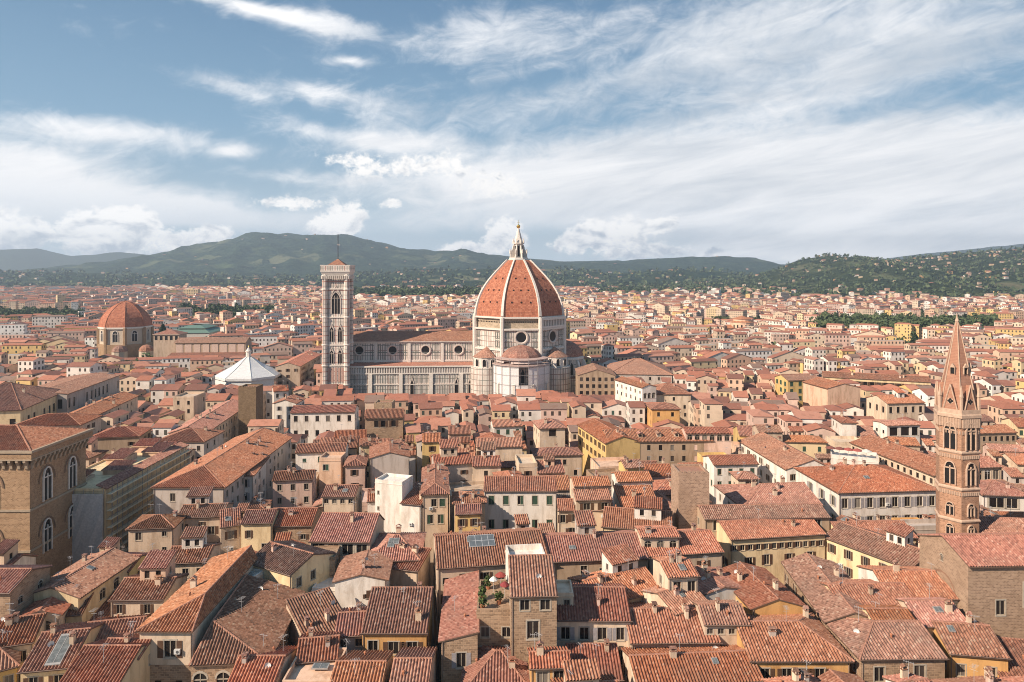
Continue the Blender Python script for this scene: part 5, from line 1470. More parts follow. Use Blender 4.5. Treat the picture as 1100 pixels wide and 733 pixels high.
# ------------------------------------------------------------------ bell tower
def bell_tower():
    root = thing('bell_tower', 'slender square marble bell tower with traceried windows and a thin mast', 'bell tower', (-102.3, 405, 0), R(3))
    root.scale = (.91, .91, 1)
    a = 6.7; zt = 78.0
    m = MB(); m.box(-a, a, -a, a, 0, zt, 0, 'd'); m.build('shaft', [MARBP], root)
    for sx in (-1, 1):
        for sy in (-1, 1):
            b = MB(); b.lathe([(1.75, 0), (1.75, zt)], 8, sx * 6.9, sy * 6.9, 0, False, R(22.5))
            for z in (13, 24, 36.0, 52.0, 68, 76): b.lathe([(1.75, z - .4), (2.1, z), (2.1, z + .5), (1.75, z + .8)], 8, sx * 6.9, sy * 6.9, 1, False, R(22.5))
            b.build('corner_buttress', [MARBP, WSTONE], root)
    m = MB()
    for z in (13, 24, 36.0, 52.0, 68.5): m.box(-a - .5, a + .5, -a - .5, a + .5, z - .3, z + .5, 0)
    m.build('string_course', [WSTONE], root)
    m = MB()
    for i in range(4):
        z = 76.2 + i * .55
        m.box(-a - 1.4 - i * .28, a + 1.4 + i * .28, -a - 1.4 - i * .28, a + 1.4 + i * .28, z, z + .5501, 0)
    for i in range(14):
        t = -8.2 + 16.4 * i / 13
        for s in (-1, 1):
            m.box(t - .3, t + .3, s * 8.7 - .35, s * 8.7 + .35, 74.4, 76.2, 0); m.box(s * 8.7 - .35, s * 8.7 + .35, t - .3, t + .3, 74.4, 76.2, 0)
    m.box(-9.3, 9.3, -9.3, 9.3, 78.41, 79.2, 0)
    for s in (-1, 1):
        m.box(-9.3, 9.3, s * 9.1 - .2, s * 9.1 + .2, 79.2, 81.9, 1); m.box(s * 9.1 - .2, s * 9.1 + .2, -8.9, 8.9, 79.2, 81.9, 1)
    m.box(-9.45, 9.45, -9.45, -9.0, 81.9, 82.4, 0); m.box(-9.45, 9.45, 9.0, 9.45, 81.9, 82.4, 0); m.box(-9.45, -9.0, -9.0, 9.0, 81.9, 82.4, 0); m.box(9.0, 9.45, -9.0, 9.0, 81.9, 82.4, 0)
    m.build('cornice', [WSTONE, MARBP], root)
    rb = MB(); q = 8.2
    for k in range(4):
        c, s = math.cos(R(90 * k)), math.sin(R(90 * k))
        rot = lambda x, y, z: (x * c - y * s, x * s + y * c, z)
        roof_plane(rb, [rot(-q, -q, 80.6), rot(q, -q, 80.6), rot(0, 0, 86.2)], False, .2)
    rb.build('roof', [tile_mat('red'), WSTONE], root)
    m = MB(); m.tube((0, 0, 85), (0, 0, 100.5), .27, 6); m.build('mast', [plain('mast_metal', .08, .08, .09, .5)], root)
    for ang in (0, 90, -90):
        c, s = math.cos(R(ang)), math.sin(R(ang))
        def pl(x, y): return (x * c - y * s, x * s + y * c)
        arch_open(root, 'triple_window', *pl(0, -a - .05), 54.2, 5.2, 12.5, R(ang), 3, True)
        for x in (-2.6, 2.6):
            arch_open(root, 'twin_window', *pl(x, -a - .05), 38.0, 2.5, 8.6, R(ang), 2, True)
            arch_open(root, 'twin_window', *pl(x, -a - .05), 25.5, 2.5, 7.6, R(ang), 2, True)
        pn = MB()
        for z0, z1 in ((2, 11.5), (14.5, 22.8)):
            for i in range(5):
                x = -4.2 + i * 2.1
                pn.box(x - .75, x + .75, -a - .16, -a - .02, z0, z1, 0)
        pn.build('panel', [plain('pink_marble', .50, .31, .25, .6)], root, (0, 0, 0), R(ang))
    RECTS.append((-112, 395, 0, 20, 20)); VIS.append((346, 381, 414, 395))
    SURF.append((363, 415, 395, 'the marble bell tower'))
bell_tower()

# ------------------------------------------------------------------ baptistery under its white tent
def baptistery():
    X, Y = (267 - CX) / F * 405, 405
    root = thing('baptistery', 'octagonal baptistery covered by a white conical tent', 'baptistery', (X, Y, 0), R(3))
    rr = 18.0
    m = MB(); m.prism(octo(rr - .6), 0, 18.0, 0); m.build('wall', [MARB], root)
    sh = MB()
    o = octo(rr)
    for k in (3, 4, 5, 6):    # sheeting left on two sides
        p, q = o[k], o[(k + 1) % 8]
        sh.face([(*p, 4), (*q, 4), (*q, 17.9), (*p, 17.9)])
    sh.build('sheet', [plain('tent_cloth', .76, .74, .70, .8)], root)
    rb = MB()
    e = octo(rr + .9)
    for k in range(8):
        p, q = e[k], e[(k + 1) % 8]
        mid = [((p[0]) * .5, (p[1]) * .5, 23.2), ((q[0]) * .5, (q[1]) * .5, 23.2)]
        rb.face([(*p, 18.2), (*q, 18.2), mid[1], mid[0]]); rb.face([mid[0], mid[1], (q[0] * .07, q[1] * .07, 28.6), (p[0] * .07, p[1] * .07, 28.6)])
        rb.face([(*p, 16.8), (*q, 16.8), (*q, 18.2), (*p, 18.2)])
        rb.tube((*p, 18.25), (*mid[0][:2], 23.3), .16, 5, 1); rb.tube((*mid[0][:2], 23.3), (p[0] * .07, p[1] * .07, 28.7), .16, 5, 1)
    rb.build('tent_roof', [plain('tent_canvas', .72, .71, .69, .75, 0, .25), plain('tent_seam', .55, .55, .53)], root)
    lt = MB(); lt.prism(octo(1.5), 28.2, 31.6, 0); lt.prism(octo(1.9), 31.6, 32.0, 0, True, True); lt.lathe([(1.6, 32.0), (.1, 34.2)], 8, 0, 0, 0, False); lt.lathe([(.1, 34.2), (.35, 34.6), (.1, 35.0)], 8, 0, 0, 1)
    lt.build('lantern', [WSTONE, GOLD], root)
    for k in (5, 6):
        pass
    RECTS.append((X - 20, Y - 20, 0, 40, 40)); VIS.append((232, 303, 414, Y - 20))
    SURF.append((267, 415, Y - 20, 'the white tent'))
baptistery()

# ------------------------------------------------------------------ domed chapel church, left
def chapel():
    Y = 600.0; X = (135 - CX) / F * Y
    root = thing('chapel', 'church with a plain red tiled dome, pale drum and long side nave', 'church', (X, Y, 0), R(5))
    SAND = plain('sandstone', .56, .46, .35, .8); BRN = wall_mat('brownstone')
    m = MB(); m.prism(octo(21.5), 0, 17, 1, True); m.prism(octo(20.2), 17, 31, 0, True); m.prism(octo(21.3), 30.2, 31.6, 2, True, True)
    for i in range(8):
        x, y = octo(20.3)[i]; m.lathe([(1.6, 0), (1.6, 31)], 6, x, y, 1, False)
    m.build('drum', [SAND, BRN, WSTONE], root)
    prof = [(0, 20.6), (4, 20.0), (8, 18.3), (12, 15.6), (16, 11.6), (18.5, 8.0), (20.3, 4.2), (21.2, 1.2), (21.4, .1)]
    d = MB(); vv = 0
    for (z0, r0), (z1, r1) in zip(prof, prof[1:]):
        dl = math.hypot(z1 - z0, r1 - r0)
        for k in range(8):
            a0, a1 = R(22.5 + 45 * k), R(67.5 + 45 * k)
            d.face([(r0 * math.cos(a0), r0 * math.sin(a0), 31.6 + z0), (r0 * math.cos(a1), r0 * math.sin(a1), 31.6 + z0), (r1 * math.cos(a1), r1 * math.sin(a1), 31.6 + z1), (r1 * math.cos(a0), r1 * math.sin(a0), 31.6 + z1)], 0,
                   [(-r0 * .38, vv), (r0 * .38, vv), (r1 * .38, vv + dl), (-r1 * .38, vv + dl)])
        vv += dl
    for k in range(8):
        a = R(22.5 + 45 * k)
        for (z0, r0), (z1, r1) in zip(prof[:-1], prof[1:]):
            d.tube((r0 * math.cos(a), r0 * math.sin(a), 31.6 + z0), (r1 * math.cos(a), r1 * math.sin(a), 31.6 + z1), .3, 5, 0)
    d.build('dome', [dome_tile()], root)
    for k in range(8):
        t = R(-90 + 45 * k)
        if math.sin(t) < .1:
            rr = 20.2 * math.cos(R(22.5)) + .05
            arch_open(root, 'window', rr * math.cos(t), rr * math.sin(t), 19.5, 4.2, 9.0, t + R(90), 2, False, False, WSTONE)
    for sx, sy in ((6, -24), (26, -20)):
        m = MB(); m.lathe([(6, 0), (6, 12)], 10, sx, sy, 1, False); m.lathe([(6.3, 12), (5.4, 14.6), (3.4, 16.4), (.3, 17.2)], 10, sx, sy, 0)
        m.build('apse', [tile_mat('brown'), SAND], root)
    RECTS.append((X - 26, Y - 30, 0, 60, 52)); VIS.append((106, 163, 383, Y - 22))
    SURF.append((135, 388, 575, 'the plain red dome'))
    # basilica nave with clerestory, running to the right
    Y2 = 555.0; X0 = (188 - CX) / F * Y2; X1 = (262 - CX) / F * Y2
    nv = thing('basilica', 'long brown basilica nave with blind arches beside the plain red dome', 'church', (X0, Y2, 0), R(4))
    L = X1 - X0
    m = MB(); m.box(0, L, 0, 16, 0, 21.5, 0, 'td'); m.face([(L, 0, 21.5), (L, 16, 21.5), (L, 8, 24.6)]); m.face([(0, 16, 21.5), (0, 0, 21.5), (0, 8, 24.6)]); m.build('nave_wall', [plain('nave_plaster', .46, .33, .23)], nv)
    rb = MB(); roof_plane(rb, [(-.5, -1, 21.4), (L + .5, -1, 21.4), (L + .5, 8, 24.9), (-.5, 8, 24.9)], False, .3); roof_plane(rb, [(L + .5, 17, 21.4), (-.5, 17, 21.4), (-.5, 8, 24.9), (L + .5, 8, 24.9)], False, .3); rb.build('roof', [tile_mat('brown'), BRN], nv)
    for i in range(8):
        m = MB(); x = L * (i + .5) / 8; m.box(x - 2.6, x + 2.6, -.25, 0, 13.5, 20.2, 0); m.build('blind_bay', [plain('bay_plaster', .62, .45, .36)], nv)
    m = MB(); m.box(-2, L, -7, 0, 0, 12.0, 0, 'd'); m.build('aisle', [BRN], nv)
    rb = MB(); roof_plane(rb, [(-2.5, -7.6, 11.9), (L + .5, -7.6, 11.9), (L + .5, -.3, 13.6), (-2.5, -.3, 13.6)], False, .2); rb.build('aisle_roof', [tile_mat('brown'), BRN], nv)
    RECTS.append((X0 - 4, Y2 - 9, R(4), L + 8, 28)); VIS.append((188, 262, 381, Y2 - 8))
    # transept tower with square lantern roof
    tw = thing('transept', 'square beige crossing block with a low red pyramid roof beside the plain red dome', 'church', ((183 - CX) / F * 570, 570, 0), R(4))
    m = MB(); m.box(-10, 10, -8, 8, 0, 27.5, 0, 'd'); m.build('wall', [stucco(*BEIGE)], tw)
    rb = MB()
    for k, (hx, hy) in enumerate(((10.8, 8.8), (8.8, 10.8), (10.8, 8.8), (8.8, 10.8))):
        c, s = round(math.cos(R(90 * k))), round(math.sin(R(90 * k)))
        rt = lambda x, y, z: (x * c - y * s, x * s + y * c, z)
        roof_plane(rb, [rt(-hx, -hy, 27.6), rt(hx, -hy, 27.6), rt(0, 0, 31.4)], False, .3)
    rb.build('roof', [tile_mat('red'), SAND], tw)
    for i in range(5):
        m = MB(); x = -8 + 4 * i; m.box(x - 1, x + 1, -8.1, -8.0, 23, 26.3); m.build('window', [DARK], tw)
    RECTS.append(((183 - CX) / F * 570 - 10, 560, 0, 20, 20)); VIS.append((170, 198, 372, 560))
chapel()

# ------------------------------------------------------------------ green market hall
def market():
    Y = 730.0; X0 = (180 - CX) / F * Y; X1 = (224 - CX) / F * Y; L = X1 - X0
    root = thing('market_hall', 'market hall with a tiered green metal roof behind the plain red dome', 'market hall', (X0, Y, 0), R(3))
    G = plain('green_copper_roof', .15, .235, .19, .7); W = plain('market_glazing', .55, .50, .44)
    m = MB(); m.box(0, L, 0, 50, 0, 14.0, 0, 'd'); m.build('wall', [W], root)
    for z, inset, h in ((14.0, 0, 3.2), (18.4, 8, 2.6)):
        rb = MB(); a = inset
        e = .8
        roof_plane(rb, [(a - e, a - e, z), (L - a + e, a - e, z), (L - a - 8, a + 9, z + h), (a + 8, a + 9, z + h)], False, .3); roof_plane(rb, [(L - a + e, 50 - a + e, z), (a - e, 50 - a + e, z), (a + 8, 41 - a, z + h), (L - a - 8, 41 - a, z + h)], False, .3)
        roof_plane(rb, [(a - e, 50 - a + e, z), (a - e, a - e, z), (a + 8, a + 9, z + h), (a + 8, 41 - a, z + h)], False, .3); roof_plane(rb, [(L - a + e, a - e, z), (L - a + e, 50 - a + e, z), (L - a - 8, 41 - a, z + h), (L - a - 8, a + 9, z + h)], False, .3)
        rb.build('roof', [G, G], root)
    m = MB(); m.box(9, L - 9, 9, 41, 17.0, 18.3, 0); m.build('clerestory', [W], root)
    RECTS.append((X0 - 2, Y - 2, 0, L + 4, 56)); VIS.append((180, 224, 362, Y - 2))
market()

# ------------------------------------------------------------------ brown stone hall, left
def stone_hall():
    X, Y = XY(32, 483, 36.0)
    w, d, Z = 30.0, 21.5, 36.0
    x0 = X - w
    root = thing('stone_hall', 'massive brown stone hall with tall twin-light arched windows and a corbelled cornice', 'hall', (x0, Y, 0), 0)
    ST = wall_mat('brownstone')
    m = MB()
    m.box(0, w, 0, d, 0, Z - 3.6, 0, 'd')
    m.build('wall', [ST], root)
    m = MB()
    for z in (11.5, 21.2):
        m.box(-.25, w + .25, -.25, d + .25, z, z + .5, 0)
    m.build('string_course', [plain('hall_trim', .40, .31, .22, .8)], root)
    o = 1.15
    m = MB(); m.box(-o, w + o, -o, d + o, Z - 2.1, Z - .6, 0); m.box(-o - .35, w + o + .35, -o - .35, d + o + .35, Z - .6, Z - .05, 1)
    m.box(-o - .1, w + o + .1, -o - .1, d + o + .1, Z - 2.4, Z - 2.1, 1)
    cor = MB()
    def corbel(x, y, ang):
        c, s = math.cos(ang), math.sin(ang)
        def T(a, b, z): return (x + a * c - b * s, y + a * s + b * c, z)
        sil = [(0, Z - 5.0), (-.35, Z - 4.6), (-.5, Z - 3.8), (-o, Z - 2.9), (-o, Z - 2.4), (0, Z - 2.4)]
        A_ = [T(-.32, b, z) for b, z in sil]; B_ = [T(.32, b, z) for b, z in sil]
        cor.face(A_); cor.face(list(reversed(B_)))
        for i in range(len(sil) - 1): cor.face([A_[i + 1], A_[i], B_[i], B_[i + 1]])
    for i in range(17): corbel(.6 + (w - 1.2) * i / 16, 0, 0)
    for i in range(13): corbel(w, .6 + (d - 1.2) * i / 12, R(90))
    m.build('cornice', [ST, plain('hall_trim', .40, .31, .22, .8)], root)
    cor.build('corbel_frieze', [plain('hall_trim', .40, .31, .22, .8)], root)
    r = Roof(w, d, Z - .2, 'hx', .30)
    rb = MB(); pl, rg = r.planes(1.2)
    for p in pl: roof_plane(rb, p, True)
    for a, b in rg: rb.tube(a, b, .22, 6, 2)
    rb.build('roof', [tile_mat('red'), plain('eave_timber', .16, .10, .07), plain('ridge_tiles', .43, .21, .14, .9, 0, .3)], root)
    def big(x, y, z, ang, w_=2.7, h=7.8):
        arch_open(root, 'twin_window', x, y, z, w_, h, ang, 2, False, False, WSTONE)
        # relieving arch of brown brick over it
        q = MB(); n = 12
        pts = [(math.cos(math.pi * i / n), math.sin(math.pi * i / n)) for i in range(n + 1)]
        for (a, b), (c, d_) in zip(pts, pts[1:]):
            for (r0, r1) in ((2.75, 3.15),):
                q.face([(a * r0, -.14, h - 3.2 + b * r0 * 1.25), (a * r1, -.14, h - 3.2 + b * r1 * 1.25), (c * r1, -.14, h - 3.2 + d_ * r1 * 1.25), (c * r0, -.14, h - 3.2 + d_ * r0 * 1.25)][::-1])
        q.build('relieving_arch', [plain('arch_brick', .22, .14, .09, .9)], root, (x, y, z), ang)
    for v in (6.0, 15.6):
        big(w + .02, v, 22.2, R(90)); big(w + .02, v, 11.9 - 2.4, R(90))
    for u in (8.5, 20.8):
        big(u, -.02, 22.2, 0); big(u, -.02, 9.5, 0)
    RECTS.append((x0 - 2, Y - 2, 0, w + 4, d + 4)); VIS.append((-60, 93, 600, Y))
    SURF.append((60, 560, Y, 'the brown stone hall'))
stone_hall()

# ------------------------------------------------------------------ long block in scaffolding
def scaffold_block():
    X, Y = XY(113, 527, 21.0); w, d, Z = 17.0, 45.0, 21.0
    root, r = make_house('long ochre block with a torn-up roof, its street side caged in scaffolding', X - w, Y, 0, w, d, Z, 'flat', 'paley', near=False, win=(0, 0), style='plain', parapet=.5, deck=(.44, .28, .22), cat='building', name='apartment_block')
    rb = MB(); roof_plane(rb, [(w + .7, -.4, Z + .55), (w + .7, d + .4, Z + .55), (w - 2.2, d + .4, Z + 1.5), (w - 2.2, -.4, Z + 1.5)], True); rb.build('roof_strip', [tile_mat('red'), plain('eave_timber', .16, .10, .07)], root)
    for (u, v, a, b, h, t) in ((3, 24, 5, 8, 1.6, 'red'), (9, 33, 6, 7, 1.4, 'warm'), (4, 37, 6, 5, 2.2, 'red'), (8, 14, 6, 6, 1.2, 'brown'), (2, 6, 5, 6, .8, 'brown')):
        q = MB(); q.box(u, u + a, v, v + b, Z, Z + h, 1, 'd'); roof_plane(q, [(u - .3, v - .3, Z + h + .1), (u + a + .3, v - .3, Z + h + .1), (u + a + .3, v + b + .3, Z + h + 1.2), (u - .3, v + b + .3, Z + h + 1.2)], True)
        q.build('roof_hut', [tile_mat(t), stucco(*PEACH)], root)
    for k in range(14):
        for z in (17.2, 13.6, 10.0, 6.4):
            link('window', far_window_mesh('plain'), root, (w, 2 + k * 3.15, z), R(90), (1.2, 1, 2.0))
    sc = thing('scaffold', 'scaffolding of yellow decks and tubes along the long ochre block with a torn-up roof', 'scaffolding', (X, Y, 0), 0)
    tubem = plain('scaffold_tube', .30, .27, .26, .5); board = plain('scaffold_plank', .78, .64, .44, .8)
    for k in range(19):
        y = k * 2.5
        m = MB()
        for dx in (.45, 1.75): m.tube((dx, y, 0), (dx, y, Z + 1.0), .06, 5)
        for q in range(9):
            m.tube((.45, y, 2.4 + q * 2.2), (1.75, y, 2.4 + q * 2.2), .05, 4)
        m.build('pole', [tubem], sc)
    for q in range(9):
        m = MB(); z = 2.4 + q * 2.2
        m.box(.4, 1.8, -.2, 45.2, z, z + .09, 0); m.box(1.76, 1.80, -.2, 45.2, z + 1.0, z + 1.08, 1); m.box(1.76, 1.8, -.2, 45.2, z + .09, z + .3, 0)
        m.build('deck', [board, tubem], sc)
    st = thing('scaffold', 'grey netting sheet hung on scaffold over the narrow end of the ochre block', 'scaffolding', (X - w, Y, 0), 0)
    m = MB()
    for i in range(8):
        for j in range(6):
            u0, u1 = 6.5 + i * 1.3, 6.5 + (i + 1) * 1.3; z0, z1 = j * 3.4, (j + 1) * 3.4
            b = lambda u, z: -.9 - .12 * math.sin(u * 2.1 + z)
            m.face([(u0, b(u0, z0), z0), (u1, b(u1, z0), z0), (u1, b(u1, z1), z1), (u0, b(u0, z1), z1)])
    m.build('sheet', [plain('scaffold_net', .55, .52, .49, .8)], st)
    for i in range(5):
        m = MB(); m.tube((6.5 + i * 2.6, -.6, 0), (6.5 + i * 2.6, -.6, 21.4), .06, 5); m.build('pole', [tubem], st)
    RECTS.append((X - w, Y - 2, 0, w + 3, d)); VIS.append((91, 205, 598, Y)); 
    SURF.append((150, 560, Y, 'the scaffolded block'))
scaffold_block()

# ------------------------------------------------------------------ hexagonal brick bell tower, right
def hex_tower():
    Y = 150.0; X = (1028 - CX) / F * Y
    root = thing('hexagonal_tower', 'hexagonal brick bell tower with gabled spire and paired arched windows', 'bell tower', (X, Y, 0), 0)
    BR = rubble(.46, .265, .17, .55, .24); TR = plain('tower_trim', .52, .36, .26, .8)
    rr = 4.2; rot = -112.0      # corner towards the camera, a little left of centre
    hx = lambda r_, z: [(r_ * math.cos(R(rot + 60 * i)), r_ * math.sin(R(rot + 60 * i)), z) for i in range(6)]
    zt = 47.6
    m = MB(); m.loft([hx(rr, 0), hx(rr, zt)], 0)
    m.build('shaft', [BR], root)
    m = MB()
    for z in (39.6, 31.8, 25.0):
        m.loft([hx(rr, z - .35), hx(rr + .3, z), hx(rr + .3, z + .25), hx(rr, z + .5)], 0)
    for k in range(6):
        a, b = Vector(hx(rr, 0)[k]), Vector(hx(rr, 0)[(k + 1) % 6]); e = (b - a).normalized(); n_ = Vector((e.y, -e.x, 0)); L = (b - a).length
        for z in (39.1, 31.3):
            for i in range(9):
                c = a + e * (L * (i + .5) / 9)
                m.box(c.x - .16, c.x + .16, c.y - .16, c.y + .16, z - .75, z, 0)
        for i in range(8):
            c = a + e * (L * (i + .5) / 8) + n_ * .15
            m.box(c.x - .2, c.x + .2, c.y - .2, c.y + .2, zt - 2.6, zt - .6, 0)
            c = a + e * (L * (i + .5) / 8)
            m.box(c.x - .14, c.x + .14, c.y - .14, c.y + .14, zt - 4.0, zt - 3.3, 0)
    m.loft([hx(rr, zt - .7), hx(rr + .55, zt - .5), hx(rr + .55, zt + .1), hx(rr + .3, zt + .3), hx(rr + .3, zt + 1.2)], 0, captop=True)
    m.build('corbel_course', [TR], root)
    SPM = tile_brick()
    m = MB(); m.loft([hx(rr - .25, zt + 1.2), hx(.28, zt + 19.6)], 0, captop=True); m.build('spire', [SPM], root)
    m = MB()
    for k in range(6):
        p, q = hx(rr - .2, zt + 1.2)[k], hx(.28, zt + 19.6)[k]
        m.tube(p, q, .17, 5, 0, .1)
    m.lathe([(.3, zt + 19.4), (.42, zt + 19.9), (.16, zt + 20.6), (.05, zt + 21.6)], 8); m.build('spire_rib', [TR], root)
    for k in range(6):
        mid = R(rot + 30 + 60 * k); apo = rr * math.cos(R(30))
        ang = mid + R(90)
        o = (apo * math.cos(mid), apo * math.sin(mid))
        for z, w_, h, lt in ((40.3, 2.1, 5.6, 2), (32.8, 1.9, 4.7, 2), (26.2, 1.4, 2.6, 2), (22.0, 1.3, 2.2, 2)):
            if math.sin(mid) < .35: arch_open(root, 'twin_window', o[0] * 1.005, o[1] * 1.005, z, w_, h, ang, lt, False, False, TR)
        # steep gable at the foot of the spire with a quatrefoil
        g = MB(); wz = 1.35
        g.face([(-wz, -.05, 0), (wz, -.05, 0), (0, -.05, 5.2)], 0); g.face([(wz, -.05, 0), (wz, 1.2, 0), (0, 2.2, 5.2), (0, -.05, 5.2)], 0); g.face([(0, -.05, 5.2), (0, 2.2, 5.2), (-wz, 1.2, 0), (-wz, -.05, 0)], 0)
        for sg in (-1, 1):
            g.tube((sg * wz, -.1, 0), (0, -.1, 5.3), .14, 5, 1)
        if math.sin(mid) < .35:
            for dx, dz in ((-.32, 0), (.32, 0), (0, .32), (0, -.32)):
                g.face([(dx + .27 * math.cos(2 * math.pi * i / 10), -.07, 1.7 + dz + .27 * math.sin(2 * math.pi * i / 10)) for i in range(10)], 2)
            g.face([(.62 * math.cos(2 * math.pi * i / 12), -.06, 1.7 + .62 * math.sin(2 * math.pi * i / 12)) for i in range(12)], 1)
        g.build('gable', [SPM, TR, DARK], root, (o[0] * .99, o[1] * .99, zt + 1.2), ang)
        c = hx(rr + .05, 0)[k]
        p = MB(); p.lathe([(.34, 0), (.34, 2.6), (.45, 2.7), (.04, 5.2)], 6, 0, 0, 0, False); p.build('pinnacle', [TR], root, (c[0] * .97, c[1] * .97, zt + 1.2))
        if math.sin(mid) < .3: arch_open(root, 'spire_window', o[0] * .60, o[1] * .60, zt + 8.6, .8, 1.7, ang, 1, True, True, TR)
    RECTS.append((X - 6, Y - 6, 0, 12, 12)); VIS.append((1005, 1050, 578, Y - 5))
    SURF.append((1028, 560, Y, 'the hexagonal brick tower'))
def tile_brick():
    m, n, b = new_mat('spire_brick')
    P = pos(n); s = n.node('ShaderNodeSeparateXYZ'); n.put(s.inputs[0], P)
    band = n.math('FRACT', n.math('DIVIDE', s.outputs[2], .32))
    c = n.mix(n.math('LESS_THAN', band, .25), (.37, .185, .12), (.29, .14, .095))
    c = n.mix(n.sstep(n.noise(P, .8, 5, .7), .45, .7, 0, .5), c, (.50, .30, .21))
    n.put(b.inputs['Base Color'], c); return m
hex_tower()

# ------------------------------------------------------------------ stone church in the right corner
def stone_church():
    X1, Y1 = XY(1040, 608, 27.0)
    w, d, Z = 34.0, 13.5, 27.0
    root = thing('stone_church', 'tall rubble-stone church with a lit gable and a broad red roof at the frame edge', 'church', (X1, Y1, 0), R(2))
    r = Roof(w, d, Z, 'gx', .36)
    m = MB(); tops = r.wall_tops()
    st = [((0, 0), (1, 0)), ((w, 0), (0, 1)), ((w, d), (-1, 0)), ((0, d), (0, -1))]
    ok = wall_face(m, *st[0], tops[0], [(5.8, Z - 8.7, 1.6, 2.6), (11.2, Z - 7.2, 2.4, 4.0)])
    for i in (1, 2, 3): wall_face(m, *st[i], tops[i], [(6.5, Z - 2.0, .9, 1.2)] if i == 3 else [])
    m.build('wall', [rubble(.42, .29, .20, .5, .26)], root)
    for tc, zb, ww, hh in ok:
        wo = link('window', frame_mesh(), root, (tc, 0, zb), 0, (ww, 1, hh)); link('pane', pane_mesh(), wo)
    link('window', arch_mesh('a'), root, (0, 13.5 - 6.5, Z - 2.0), R(-90), (.9, 1, 1.2))
    rb = MB(); pl, rg = r.planes(.6)
    for p in pl: roof_plane(rb, p, True)
    for a, b in rg: rb.tube(a, b, .18, 6, 2)
    rb.build('roof', [tile_mat('red'), plain('eave_timber', .16, .10, .07), plain('ridge_tiles', .43, .21, .14, .9, 0, .3)], root)
    # relieving arch line in the gable
    q = MB(); n = 14; pts = [(math.cos(math.pi * i / n), math.sin(math.pi * i / n)) for i in range(n + 1)]
    for (a, b), (c, e) in zip(pts, pts[1:]):
        q.face([(a * 3.4, -.03, b * 3.4), (c * 3.4, -.03, e * 3.4), (c * 3.75, -.03, e * 3.75), (a * 3.75, -.03, b * 3.75)])
    q.build('blind_arch', [plain('arch_brick2', .30, .17, .11, .9)], root, (-.02, 6.7, Z - 7.5), R(-90))
    RECTS.append((X1, Y1, R(2), w, d)); VIS.append((988, 1140, 680, Y1))
    SURF.append((1060, 640, Y1, 'the rubble-stone church'))
stone_church()

# ------------------------------------------------------------------ medieval stumps of towers
def tower_house(label, p1, p2, Z, d, wall, vb, anc):
    X1, Y1 = XY(*p1, Z); X2, Y2 = XY(*p2, Z); w = X2 - X1
    root = thing('tower_house', label, 'tower house', (X1, Y1, 0), math.atan2(Y2 - Y1, X2 - X1))
    m = MB(); m.box(0, w, 0, d, 0, Z - .9, 0, 'd')
    t = .45
    for a in ((0, w, 0, t), (0, w, d - t, d), (0, t, t, d - t), (w - t, w, t, d - t)): m.box(*a, Z - .9, Z, 0, 'd')
    m.build('wall', [wall], root)
    m = MB()
    for k in range(7):
        a = w * (k + .15) / 7
        m.box(a, a + w / 7 * .6, .05, .4, Z, Z + .35); 
    m.build('merlon', [wall], root)
    m = MB(); m.box(t, w - t, t, d - t, Z - .7, Z - .55); m.build('roof_terrace', [plain('terrace_paving', .40, .21, .14)], root)
    link('window', arch_mesh('a'), root, (0, d * .6, Z - 8), R(-90) if X1 > 0 else R(-90), (.7, 1, 1.6))
    link('window', arch_mesh('a'), root, (0, d * .4, Z - 15), R(-90), (.7, 1, 1.6))
    RECTS.append((X1, Y1, 0, w, d)); VIS.append((min(PX(X1, Y1), PX(X1, Y1 + d)), PX(X2, Y2), vb, Y1))
    SURF.append(((p1[0] + p2[0]) / 2, (p1[1] + vb) / 2, Y1, anc))
tower_house('square stump of a medieval tower in pale coarse stone, right of centre', (729, 508), (762, 508), 31, 7.6, rubble(.46, .31, .22, .55, .32), 558, 'the square stone tower')
tower_house('plain dark brown stone tower at the end of the main street', (256, 416), (275, 416), 31.5, 8, rubble(.24, .165, .10, .6, .3), 450, 'the dark brown tower')
tower_house('small rubble tower rising from the roofs before the cathedral aisle', (402, 433), (421, 433), 27, 7, rubble(.42, .30, .2, .6, .3), 440, 'the small rubble tower')
# ------------------------------------------------------------------ the rest of the near city: one house at a time
PARKS = []
def corners(rc):
    x, y, rot, w, d = rc
    c, s = math.cos(rot), math.sin(rot)
    return [(x + c * u - s * v, y + s * u + c * v) for u, v in ((0, 0), (w, 0), (w, d), (0, d))]
class Taken:
    def __init__(s): s.cells = {}
    def add(s, rc, pad=0.3):
        x, y, rot, w, d = rc
        cs = corners(rc)
        x0 = int(min(c[0] for c in cs) // 20); x1 = int(max(c[0] for c in cs) // 20)
        y0 = int(min(c[1] for c in cs) // 20); y1 = int(max(c[1] for c in cs) // 20)
        for i in range(x0, x1 + 1):
            for j in range(y0, y1 + 1): s.cells.setdefault((i, j), []).append((rc, pad))
    def hit(s, px, py):
        for rc, pad in s.cells.get((int(px // 20), int(py // 20)), ()):
            x, y, rot, w, d = rc
            dx, dy = px - x, py - y; c, sn = math.cos(rot), math.sin(rot)
            u, v = dx * c + dy * sn, -dx * sn + dy * c
            if -pad < u < w + pad and -pad < v < d + pad: return True
        return False
TK = Taken()
for rc in RECTS: TK.add(rc)
def on_street(px, py):
    for pl, hw in STREETS:
        for (x0, y0), (x1, y1) in zip(pl, pl[1:]):
            dx, dy = x1 - x0, y1 - y0; L2 = dx * dx + dy * dy
            t = max(0, min(1, ((px - x0) * dx + (py - y0) * dy) / L2))
            if math.hypot(px - x0 - dx * t, py - y0 - dy * t) < hw: return True
    return False
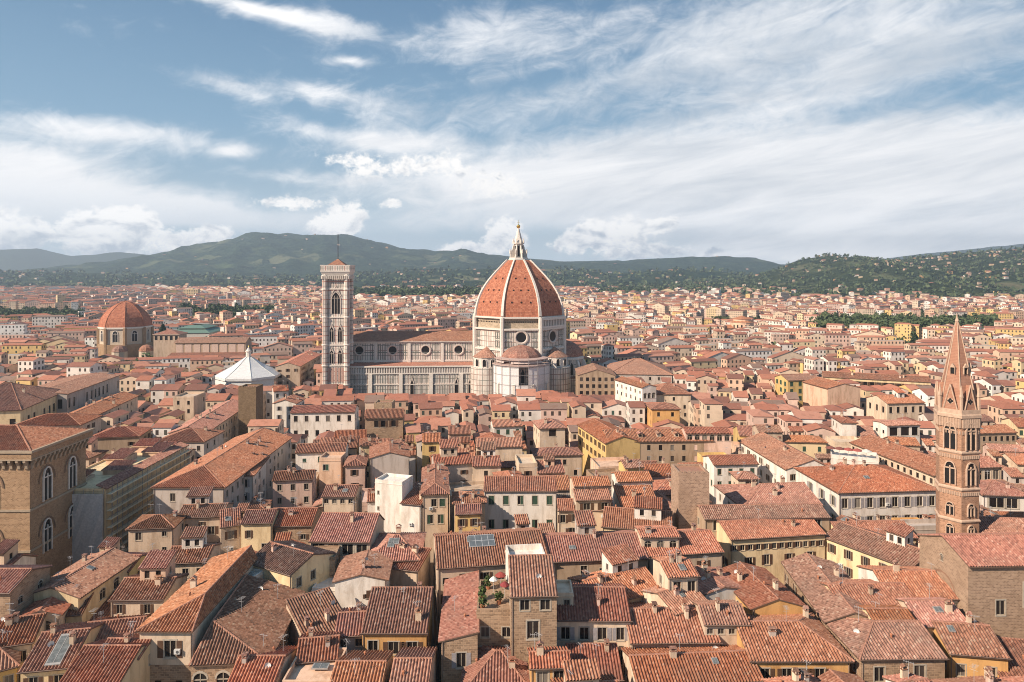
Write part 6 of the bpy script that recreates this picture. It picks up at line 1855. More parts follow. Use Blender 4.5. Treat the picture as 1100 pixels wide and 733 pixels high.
def blocked(rc, n=5):
    x, y, rot, w, d = rc; c, s = math.cos(rot), math.sin(rot); k = 0
    for i in range(n):
        for j in range(n):
            u, v = w * i / (n - 1), d * j / (n - 1)
            X, Y = x + c * u - s * v, y + s * u + c * v
            if TK.hit(X, Y) or on_street(X, Y): k += 1
    return k / (n * n)
def zmax_for(rc):
    """highest roof that leaves everything promised visible"""
    cs = corners(rc)
    xs = [PX(*c) for c in cs]; x0, x1 = min(xs), max(xs)
    Yf = min(c[1] for c in cs); Yb = max(c[1] for c in cs)
    z = 99
    for a, b, vb, Yv in VIS:
        if Yv > Yf + 1 and b > x0 + 2 and a < x1 - 2:
            z = min(z, CAMZ - (vb - YH) * (Yf + Yb) / 2 / F)
    return z
def in_view(rc):
    cs = corners(rc)
    return any(-25 < PX(*c) < 1125 for c in cs)
SHAPE = {'flat': 'flat terrace', 'gx': 'gabled', 'gy': 'gable-fronted', 'hx': 'hipped', 'hy': 'hipped', 'shed': 'lean-to'}
GEN = []
rg = random.Random(23)
def try_cell(x, y, rot, w, d, Z, lo=9.0):
    for fx, fw, fy, fd in ((0, 1, 0, 1), (0, .72, 0, 1), (.28, .72, 0, 1), (0, 1, 0, .7), (0, 1, .3, .7), (0, .5, 0, 1), (.5, .5, 0, 1), (0, 1, 0, .48), (0, 1, .52, .48), (0, .5, 0, .5), (.5, .5, 0, .5), (0, .5, .5, .5), (.5, .5, .5, .5)):
        c, s = math.cos(rot), math.sin(rot)
        u, v = w * fx, d * fy
        rc = (x + c * u - s * v, y + s * u + c * v, rot, w * fw, d * fd)
        if rc[3] < 4.2 or rc[4] < 4.2: continue
        if blocked(rc) == 0:
            zm = zmax_for(rc)
            rise = .32 * min(rc[3], rc[4]) / 2 + .4
            z = min(Z, zm - rise)
            if z < lo: continue
            return rc, z
    return None
y = 97.0
row = 0
while y < 430:
    dep = rg.uniform(8.5, 13) if y < 260 else rg.uniform(9, 13.5)
    x = -0.80 * (y + dep) - 70
    xend = 0.80 * (y + dep) + 70
    while x < xend:
        w = rg.choice([rg.uniform(5.5, 9), rg.uniform(6, 11), rg.uniform(8, 16)])
        block = math.sin(x * .021 + row * .8) * 2.0
        Z = 16.8 + block + rg.uniform(-3.6, 3.6)
        if rg.random() < .07: Z += 3.5
        rot = R(rg.uniform(-3.5, 3.5) + 9 * math.sin(x * .015 + y * .009))
        got = try_cell(x, y + rg.uniform(-.6, .6), rot, w - rg.uniform(0, .1), dep - rg.uniform(.0, .5), Z)
        if got:
            rc, z = got
            GEN.append((rc, z)); TK.add(rc, 0.0)
        x += w
    y += dep + (4.5 if row % 4 == 3 else rg.uniform(0.0, 1.2))
    row += 1
# the nearest 170 or so stand as houses of their own; the others join the far city
def gkey(g):
    rc, z = g
    cx = rc[0] + rc[3] / 2; cy = rc[1]
    return cy
GEN.sort(key=gkey)
N_IND = 300 - len([o for o in COL.objects if o.parent is None and o.get('category') == 'house'])
SEEN = [g for g in GEN if in_view(g[0])]
OUTSIDE = [g for g in GEN if not in_view(g[0])]
IND, REST = SEEN[:N_IND], SEEN[N_IND:] + OUTSIDE
ORD = ['first', 'second', 'third', 'fourth', 'fifth', 'sixth', 'seventh', 'eighth', 'ninth', 'tenth', 'eleventh', 'twelfth']
walls = ['cream'] * 5 + ['white'] * 4 + ['beige'] * 4 + ['paley'] * 2 + ['peach'] * 2 + ['yellow', 'ochre', 'grey', 'grey', 'pink', 'pink', 'stone', 'dun']
plan = []
count = {}
for rc, z in IND:
    x, y, rot, w, d = rc
    kind = rg.choices(['gx', 'gy', 'hx' if w > d else 'hy', 'shed', 'flat'], [.52, .15, .16, .08, .09])[0]
    if w > d * 1.5 and kind == 'gy': kind = 'gx'
    if kind == 'shed' and d > 9: kind = 'gx'
    wall = rg.choice(walls); tile = rg.choice(['warm', 'warm', 'red', 'red', 'brown'])
    px = PX(x + w / 2, y); py = PY(z, y)
    best = min(SURF, key=lambda s: math.hypot(s[0] - px, (s[1] - py) * 1.6))
    dx, dy = px - best[0], (py - best[1]) * 1.6
    if abs(dx) > abs(dy): where = 'right of' if dx > 0 else 'left of'
    else: where = 'below' if dy > 0 else 'above'
    size = 'wide' if w > 13 else 'slim' if w < 6.5 else 'low' if z < 13 else 'tall' if z > 20 else ''
    key = (best[3], where, wall, kind, size, tile)
    plan.append([rc, z, kind, wall, tile, where, best[3], size, math.hypot(dx, dy), key])
groups = {}
for p in plan: groups.setdefault(p[9], []).append(p)
TW = dict(warm='orange', red='red', brown='brown')
for key, ps in groups.items():
    ps.sort(key=lambda p: p[8])
    for i, p in enumerate(ps):
        sz = (p[7] + ' ') if p[7] else ''
        o = '' if len(ps) == 1 else (', nearest such' if i == 0 else ', ' + ORD[min(i, 11)] + ' such')
        lab = f"{sz}{WALL_WORD[p[3]]} house with {(TW[p[4]] + ' ') if p[2] != 'flat' else ''}{SHAPE[p[2]]} roof{o} {p[5]} {p[6]}"
        ws = lab.split()
        if len(ws) > 16: lab = ' '.join(ws[:16])
        rc, z = p[0], p[1]
        x, y, rot, w, d = rc
        make_house(lab, x, y, rot, w, d, z, p[2], p[3], tile=p[4], slope=rg.uniform(.27, .37), rf=rg.choice([.5, .5, .5, .6, .42]) if p[2] in ('gx', 'gy') else .5,
                   near=y < 190, fine=y < 330, attic=rg.randrange(1, 9999) if rg.random() < .30 else 0, group='closely packed tile-roofed houses of the old town')
# ------------------------------------------------------------------ hills
def lerp_profile(pts, x):
    return float(np.interp(x, [p[0] for p in pts], [p[1] for p in pts]))
def vnoise(seed, n=64):
    r = np.random.RandomState(seed); g = r.rand(n, n)
    def f(x, y):
        xi, yi = np.floor(x).astype(int), np.floor(y).astype(int); fx, fy = x - xi, y - yi
        fx = fx * fx * (3 - 2 * fx); fy = fy * fy * (3 - 2 * fy)
        a = g[xi % n, yi % n]; b = g[(xi + 1) % n, yi % n]; c = g[xi % n, (yi + 1) % n]; d = g[(xi + 1) % n, (yi + 1) % n]
        return (a * (1 - fx) + b * fx) * (1 - fy) + (c * (1 - fx) + d * fx) * fy
    return f
def fbm(f, x, y, o=5):
    s = 0; a = .5; t = 0
    for i in range(o):
        s = s + a * f(x * 2 ** i + 17 * i, y * 2 ** i + 5 * i); t += a; a *= .5
    return s / t
def hill_mat(name, dark, mid, field, fscale, fieldcut):
    m, n, b = new_mat(name)
    P = pos(n)
    big = n.noise(P, fscale, 6, .6)
    fine = n.noise(P, .022, 5, .75)
    fine2 = n.noise(P, .055, 3, .8)
    vor = n.node('ShaderNodeTexVoronoi'); n.put(vor.inputs['Vector'], n.vscale(P, (1, 1, .3))); vor.inputs['Scale'].default_value = fscale * 4.5
    sx = n.node('ShaderNodeSeparateColor'); n.put(sx.inputs[0], vor.outputs['Color'])
    c = n.mix(n.sstep(fine, .38, .62), dark, mid)
    c = n.mix(n.sstep(fine2, .45, .65, 0, .55), c, tuple(k * .45 for k in dark))
    fm = n.math('MULTIPLY', n.sstep(big, fieldcut, fieldcut + .07), n.math('GREATER_THAN', sx.outputs[0], .42))
    fcol = n.mix(sx.outputs[1], field, (field[0] * .55, field[1] * .75, field[2] * .6))
    c = n.mix(n.math('MULTIPLY', fm, n.sstep(fine, .25, .5)), c, fcol)
    n.put(b.inputs['Base Color'], c)
    b.inputs['Roughness'].default_value = 1.0; b.inputs['Specular IOR Level'].default_value = 0.0
    bp = n.node('ShaderNodeBump'); bp.inputs['Distance'].default_value = 14; bp.inputs['Strength'].default_value = .9
    n.put(bp.inputs['Height'], n.math('ADD', fine, n.math('MULTIPLY', fine2, .5))); n.l.new(bp.outputs[0], b.inputs['Normal'])
    return m
HF = {}
def hills(name, pts, D0, D1, D2, seed, mat, gully=.35, base=0.0, lo=-150, hi=1250, nx=260, ny=56):
    """pts: skyline in photo points; real ridge at distance D1, foot at D0, back foot at D2"""
    f = vnoise(seed)
    sx = np.linspace((lo - CX) / F, (hi - CX) / F, nx)
    ys = np.concatenate([np.linspace(D0, D1, int(ny * .8)), np.linspace(D1, D2, int(ny * .2) + 1)[1:]])
    V = []
    ridge = np.array([CAMZ + (YH - lerp_profile(pts, CX + F * s)) / F * D1 for s in sx])
    def hz(s, y):
        r = np.interp(s, sx, ridge)
        X = s * D1
        wav = fbm(f, X / (D1 * .06) + 3, y / (D1 * .06) + 7)
        wav2 = fbm(f, X / (D1 * .02) + 31, y / (D1 * .03) + 17, 4)
        t = np.clip((y - D0) / (D1 - D0), 0, 1)
        up = t * t * (3 - 2 * t)
        up = up ** (1.0 + (wav - .5) * 1.6)
        back = np.clip((D2 - y) / (D2 - D1), 0, 1)
        h = r * np.where(y <= D1, up, back ** .8)
        env = np.sin(np.pi * np.clip(t, 0, 1)) + .15 * (y > D1 * .98)
        h = h + gully * r * (wav - .5) * env + gully * .35 * r * (wav2 - .5) * env + r * .05 * (wav2 - .5) * (t > .5)
        return np.maximum(h, base - 3)
    for y in ys:
        h = hz(sx, np.full(nx, y))
        V += [(float(s * (y * .35 + D1 * .65)), float(y), float(z)) for s, z in zip(sx, h)]
    ny2 = len(ys)
    Fc = [(j * nx + i, j * nx + i + 1, (j + 1) * nx + i + 1, (j + 1) * nx + i) for j in range(ny2 - 1) for i in range(nx - 1)]
    me = bpy.data.meshes.new(name); me.from_pydata(V, [], Fc); me.materials.append(mat)
    me.polygons.foreach_set('use_smooth', [True] * len(Fc))
    o = link(name, me); setting(o)
    A = np.array(V).reshape(ny2, nx, 3)
    HF[seed] = (ys, sx, A, D1)
    return o
def ground_on(seed, s, y):
    ys, sx, A, D1 = HF[seed]
    j = int(np.clip(np.searchsorted(ys, y) - 1, 0, len(ys) - 2)); i = int(np.clip(np.searchsorted(sx, s) - 1, 0, len(sx) - 2))
    return tuple(A[j, i])
DG, MG = (.013, .032, .023), (.060, .090, .052)
hills('far_mountains', [(-150, 270), (0, 268), (40, 267), (75, 275), (100, 274), (130, 271), (160, 274), (210, 280), (300, 285), (560, 286), (860, 284), (930, 280), (990, 273), (1060, 266), (1110, 261), (1250, 259)], 8300, 10200, 11400, 3,
      hill_mat('far_mountain_wood', (.035, .055, .035), (.06, .08, .045), (.16, .15, .09), .0006, .56), .18)
hills('hills', [(-150, 300), (-20, 296), (60, 289), (120, 283), (170, 275), (220, 264), (262, 259), (290, 253), (310, 252), (330, 256), (350, 255), (372, 254), (400, 259), (440, 268), (470, 272), (500, 271), (540, 275), (600, 281), (640, 281), (700, 278), (760, 276), (800, 278), (830, 284), (870, 292), (950, 300), (1250, 304)],
      4300, 7400, 9500, 5, hill_mat('hill_wood', DG, MG, (.15, .155, .09), .0011, .55), .75)
hills('foothills', [(-150, 293), (0, 292), (80, 293), (160, 295), (240, 296), (330, 298), (400, 294), (440, 292), (500, 290), (560, 288), (620, 290), (660, 294), (700, 291), (760, 290), (800, 297), (840, 305), (1250, 308)],
      3100, 4600, 5400, 8, hill_mat('foothill_wood', DG, (.045, .066, .028), (.16, .155, .09), .0018, .50), .55)
hills('villa_hills', [(-150, 309), (640, 308), (700, 306), (760, 303), (795, 300), (815, 294), (835, 289), (852, 281), (868, 277), (885, 275), (905, 277), (930, 281), (960, 280), (1000, 275), (1040, 272), (1070, 270), (1100, 267), (1250, 266)],
      1700, 3700, 4600, 13, hill_mat('villa_hill_wood', (.020, .034, .015), (.052, .066, .026), (.15, .135, .075), .0024, .53), .42)

# ------------------------------------------------------------------ many far things in one sheet (numpy)
class Bulk:
    def __init__(s): s.v = []; s.f = []; s.uv = []; s.c = []; s.m = []
    def add(s, verts, faces, uvs, cols, mats):
        o = len(s.v); s.v += verts
        for f, u, c, m in zip(faces, uvs, cols, mats):
            s.f.append(tuple(o + i for i in f)); s.uv += u; s.c += [(*c, 1.0)] * len(f); s.m.append(m)
    def build(s, name, mats):
        me = bpy.data.meshes.new(name); me.from_pydata(s.v, [], s.f)
        for m in mats: me.materials.append(m)
        me.polygons.foreach_set('material_index', s.m)
        me.uv_layers.new(name='UVMap').data.foreach_set('uv', np.array(s.uv, np.float32).ravel())
        ca = me.color_attributes.new('tint', 'FLOAT_COLOR', 'CORNER'); ca.data.foreach_set('color', np.array(s.c, np.float32).ravel())
        return link(name, me)
def bulk_house(B, x, y, z0, rot, w, d, Z, wallc, roofc, kind, rnd):
    c, s = math.cos(rot), math.sin(rot)
    def T(u, v, z): return (x + c * u - s * v, y + s * u + c * v, z)
    rise = .32 * (d if kind == 'gx' else w) / 2
    if kind == 'flat': rise = 0
    o = .4; uo, vo = rnd.uniform(0, 40) // 3.1 * 3.1, rnd.uniform(0, 40) // 3.5 * 3.5
    e = Z
    V = [T(0, 0, z0), T(w, 0, z0), T(w, d, z0), T(0, d, z0), T(0, 0, e), T(w, 0, e), T(w, d, e), T(0, d, e)]
    Fc = [(0, 1, 5, 4), (1, 2, 6, 5), (2, 3, 7, 6), (3, 0, 4, 7)]
    h = e - z0; vb = -h + vo
    U = [[(uo, vb), (uo + l, vb), (uo + l, vo), (uo, vo)] for l in (w, d, w, d)]
    C = [wallc] * 4; M = [0] * 4
    if kind == 'gx':
        V += [T(0, d / 2, e + rise), T(w, d / 2, e + rise)]
        V += [T(-o, -o, e - .32 * o + .2), T(w + o, -o, e - .32 * o + .2), T(w + o, d / 2, e + rise + .2), T(-o, d / 2, e + rise + .2), T(w + o, d + o, e - .32 * o + .2), T(-o, d + o, e - .32 * o + .2)]
        Fc += [(5, 6, 9), (7, 4, 8), (10, 11, 12, 13), (14, 15, 13, 12)]
        U += [[(uo, vo)] * 3] * 2 + [[(0, 0)] * 4] * 2; C += [wallc] * 2 + [roofc] * 2; M += [0, 0, 1, 1]
    elif kind == 'gy':
        V += [T(w / 2, 0, e + rise), T(w / 2, d, e + rise)]
        V += [T(-o, -o, e - .32 * o + .2), T(w / 2, -o, e + rise + .2), T(w / 2, d + o, e + rise + .2), T(-o, d + o, e - .32 * o + .2), T(w + o, -o, e - .32 * o + .2), T(w + o, d + o, e - .32 * o + .2)]
        Fc += [(4, 5, 8), (6, 7, 9), (13, 10, 11, 12), (14, 15, 12, 11)]
        U += [[(uo, vo)] * 3] * 2 + [[(0, 0)] * 4] * 2; C += [wallc] * 2 + [roofc] * 2; M += [0, 0, 1, 1]
    elif kind == 'hip':
        k = min(w, d) / 2 * .98
        r0, r1 = (T(k, d / 2, e + .32 * k + .2), T(w - k, d / 2, e + .32 * k + .2)) if w >= d else (T(w / 2, k, e + .32 * k + .2), T(w / 2, d - k, e + .32 * k + .2))
        ze = e - .1
        V += [T(-o, -o, ze), T(w + o, -o, ze), T(w + o, d + o, ze), T(-o, d + o, ze), r0, r1]
        Fc += [(8, 9, 13, 12), (10, 11, 12, 13), (9, 10, 13), (11, 8, 12)] if w >= d else [(8, 9, 12), (10, 11, 13), (9, 10, 13, 12), (11, 8, 12, 13)]
        for f in Fc[4:]: U.append([(0, 0)] * len(f)); C.append(roofc); M.append(1)
    else:
        Fc.append((4, 5, 6, 7)); U.append([(0, 0)] * 4); C.append((.42, .36, .31)); M.append(1)
    B.add(V, Fc, U, C, M)
rw = random.Random(77)
WC = [CREAM, WHITE, WHITE, WHITE, BEIGE, PALEY, PEACH, PINK, PINK, CREAM, CREAM, YELLOW, (.82, .76, .70)]
RC = [(.46, .19, .12), (.42, .165, .105), (.40, .16, .10), (.34, .14, .095), (.48, .215, .14), (.44, .21, .145), (.24, .11, .08), (.30, .13, .09), (.26, .17, .13)]
def jit(c, k=.12):
    f = rw.uniform(1 - k, 1 + k); return tuple(min(.85, q * f) for q in c)
WINM = vcol_mat('far_house_walls', True); ROFM = vcol_mat('far_house_roofs', False)
B1 = Bulk()
for rc, z in REST:
    x, y, rot, w, d = rc
    bulk_house(B1, x, y, 0, rot, w, d, z, jit(rw.choice(WC)), jit(rw.choice(RC)), rw.choice(['gx', 'gx', 'gx', 'gy', 'hip']), rw)
def px_park(px, py):
    """wooded spots of the plain, by where they lie in the photo"""
    for x0, x1, y0, y1 in ((-60, 95, 334, 351), (150, 210, 331, 338), (190, 300, 333, 345), (875, 1068, 345, 361), (745, 822, 345, 354), (815, 868, 372, 386), (905, 930, 372, 380), (955, 995, 362, 384), (376, 520, 313, 324), (640, 700, 312, 320), (0, 340, 306, 311), (905, 1000, 338, 343), (230, 262, 338, 352), (700, 730, 341, 347)):
        if x0 < px < x1 and y0 < py < y1: return True
    return False
y = 430.0
while y < 2900:
    g = 9.5 + max(0, y - 430) * .0052
    dep = g * rw.uniform(.85, 1.15)
    x = -0.80 * y - 40; xe = 0.80 * y + 40
    block = 0
    while x < xe:
        w = g * (rw.choice([.6, .8, .9, 1.2, 1.5, 2.2, 3.0]) if y < 800 else rw.choice([.7, .8, .9, 1.1, 1.3, 2.0]))
        cx, cy = x + w / 2, y + dep / 2
        pxx, pyy = PX(cx, cy), PY(4, cy)
        keep = not px_park(pxx, pyy) and rw.random() > (.05 if y < 1300 else .16)
        if y > 1650 and pxx > 655 and y > 1720 + 130 * math.sin(cx * .004) + max(0, 760 - pxx) * 9 and rw.random() < .93: keep = False
        if keep:
            rc = (x, y + rw.uniform(-1, 1), R(rw.uniform(-4, 4) + 22 * math.sin(cx * .0041 + y * .0033) if y < 650 else rw.uniform(-14, 14) + 42 * math.sin(cx * .0041 + y * .0033)), w - rw.uniform(0, .8), dep * rw.uniform(.62, .9))
            if y < 800 and blocked(rc, 4) > 0: keep = False
        if keep:
            z = rw.uniform(8, 20) if y < 900 else rw.uniform(6, 23)
            if rw.random() < .03: z += rw.uniform(4, 10)
            if y < 800: z = min(z, zmax_for(rc) - 2)
            if z > 5:
                wc = jit(rw.choice(WC)); k = rw.choice(['gx', 'gx', 'gx', 'gy', 'hip', 'hip', 'flat'] if y < 1500 else ['gx', 'gx', 'gy', 'hip', 'flat'])
                bulk_house(B1, *rc[:2], 0, rc[2], rc[3], rc[4], z, wc, jit(rw.choice(RC)), k, rw)
        x += w + (rw.choice([0, 0, 0, 0, 6]) if y < 1300 else rw.choice([0, 2, 7]))
    y += dep + (rw.choice([0, .8, 5]) if y < 800 else rw.uniform(1, 8))
city = B1.build('distant_city', [WINM, ROFM])
setting(city, 'stuff', 'pink and cream mass of tiled houses spreading over the plain to the hills')
# tall slabs near the far edge
blocks = [(205, 317, 15, 12), (168, 320, 10, 8), (60, 319, 8, 7), (150, 317, 14, 6), (235, 321, 14, 5), (300, 317, 10, 6), (815, 333, 16, 5), (1050, 325, 18, 6)]
for i, (px, py, wpx, hpx) in enumerate(blocks):
    Y = 1900 + 60 * i; X = (px - CX) / F * Y; w = wpx * Y / F; h = CAMZ - (py - hpx / 2 - YH) / F * Y
    t = thing('tower_block', ['pale yellow tower block standing highest on the far left plain', 'small pale block of flats left of the highest tower block', 'low pale slab at the far left edge of the plain', 'broad low slab of flats below the wooded hill', 'wide pale slab right of the highest tower block', 'pale slab near the bell tower on the far plain', 'long pale block on the far right plain', 'wide cream block under the villa hills'][i], 'block of flats', (X, Y, 0), R(4))
    m = MB(); m.box(-w / 2, w / 2, 0, 16, 0, h, 0, 'd'); m.box(-w * .2, w * .1, 3, 9, h, h + 3, 0, 'd'); m.build('wall', [stucco(*(PALEY if i == 0 else CREAM))], t)
    n_ = max(3, int(w / 6))
    for c in range(n_):
        for q in range(3):
            o = MB(); xx = -w / 2 + w * (c + .5) / n_; zz = h - 4 - q * 4.0
            o.box(xx - 1.3, xx + 1.3, -.12, 0, zz, zz + 2.0); o.build('window', [DARK], t)

# ------------------------------------------------------------------ trees
def leaf_mat(name, a, b_):
    m, n, b = new_mat(name)
    g = n.node('ShaderNodeNewGeometry')
    r = g.outputs['Random Per Island']
    c = n.mix(r, a, b_)
    hs = n.node('ShaderNodeHueSaturation'); n.put(hs.inputs['Value'], n.math('MULTIPLY_ADD', orand(n), .5, .75)); n.put(hs.inputs['Color'], c)
    n.put(b.inputs['Base Color'], hs.outputs[0])
    b.inputs['Roughness'].default_value = .8
    return m
LEAF = leaf_mat('leaves_broad', (.040, .066, .020), (.115, .150, .045)); DLEAF = leaf_mat('leaves_conifer', (.018, .034, .018), (.045, .065, .030))
BARK = plain('bark', .09, .065, .045)
def crown_verts(seed, R_, H_, kind, n, ls):
    r = random.Random(seed); V = []; Fc = []
    if kind == 'broad':
        lobes = [(r.uniform(-.5, .5) * R_, r.uniform(-.5, .5) * R_, H_ * r.uniform(.35, .82), R_ * r.uniform(.38, .62)) for _ in range(7)]
    for _ in range(n):
        if kind == 'broad':
            lx, ly, lz, lr = r.choice(lobes)
            a, b = r.uniform(0, 6.283), math.acos(r.uniform(-1, 1)); q = lr * r.uniform(.6, 1.05)
            c = Vector((lx + q * math.sin(b) * math.cos(a), ly + q * math.sin(b) * math.sin(a), lz + .8 * q * math.cos(b)))
        else:
            t = r.random() ** .8; z = H_ * (.08 + .92 * t); wd = R_ * (1 - t) ** (.8 if kind == 'cone' else .35) * (1 if kind == 'cone' else min(1, t * 8))
            a = r.uniform(0, 6.283); q = wd * r.uniform(.55, 1.08)
            c = Vector((q * math.cos(a), q * math.sin(a), z))
        d1 = Vector((r.gauss(0, 1), r.gauss(0, 1), r.gauss(0, .7))).normalized(); d2 = d1.cross(Vector((r.gauss(0, 1), r.gauss(0, 1), r.gauss(0, 1)))).normalized()
        s = ls * r.uniform(.6, 1.3); i = len(V)
        V += [tuple(c + d1 * s), tuple(c + d2 * s * .8), tuple(c - d1 * s), tuple(c - d2 * s * .8)]; Fc.append((i, i + 1, i + 2, i + 3))
    return V, Fc
def crown_mesh(key, *a, mat=None):
    def f():
        V, Fc = crown_verts(*a); me = bpy.data.meshes.new('crown'); me.from_pydata(V, [], Fc); me.materials.append(mat or LEAF); return me
    return proto(key, f)
def trunk_mesh():
    def f():
        m = MB(); m.lathe([(.5, 0), (.34, 3), (.26, 6), (.1, 8)], 7)
        for k in range(5):
            a = k * 1.3; m.tube((0, 0, 3.2 + k * .7), (2.2 * math.cos(a), 2.2 * math.sin(a), 6 + k * .7), .16, 5, 0, .05)
        return m.mesh('trunk', [BARK])
    return proto('trunk', f)
def tree(label, px, py, Y, h, r_, kind, seed, group=None):
    X = (px - CX) / F * Y
    t = thing('tree', label, 'tree', (X, Y, 0), 0, group)
    link('trunk', trunk_mesh(), t, (0, 0, 0), 0, (1, 1, h / 12))
    n = {'broad': 900, 'cone': 700, 'cypress': 600}[kind]
    me = crown_mesh(f'{kind}{seed % 3}', seed % 3 + (10 if kind == 'cone' else 20 if kind == 'cypress' else 0), 5.0, 11.0, kind, n, .62, mat=LEAF if kind == 'broad' else DLEAF)
    link('crown', me, t, (0, 0, h * .12), seed * 1.7, (r_ / 5, r_ / 5, h / 12.5))
spots = [('round garden hedge-tree right of centre, largest of the green clump', 846, 380, 640, 9, 9, 'broad', 1), ('flat-topped tree left of the large garden clump', 826, 378, 650, 7, 8, 'broad', 2), ('low bushy tree joining the garden clump and the cream gable', 862, 381, 630, 8, 6, 'broad', 0),
         ('bright green tree by the grey roof, mid right', 915, 377, 660, 9, 8, 'broad', 1), ('dark broad conifer, taller of the pair near the brick spire', 983, 380, 660, 20, 7, 'cone', 0), ('rounder dark conifer, left of the pair near the brick spire', 967, 382, 655, 17, 7, 'broad', 2),
         ('dark conifer standing beside the green market roof', 175, 356, 720, 24, 8, 'cone', 1), ('broad dark tree at the frame edge before the left tree line', 12, 350, 900, 16, 10, 'broad', 0), ('tree between the plain red dome and the tree line', 75, 352, 880, 11, 8, 'broad', 1),
         ('small tree beside the round church in the right distance', 740, 351, 900, 14, 8, 'broad', 2), ('cypress just right of the round church in the right distance', 815, 352, 900, 22, 3.6, 'cypress', 0), ('second cypress beside the round church, shorter', 821, 353, 890, 17, 3.2, 'cypress', 1),
         ('palm-like tuft of a tree in a courtyard right of the brick spire', 1083, 447, 330, 10, 3.0, 'broad', 0), ('small courtyard tree behind the long dormer roof', 770, 425, 420, 10, 4, 'broad', 1), ('courtyard tree near the yellow courtyard house', 870, 400, 440, 12, 4.5, 'broad', 2),
         ('leafy tree before the left edge houses of the far plain', 38, 347, 950, 15, 9, 'broad', 1), ('tall tree in the belt right of the brick spire top', 1052, 358, 880, 17, 10, 'broad', 0), ('dark round tree at the near end of the right tree belt', 890, 358, 890, 15, 10, 'broad', 2)]
for s_ in spots: tree(*s_)
Bt = {'v': [], 'f': []}
rt = random.Random(3)
def bulk_tree(X, Y, Z0, h, r_, n, ls):
    V, Fc = crown_verts(rt.randrange(9999), r_, h, rt.choice(['broad', 'broad', 'broad', 'cone', 'cypress']) if Y > 1200 else 'broad', n, ls)
    o = len(Bt['v'])
    Bt['v'] += [(x + X, y + Y, z + Z0) for x, y, z in V]; Bt['f'] += [tuple(i + o for i in f) for f in Fc]
def belt(x0, x1, y0, y1, num, h, r_):
    for _ in range(num):
        px = rt.uniform(x0, x1); py = rt.uniform(y0, y1)
        Y = F * CAMZ / (py - YH); X = (px - CX) / F * Y
        hh = h * rt.uniform(.7, 1.3)
        bulk_tree(X, Y, 0, hh, r_ * rt.uniform(.8, 1.3), 70 if Y > 1500 else 130, .17 * hh if Y > 1500 else .11 * hh)
belt(-20, 92, 340, 350, 90, 15, 9); belt(25, 130, 337, 343, 60, 13, 9); belt(195, 300, 338, 346, 70, 18, 9); belt(232, 300, 335, 341, 40, 15, 8); belt(0, 30, 348, 354, 10, 15, 8)
belt(876, 945, 350, 361, 80, 17, 10); belt(930, 1066, 351, 361, 95, 17, 10); belt(746, 782, 349, 352, 12, 14, 8); belt(800, 822, 350, 353, 6, 12, 6); belt(817, 866, 381, 386, 16, 8, 6)
belt(378, 515, 315, 324.5, 330, 24, 16); belt(640, 720, 313, 319, 70, 18, 14); belt(0, 340, 307.5, 311.5, 140, 20, 16); belt(560, 1100, 315, 324, 150, 15, 12); belt(330, 380, 314, 319, 24, 18, 13); belt(905, 1000, 339, 342, 22, 12, 8)
for _ in range(2000):       # single trees between the houses of the plain
    py = rt.uniform(311, 420); px = rt.uniform(0, 1100); Y = F * CAMZ / (py - YH)
    if not TK.hit((px - CX) / F * Y, Y): bulk_tree((px - CX) / F * Y, Y, 0, rt.uniform(8, 15), rt.uniform(3, 6), 40, 1.3)
ysr = random.Random(8)
villas = Bulk(); nv = 0
for seed, nt, nvil, lo, hi in ((13, 2000, 430, 640, 1120), (8, 900, 200, -20, 900), (5, 0, 90, 60, 900)):
    ys, sx, A, D1 = HF[seed]
    for k in range(nt):
        px = ysr.uniform(lo, hi); y = ysr.uniform(ys[0] * 1.01, D1)
        p = ground_on(seed, (px - CX) / F, y)
        if p[2] > 4: bulk_tree(p[0], p[1], p[2] - 1, ysr.uniform(9, 20) * (1.5 if seed != 13 else 1), ysr.uniform(7, 14) * (1.5 if seed != 13 else 1), 9, 5.5 if seed == 13 else 9)
    for k in range(nvil):
        px = ysr.uniform(lo, hi); y = ys[0] * 1.01 + (D1 - ys[0]) * ysr.random() ** (1.6 if seed == 13 else 1)
        if seed == 13 and ysr.random() < .4: px = ysr.gauss(980, 60); y = ysr.uniform(ys[0] * 1.15, D1 * .98)
        p = ground_on(seed, (px - CX) / F, y)
        if p[2] > 4:
            w = ysr.uniform(9, 20) * (1.4 if seed != 13 else 1)
            bulk_house(villas, p[0], p[1], p[2] - 6, ysr.uniform(-.5, .5), w, w * .6, p[2] + ysr.uniform(5, 9), tuple(.85 * q for q in jit(rw.choice([CREAM, WHITE, PALEY, PEACH, CREAM, OCHRE]))), jit(rw.choice(RC)), rw.choice(['gx', 'hip']), ysr)
setting(villas.build('hillside_villas', [WINM, ROFM]), 'stuff', 'scattered cream villas on the wooded hillsides')
me = bpy.data.meshes.new('trees_far'); me.from_pydata(Bt['v'], [], Bt['f']); me.materials.append(leaf_mat('leaves_far', (.038, .060, .027), (.095, .116, .050)))
setting(link('woodland', me), 'stuff', 'dark green tree belts and woods across the plain and hills')

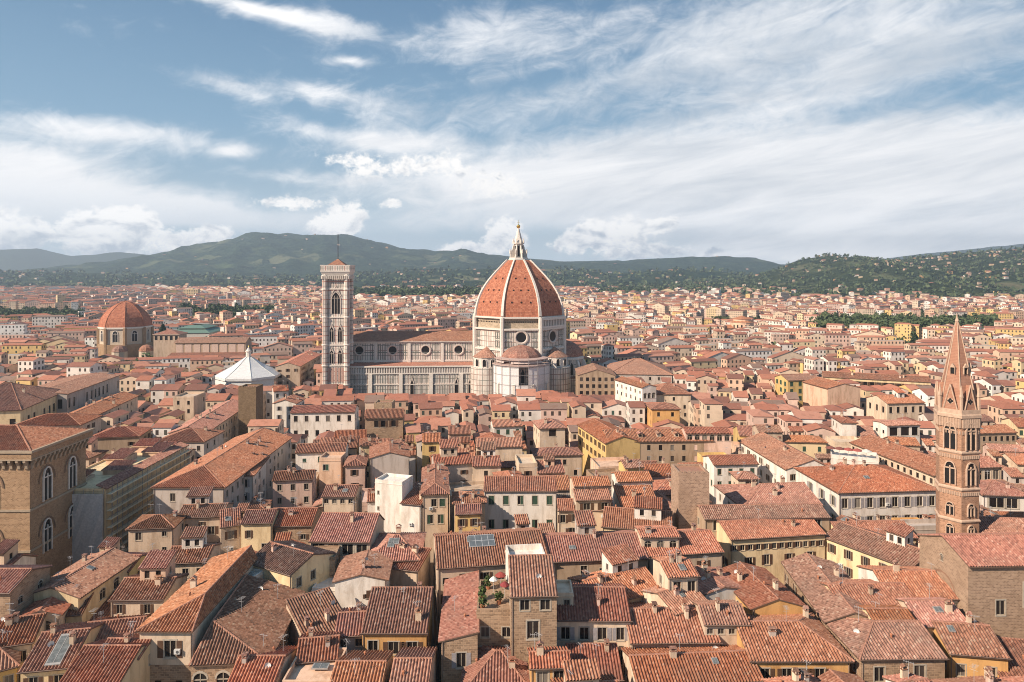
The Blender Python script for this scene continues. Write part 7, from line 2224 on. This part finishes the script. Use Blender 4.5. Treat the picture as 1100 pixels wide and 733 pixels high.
# ------------------------------------------------------------------ a few small far landmarks
def round_church():
    Y = 800.0; X = (797 - CX) / F * Y
    t = thing('round_church', 'round ochre church with a low tiled cone roof in the right distance', 'church', (X, Y, 0), 0)
    m = MB(); m.lathe([(13, 0), (13, 21)], 16, 0, 0, 0, False); m.lathe([(10, 21), (10, 24.5)], 16, 0, 0, 0, False); m.box(-30, -12, -8, 8, 0, 14, 0, 'd'); m.build('wall', [stucco(*PEACH)], t)
    m = MB(); m.lathe([(13.6, 20.6), (9.5, 22.4)], 16, 0, 0, 0, False); m.lathe([(10.8, 24.4), (.5, 28)], 16, 0, 0, 0, False)
    roof_plane(m, [(-31, -9, 14), (-11.5, -9, 14), (-11.5, 0, 17.5), (-31, 0, 17.5)], False); roof_plane(m, [(-11.5, 9, 14), (-31, 9, 14), (-31, 0, 17.5), (-11.5, 0, 17.5)], False)
    m.build('roof', [tile_mat('red'), plain('eave_timber', .16, .10, .07)], t)
    for k in range(7):
        a = R(-150 + 20 * k); o = MB(); o.box(-.8, .8, -.15, .1, 14, 18); o.build('window', [DARK], t, (13.02 * math.cos(a), 13.02 * math.sin(a), 0), a + R(90))
round_church()
def campanile(label, px, ptop, Y, w, wall, spire):
    X = (px - CX) / F * Y; Z = CAMZ - (ptop - YH) / F * Y
    t = thing('church_tower', label, 'church tower', (X, Y, 0), R(5)); a = w / 2
    m = MB(); m.box(-a, a, -a, a, 0, Z - spire, 0, 'd'); m.box(-a - .3, a + .3, -a - .3, a + .3, Z - spire - .8, Z - spire - .02, 0); m.build('wall', [stucco(*wall)], t)
    m = MB()
    q = [(-a - .3, -a - .3), (a + .3, -a - .3), (a + .3, a + .3), (-a - .3, a + .3)]
    for i in range(4): m.face([(*q[i], Z - spire), (*q[(i + 1) % 4], Z - spire), (0, 0, Z)])
    m.build('roof', [tile_mat('red')], t)
    for ang in (0, 90, -90):
        o = MB(); o.box(-a * .4, a * .4, -a - .1, -a + .1, Z - spire - 5.5, Z - spire - 1.8); o.build('window', [DARK], t, (0, 0, 0), R(ang))
campanile('small white bell turret right of the cathedral apse', 655, 383, 520, 3.6, WHITE, 3.0)
campanile('short ochre church tower in the far centre plain', 815, 333, 1300, 8, OCHRE, 5)
campanile('thin pale church tower far left below the wooded hill', 272, 308, 1700, 8, CREAM, 8)
campanile('plain beige tower between the bell tower and the tree belt', 418, 333, 1200, 7, BEIGE, 4)
campanile('red-capped turret right of the tall peach gable', 976, 384, 560, 6, PEACH, 4)

# ------------------------------------------------------------------ small things on terraces
def parasol(label, x, y, z, r_, col):
    t = thing('parasol', label, 'parasol', (x, y, z), random.uniform(0, 1), 'terrace parasols')
    m = MB(); m.tube((0, 0, 0), (0, 0, 2.5), .04, 6); m.build('pole', [plain('parasol_pole', .5, .48, .45)], t)
    m = MB(); m.lathe([(r_, 2.15), (r_ * .98, 2.25), (r_ * .5, 2.6), (.05, 2.85)], 8, 0, 0, 0, False); m.build('canopy', [plain('parasol_%d' % int(col[0] * 100), *col)], t)
Zt = 21.6
x0, y0 = XY(512, 659, Zt); x1, _ = XY(553, 659, Zt)
parasol('red parasol on the terrace of the rubble house, beside the tower', x0 + 4.6, y0 + 5.5, Zt, .9, (.26, .05, .05)); parasol('small white parasol on the planted terrace of the rubble house', x0 + 2.6, y0 + 7.5, Zt, .8, (.7, .67, .62)); parasol('dark red parasol at the back of the rubble house terrace', x0 + 3.8, y0 + 9.3, Zt, 1.0, (.30, .06, .05))
Z2 = 20.5; xa, ya = XY(893, 492, Z2); xb, yb = XY(944, 497, Z2)
for i, (lab, c) in enumerate((('leftmost brown parasol on the white parapet terrace', (.24, .09, .07)), ('second brown parasol on the white parapet terrace', (.24, .09, .07)), ('middle red parasol on the white parapet terrace', (.38, .10, .08)), ('fourth parasol, dark red, on the white parapet terrace', (.38, .10, .08)), ('rightmost cream parasol on the white parapet terrace', (.68, .62, .54)))):
    t = (i + .6) / 5.2; parasol(lab, xa + (xb - xa) * t, ya + (yb - ya) * t + 4, Z2, 1.6, c)
def planter(label, x, y, z, seed, s=1.0):
    t = thing('potted_plant', label, 'potted plant', (x, y, z), 0)
    m = MB(); m.lathe([(.26 * s, 0), (.36 * s, .5 * s), (.40 * s, .52 * s), (.34 * s, .5 * s)], 10); m.build('pot', [plain('terracotta', .42, .17, .09)], t)
    me = crown_mesh('bush%d' % (seed % 2), 50 + seed % 2, 1.0, 1.7, 'broad', 160, .20, mat=LEAF); link('foliage', me, t, (0, 0, .25 * s), seed, (.75 * s, .75 * s, .9 * s))
for i, lab in enumerate(('bushy potted plant at the front of the rubble house terrace', 'potted shrub along the side parapet of the rubble house terrace', 'leafy pot by the red parasol on the rubble terrace', 'pot plant behind the small white parasol')):
    planter(lab, x0 + (.9, .8, 3.6, 1.6)[i], y0 + (1.3, 4.6, 3.2, 8.8)[i], Zt, i, 1.3)
xs, ys_ = XY(486, 645, 20.5)

# ------------------------------------------------------------------ air
hz = MB(); hz.box(-14500, 14500, -240, 11800, -1, 680)
hm = bpy.data.materials.new('air_haze'); hm.use_nodes = True
nt = hm.node_tree; nt.nodes.clear()
ho = nt.nodes.new('ShaderNodeOutputMaterial'); pv = nt.nodes.new('ShaderNodeVolumePrincipled')
pv.inputs['Color'].default_value = (.70, .84, 1.0, 1); pv.inputs['Density'].default_value = 9.0e-5; pv.inputs['Anisotropy'].default_value = .2
nt.links.new(pv.outputs[0], ho.inputs['Volume'])
setting(hz.build('haze', [hm]), 'stuff', 'thin pale summer haze over the city and hills')
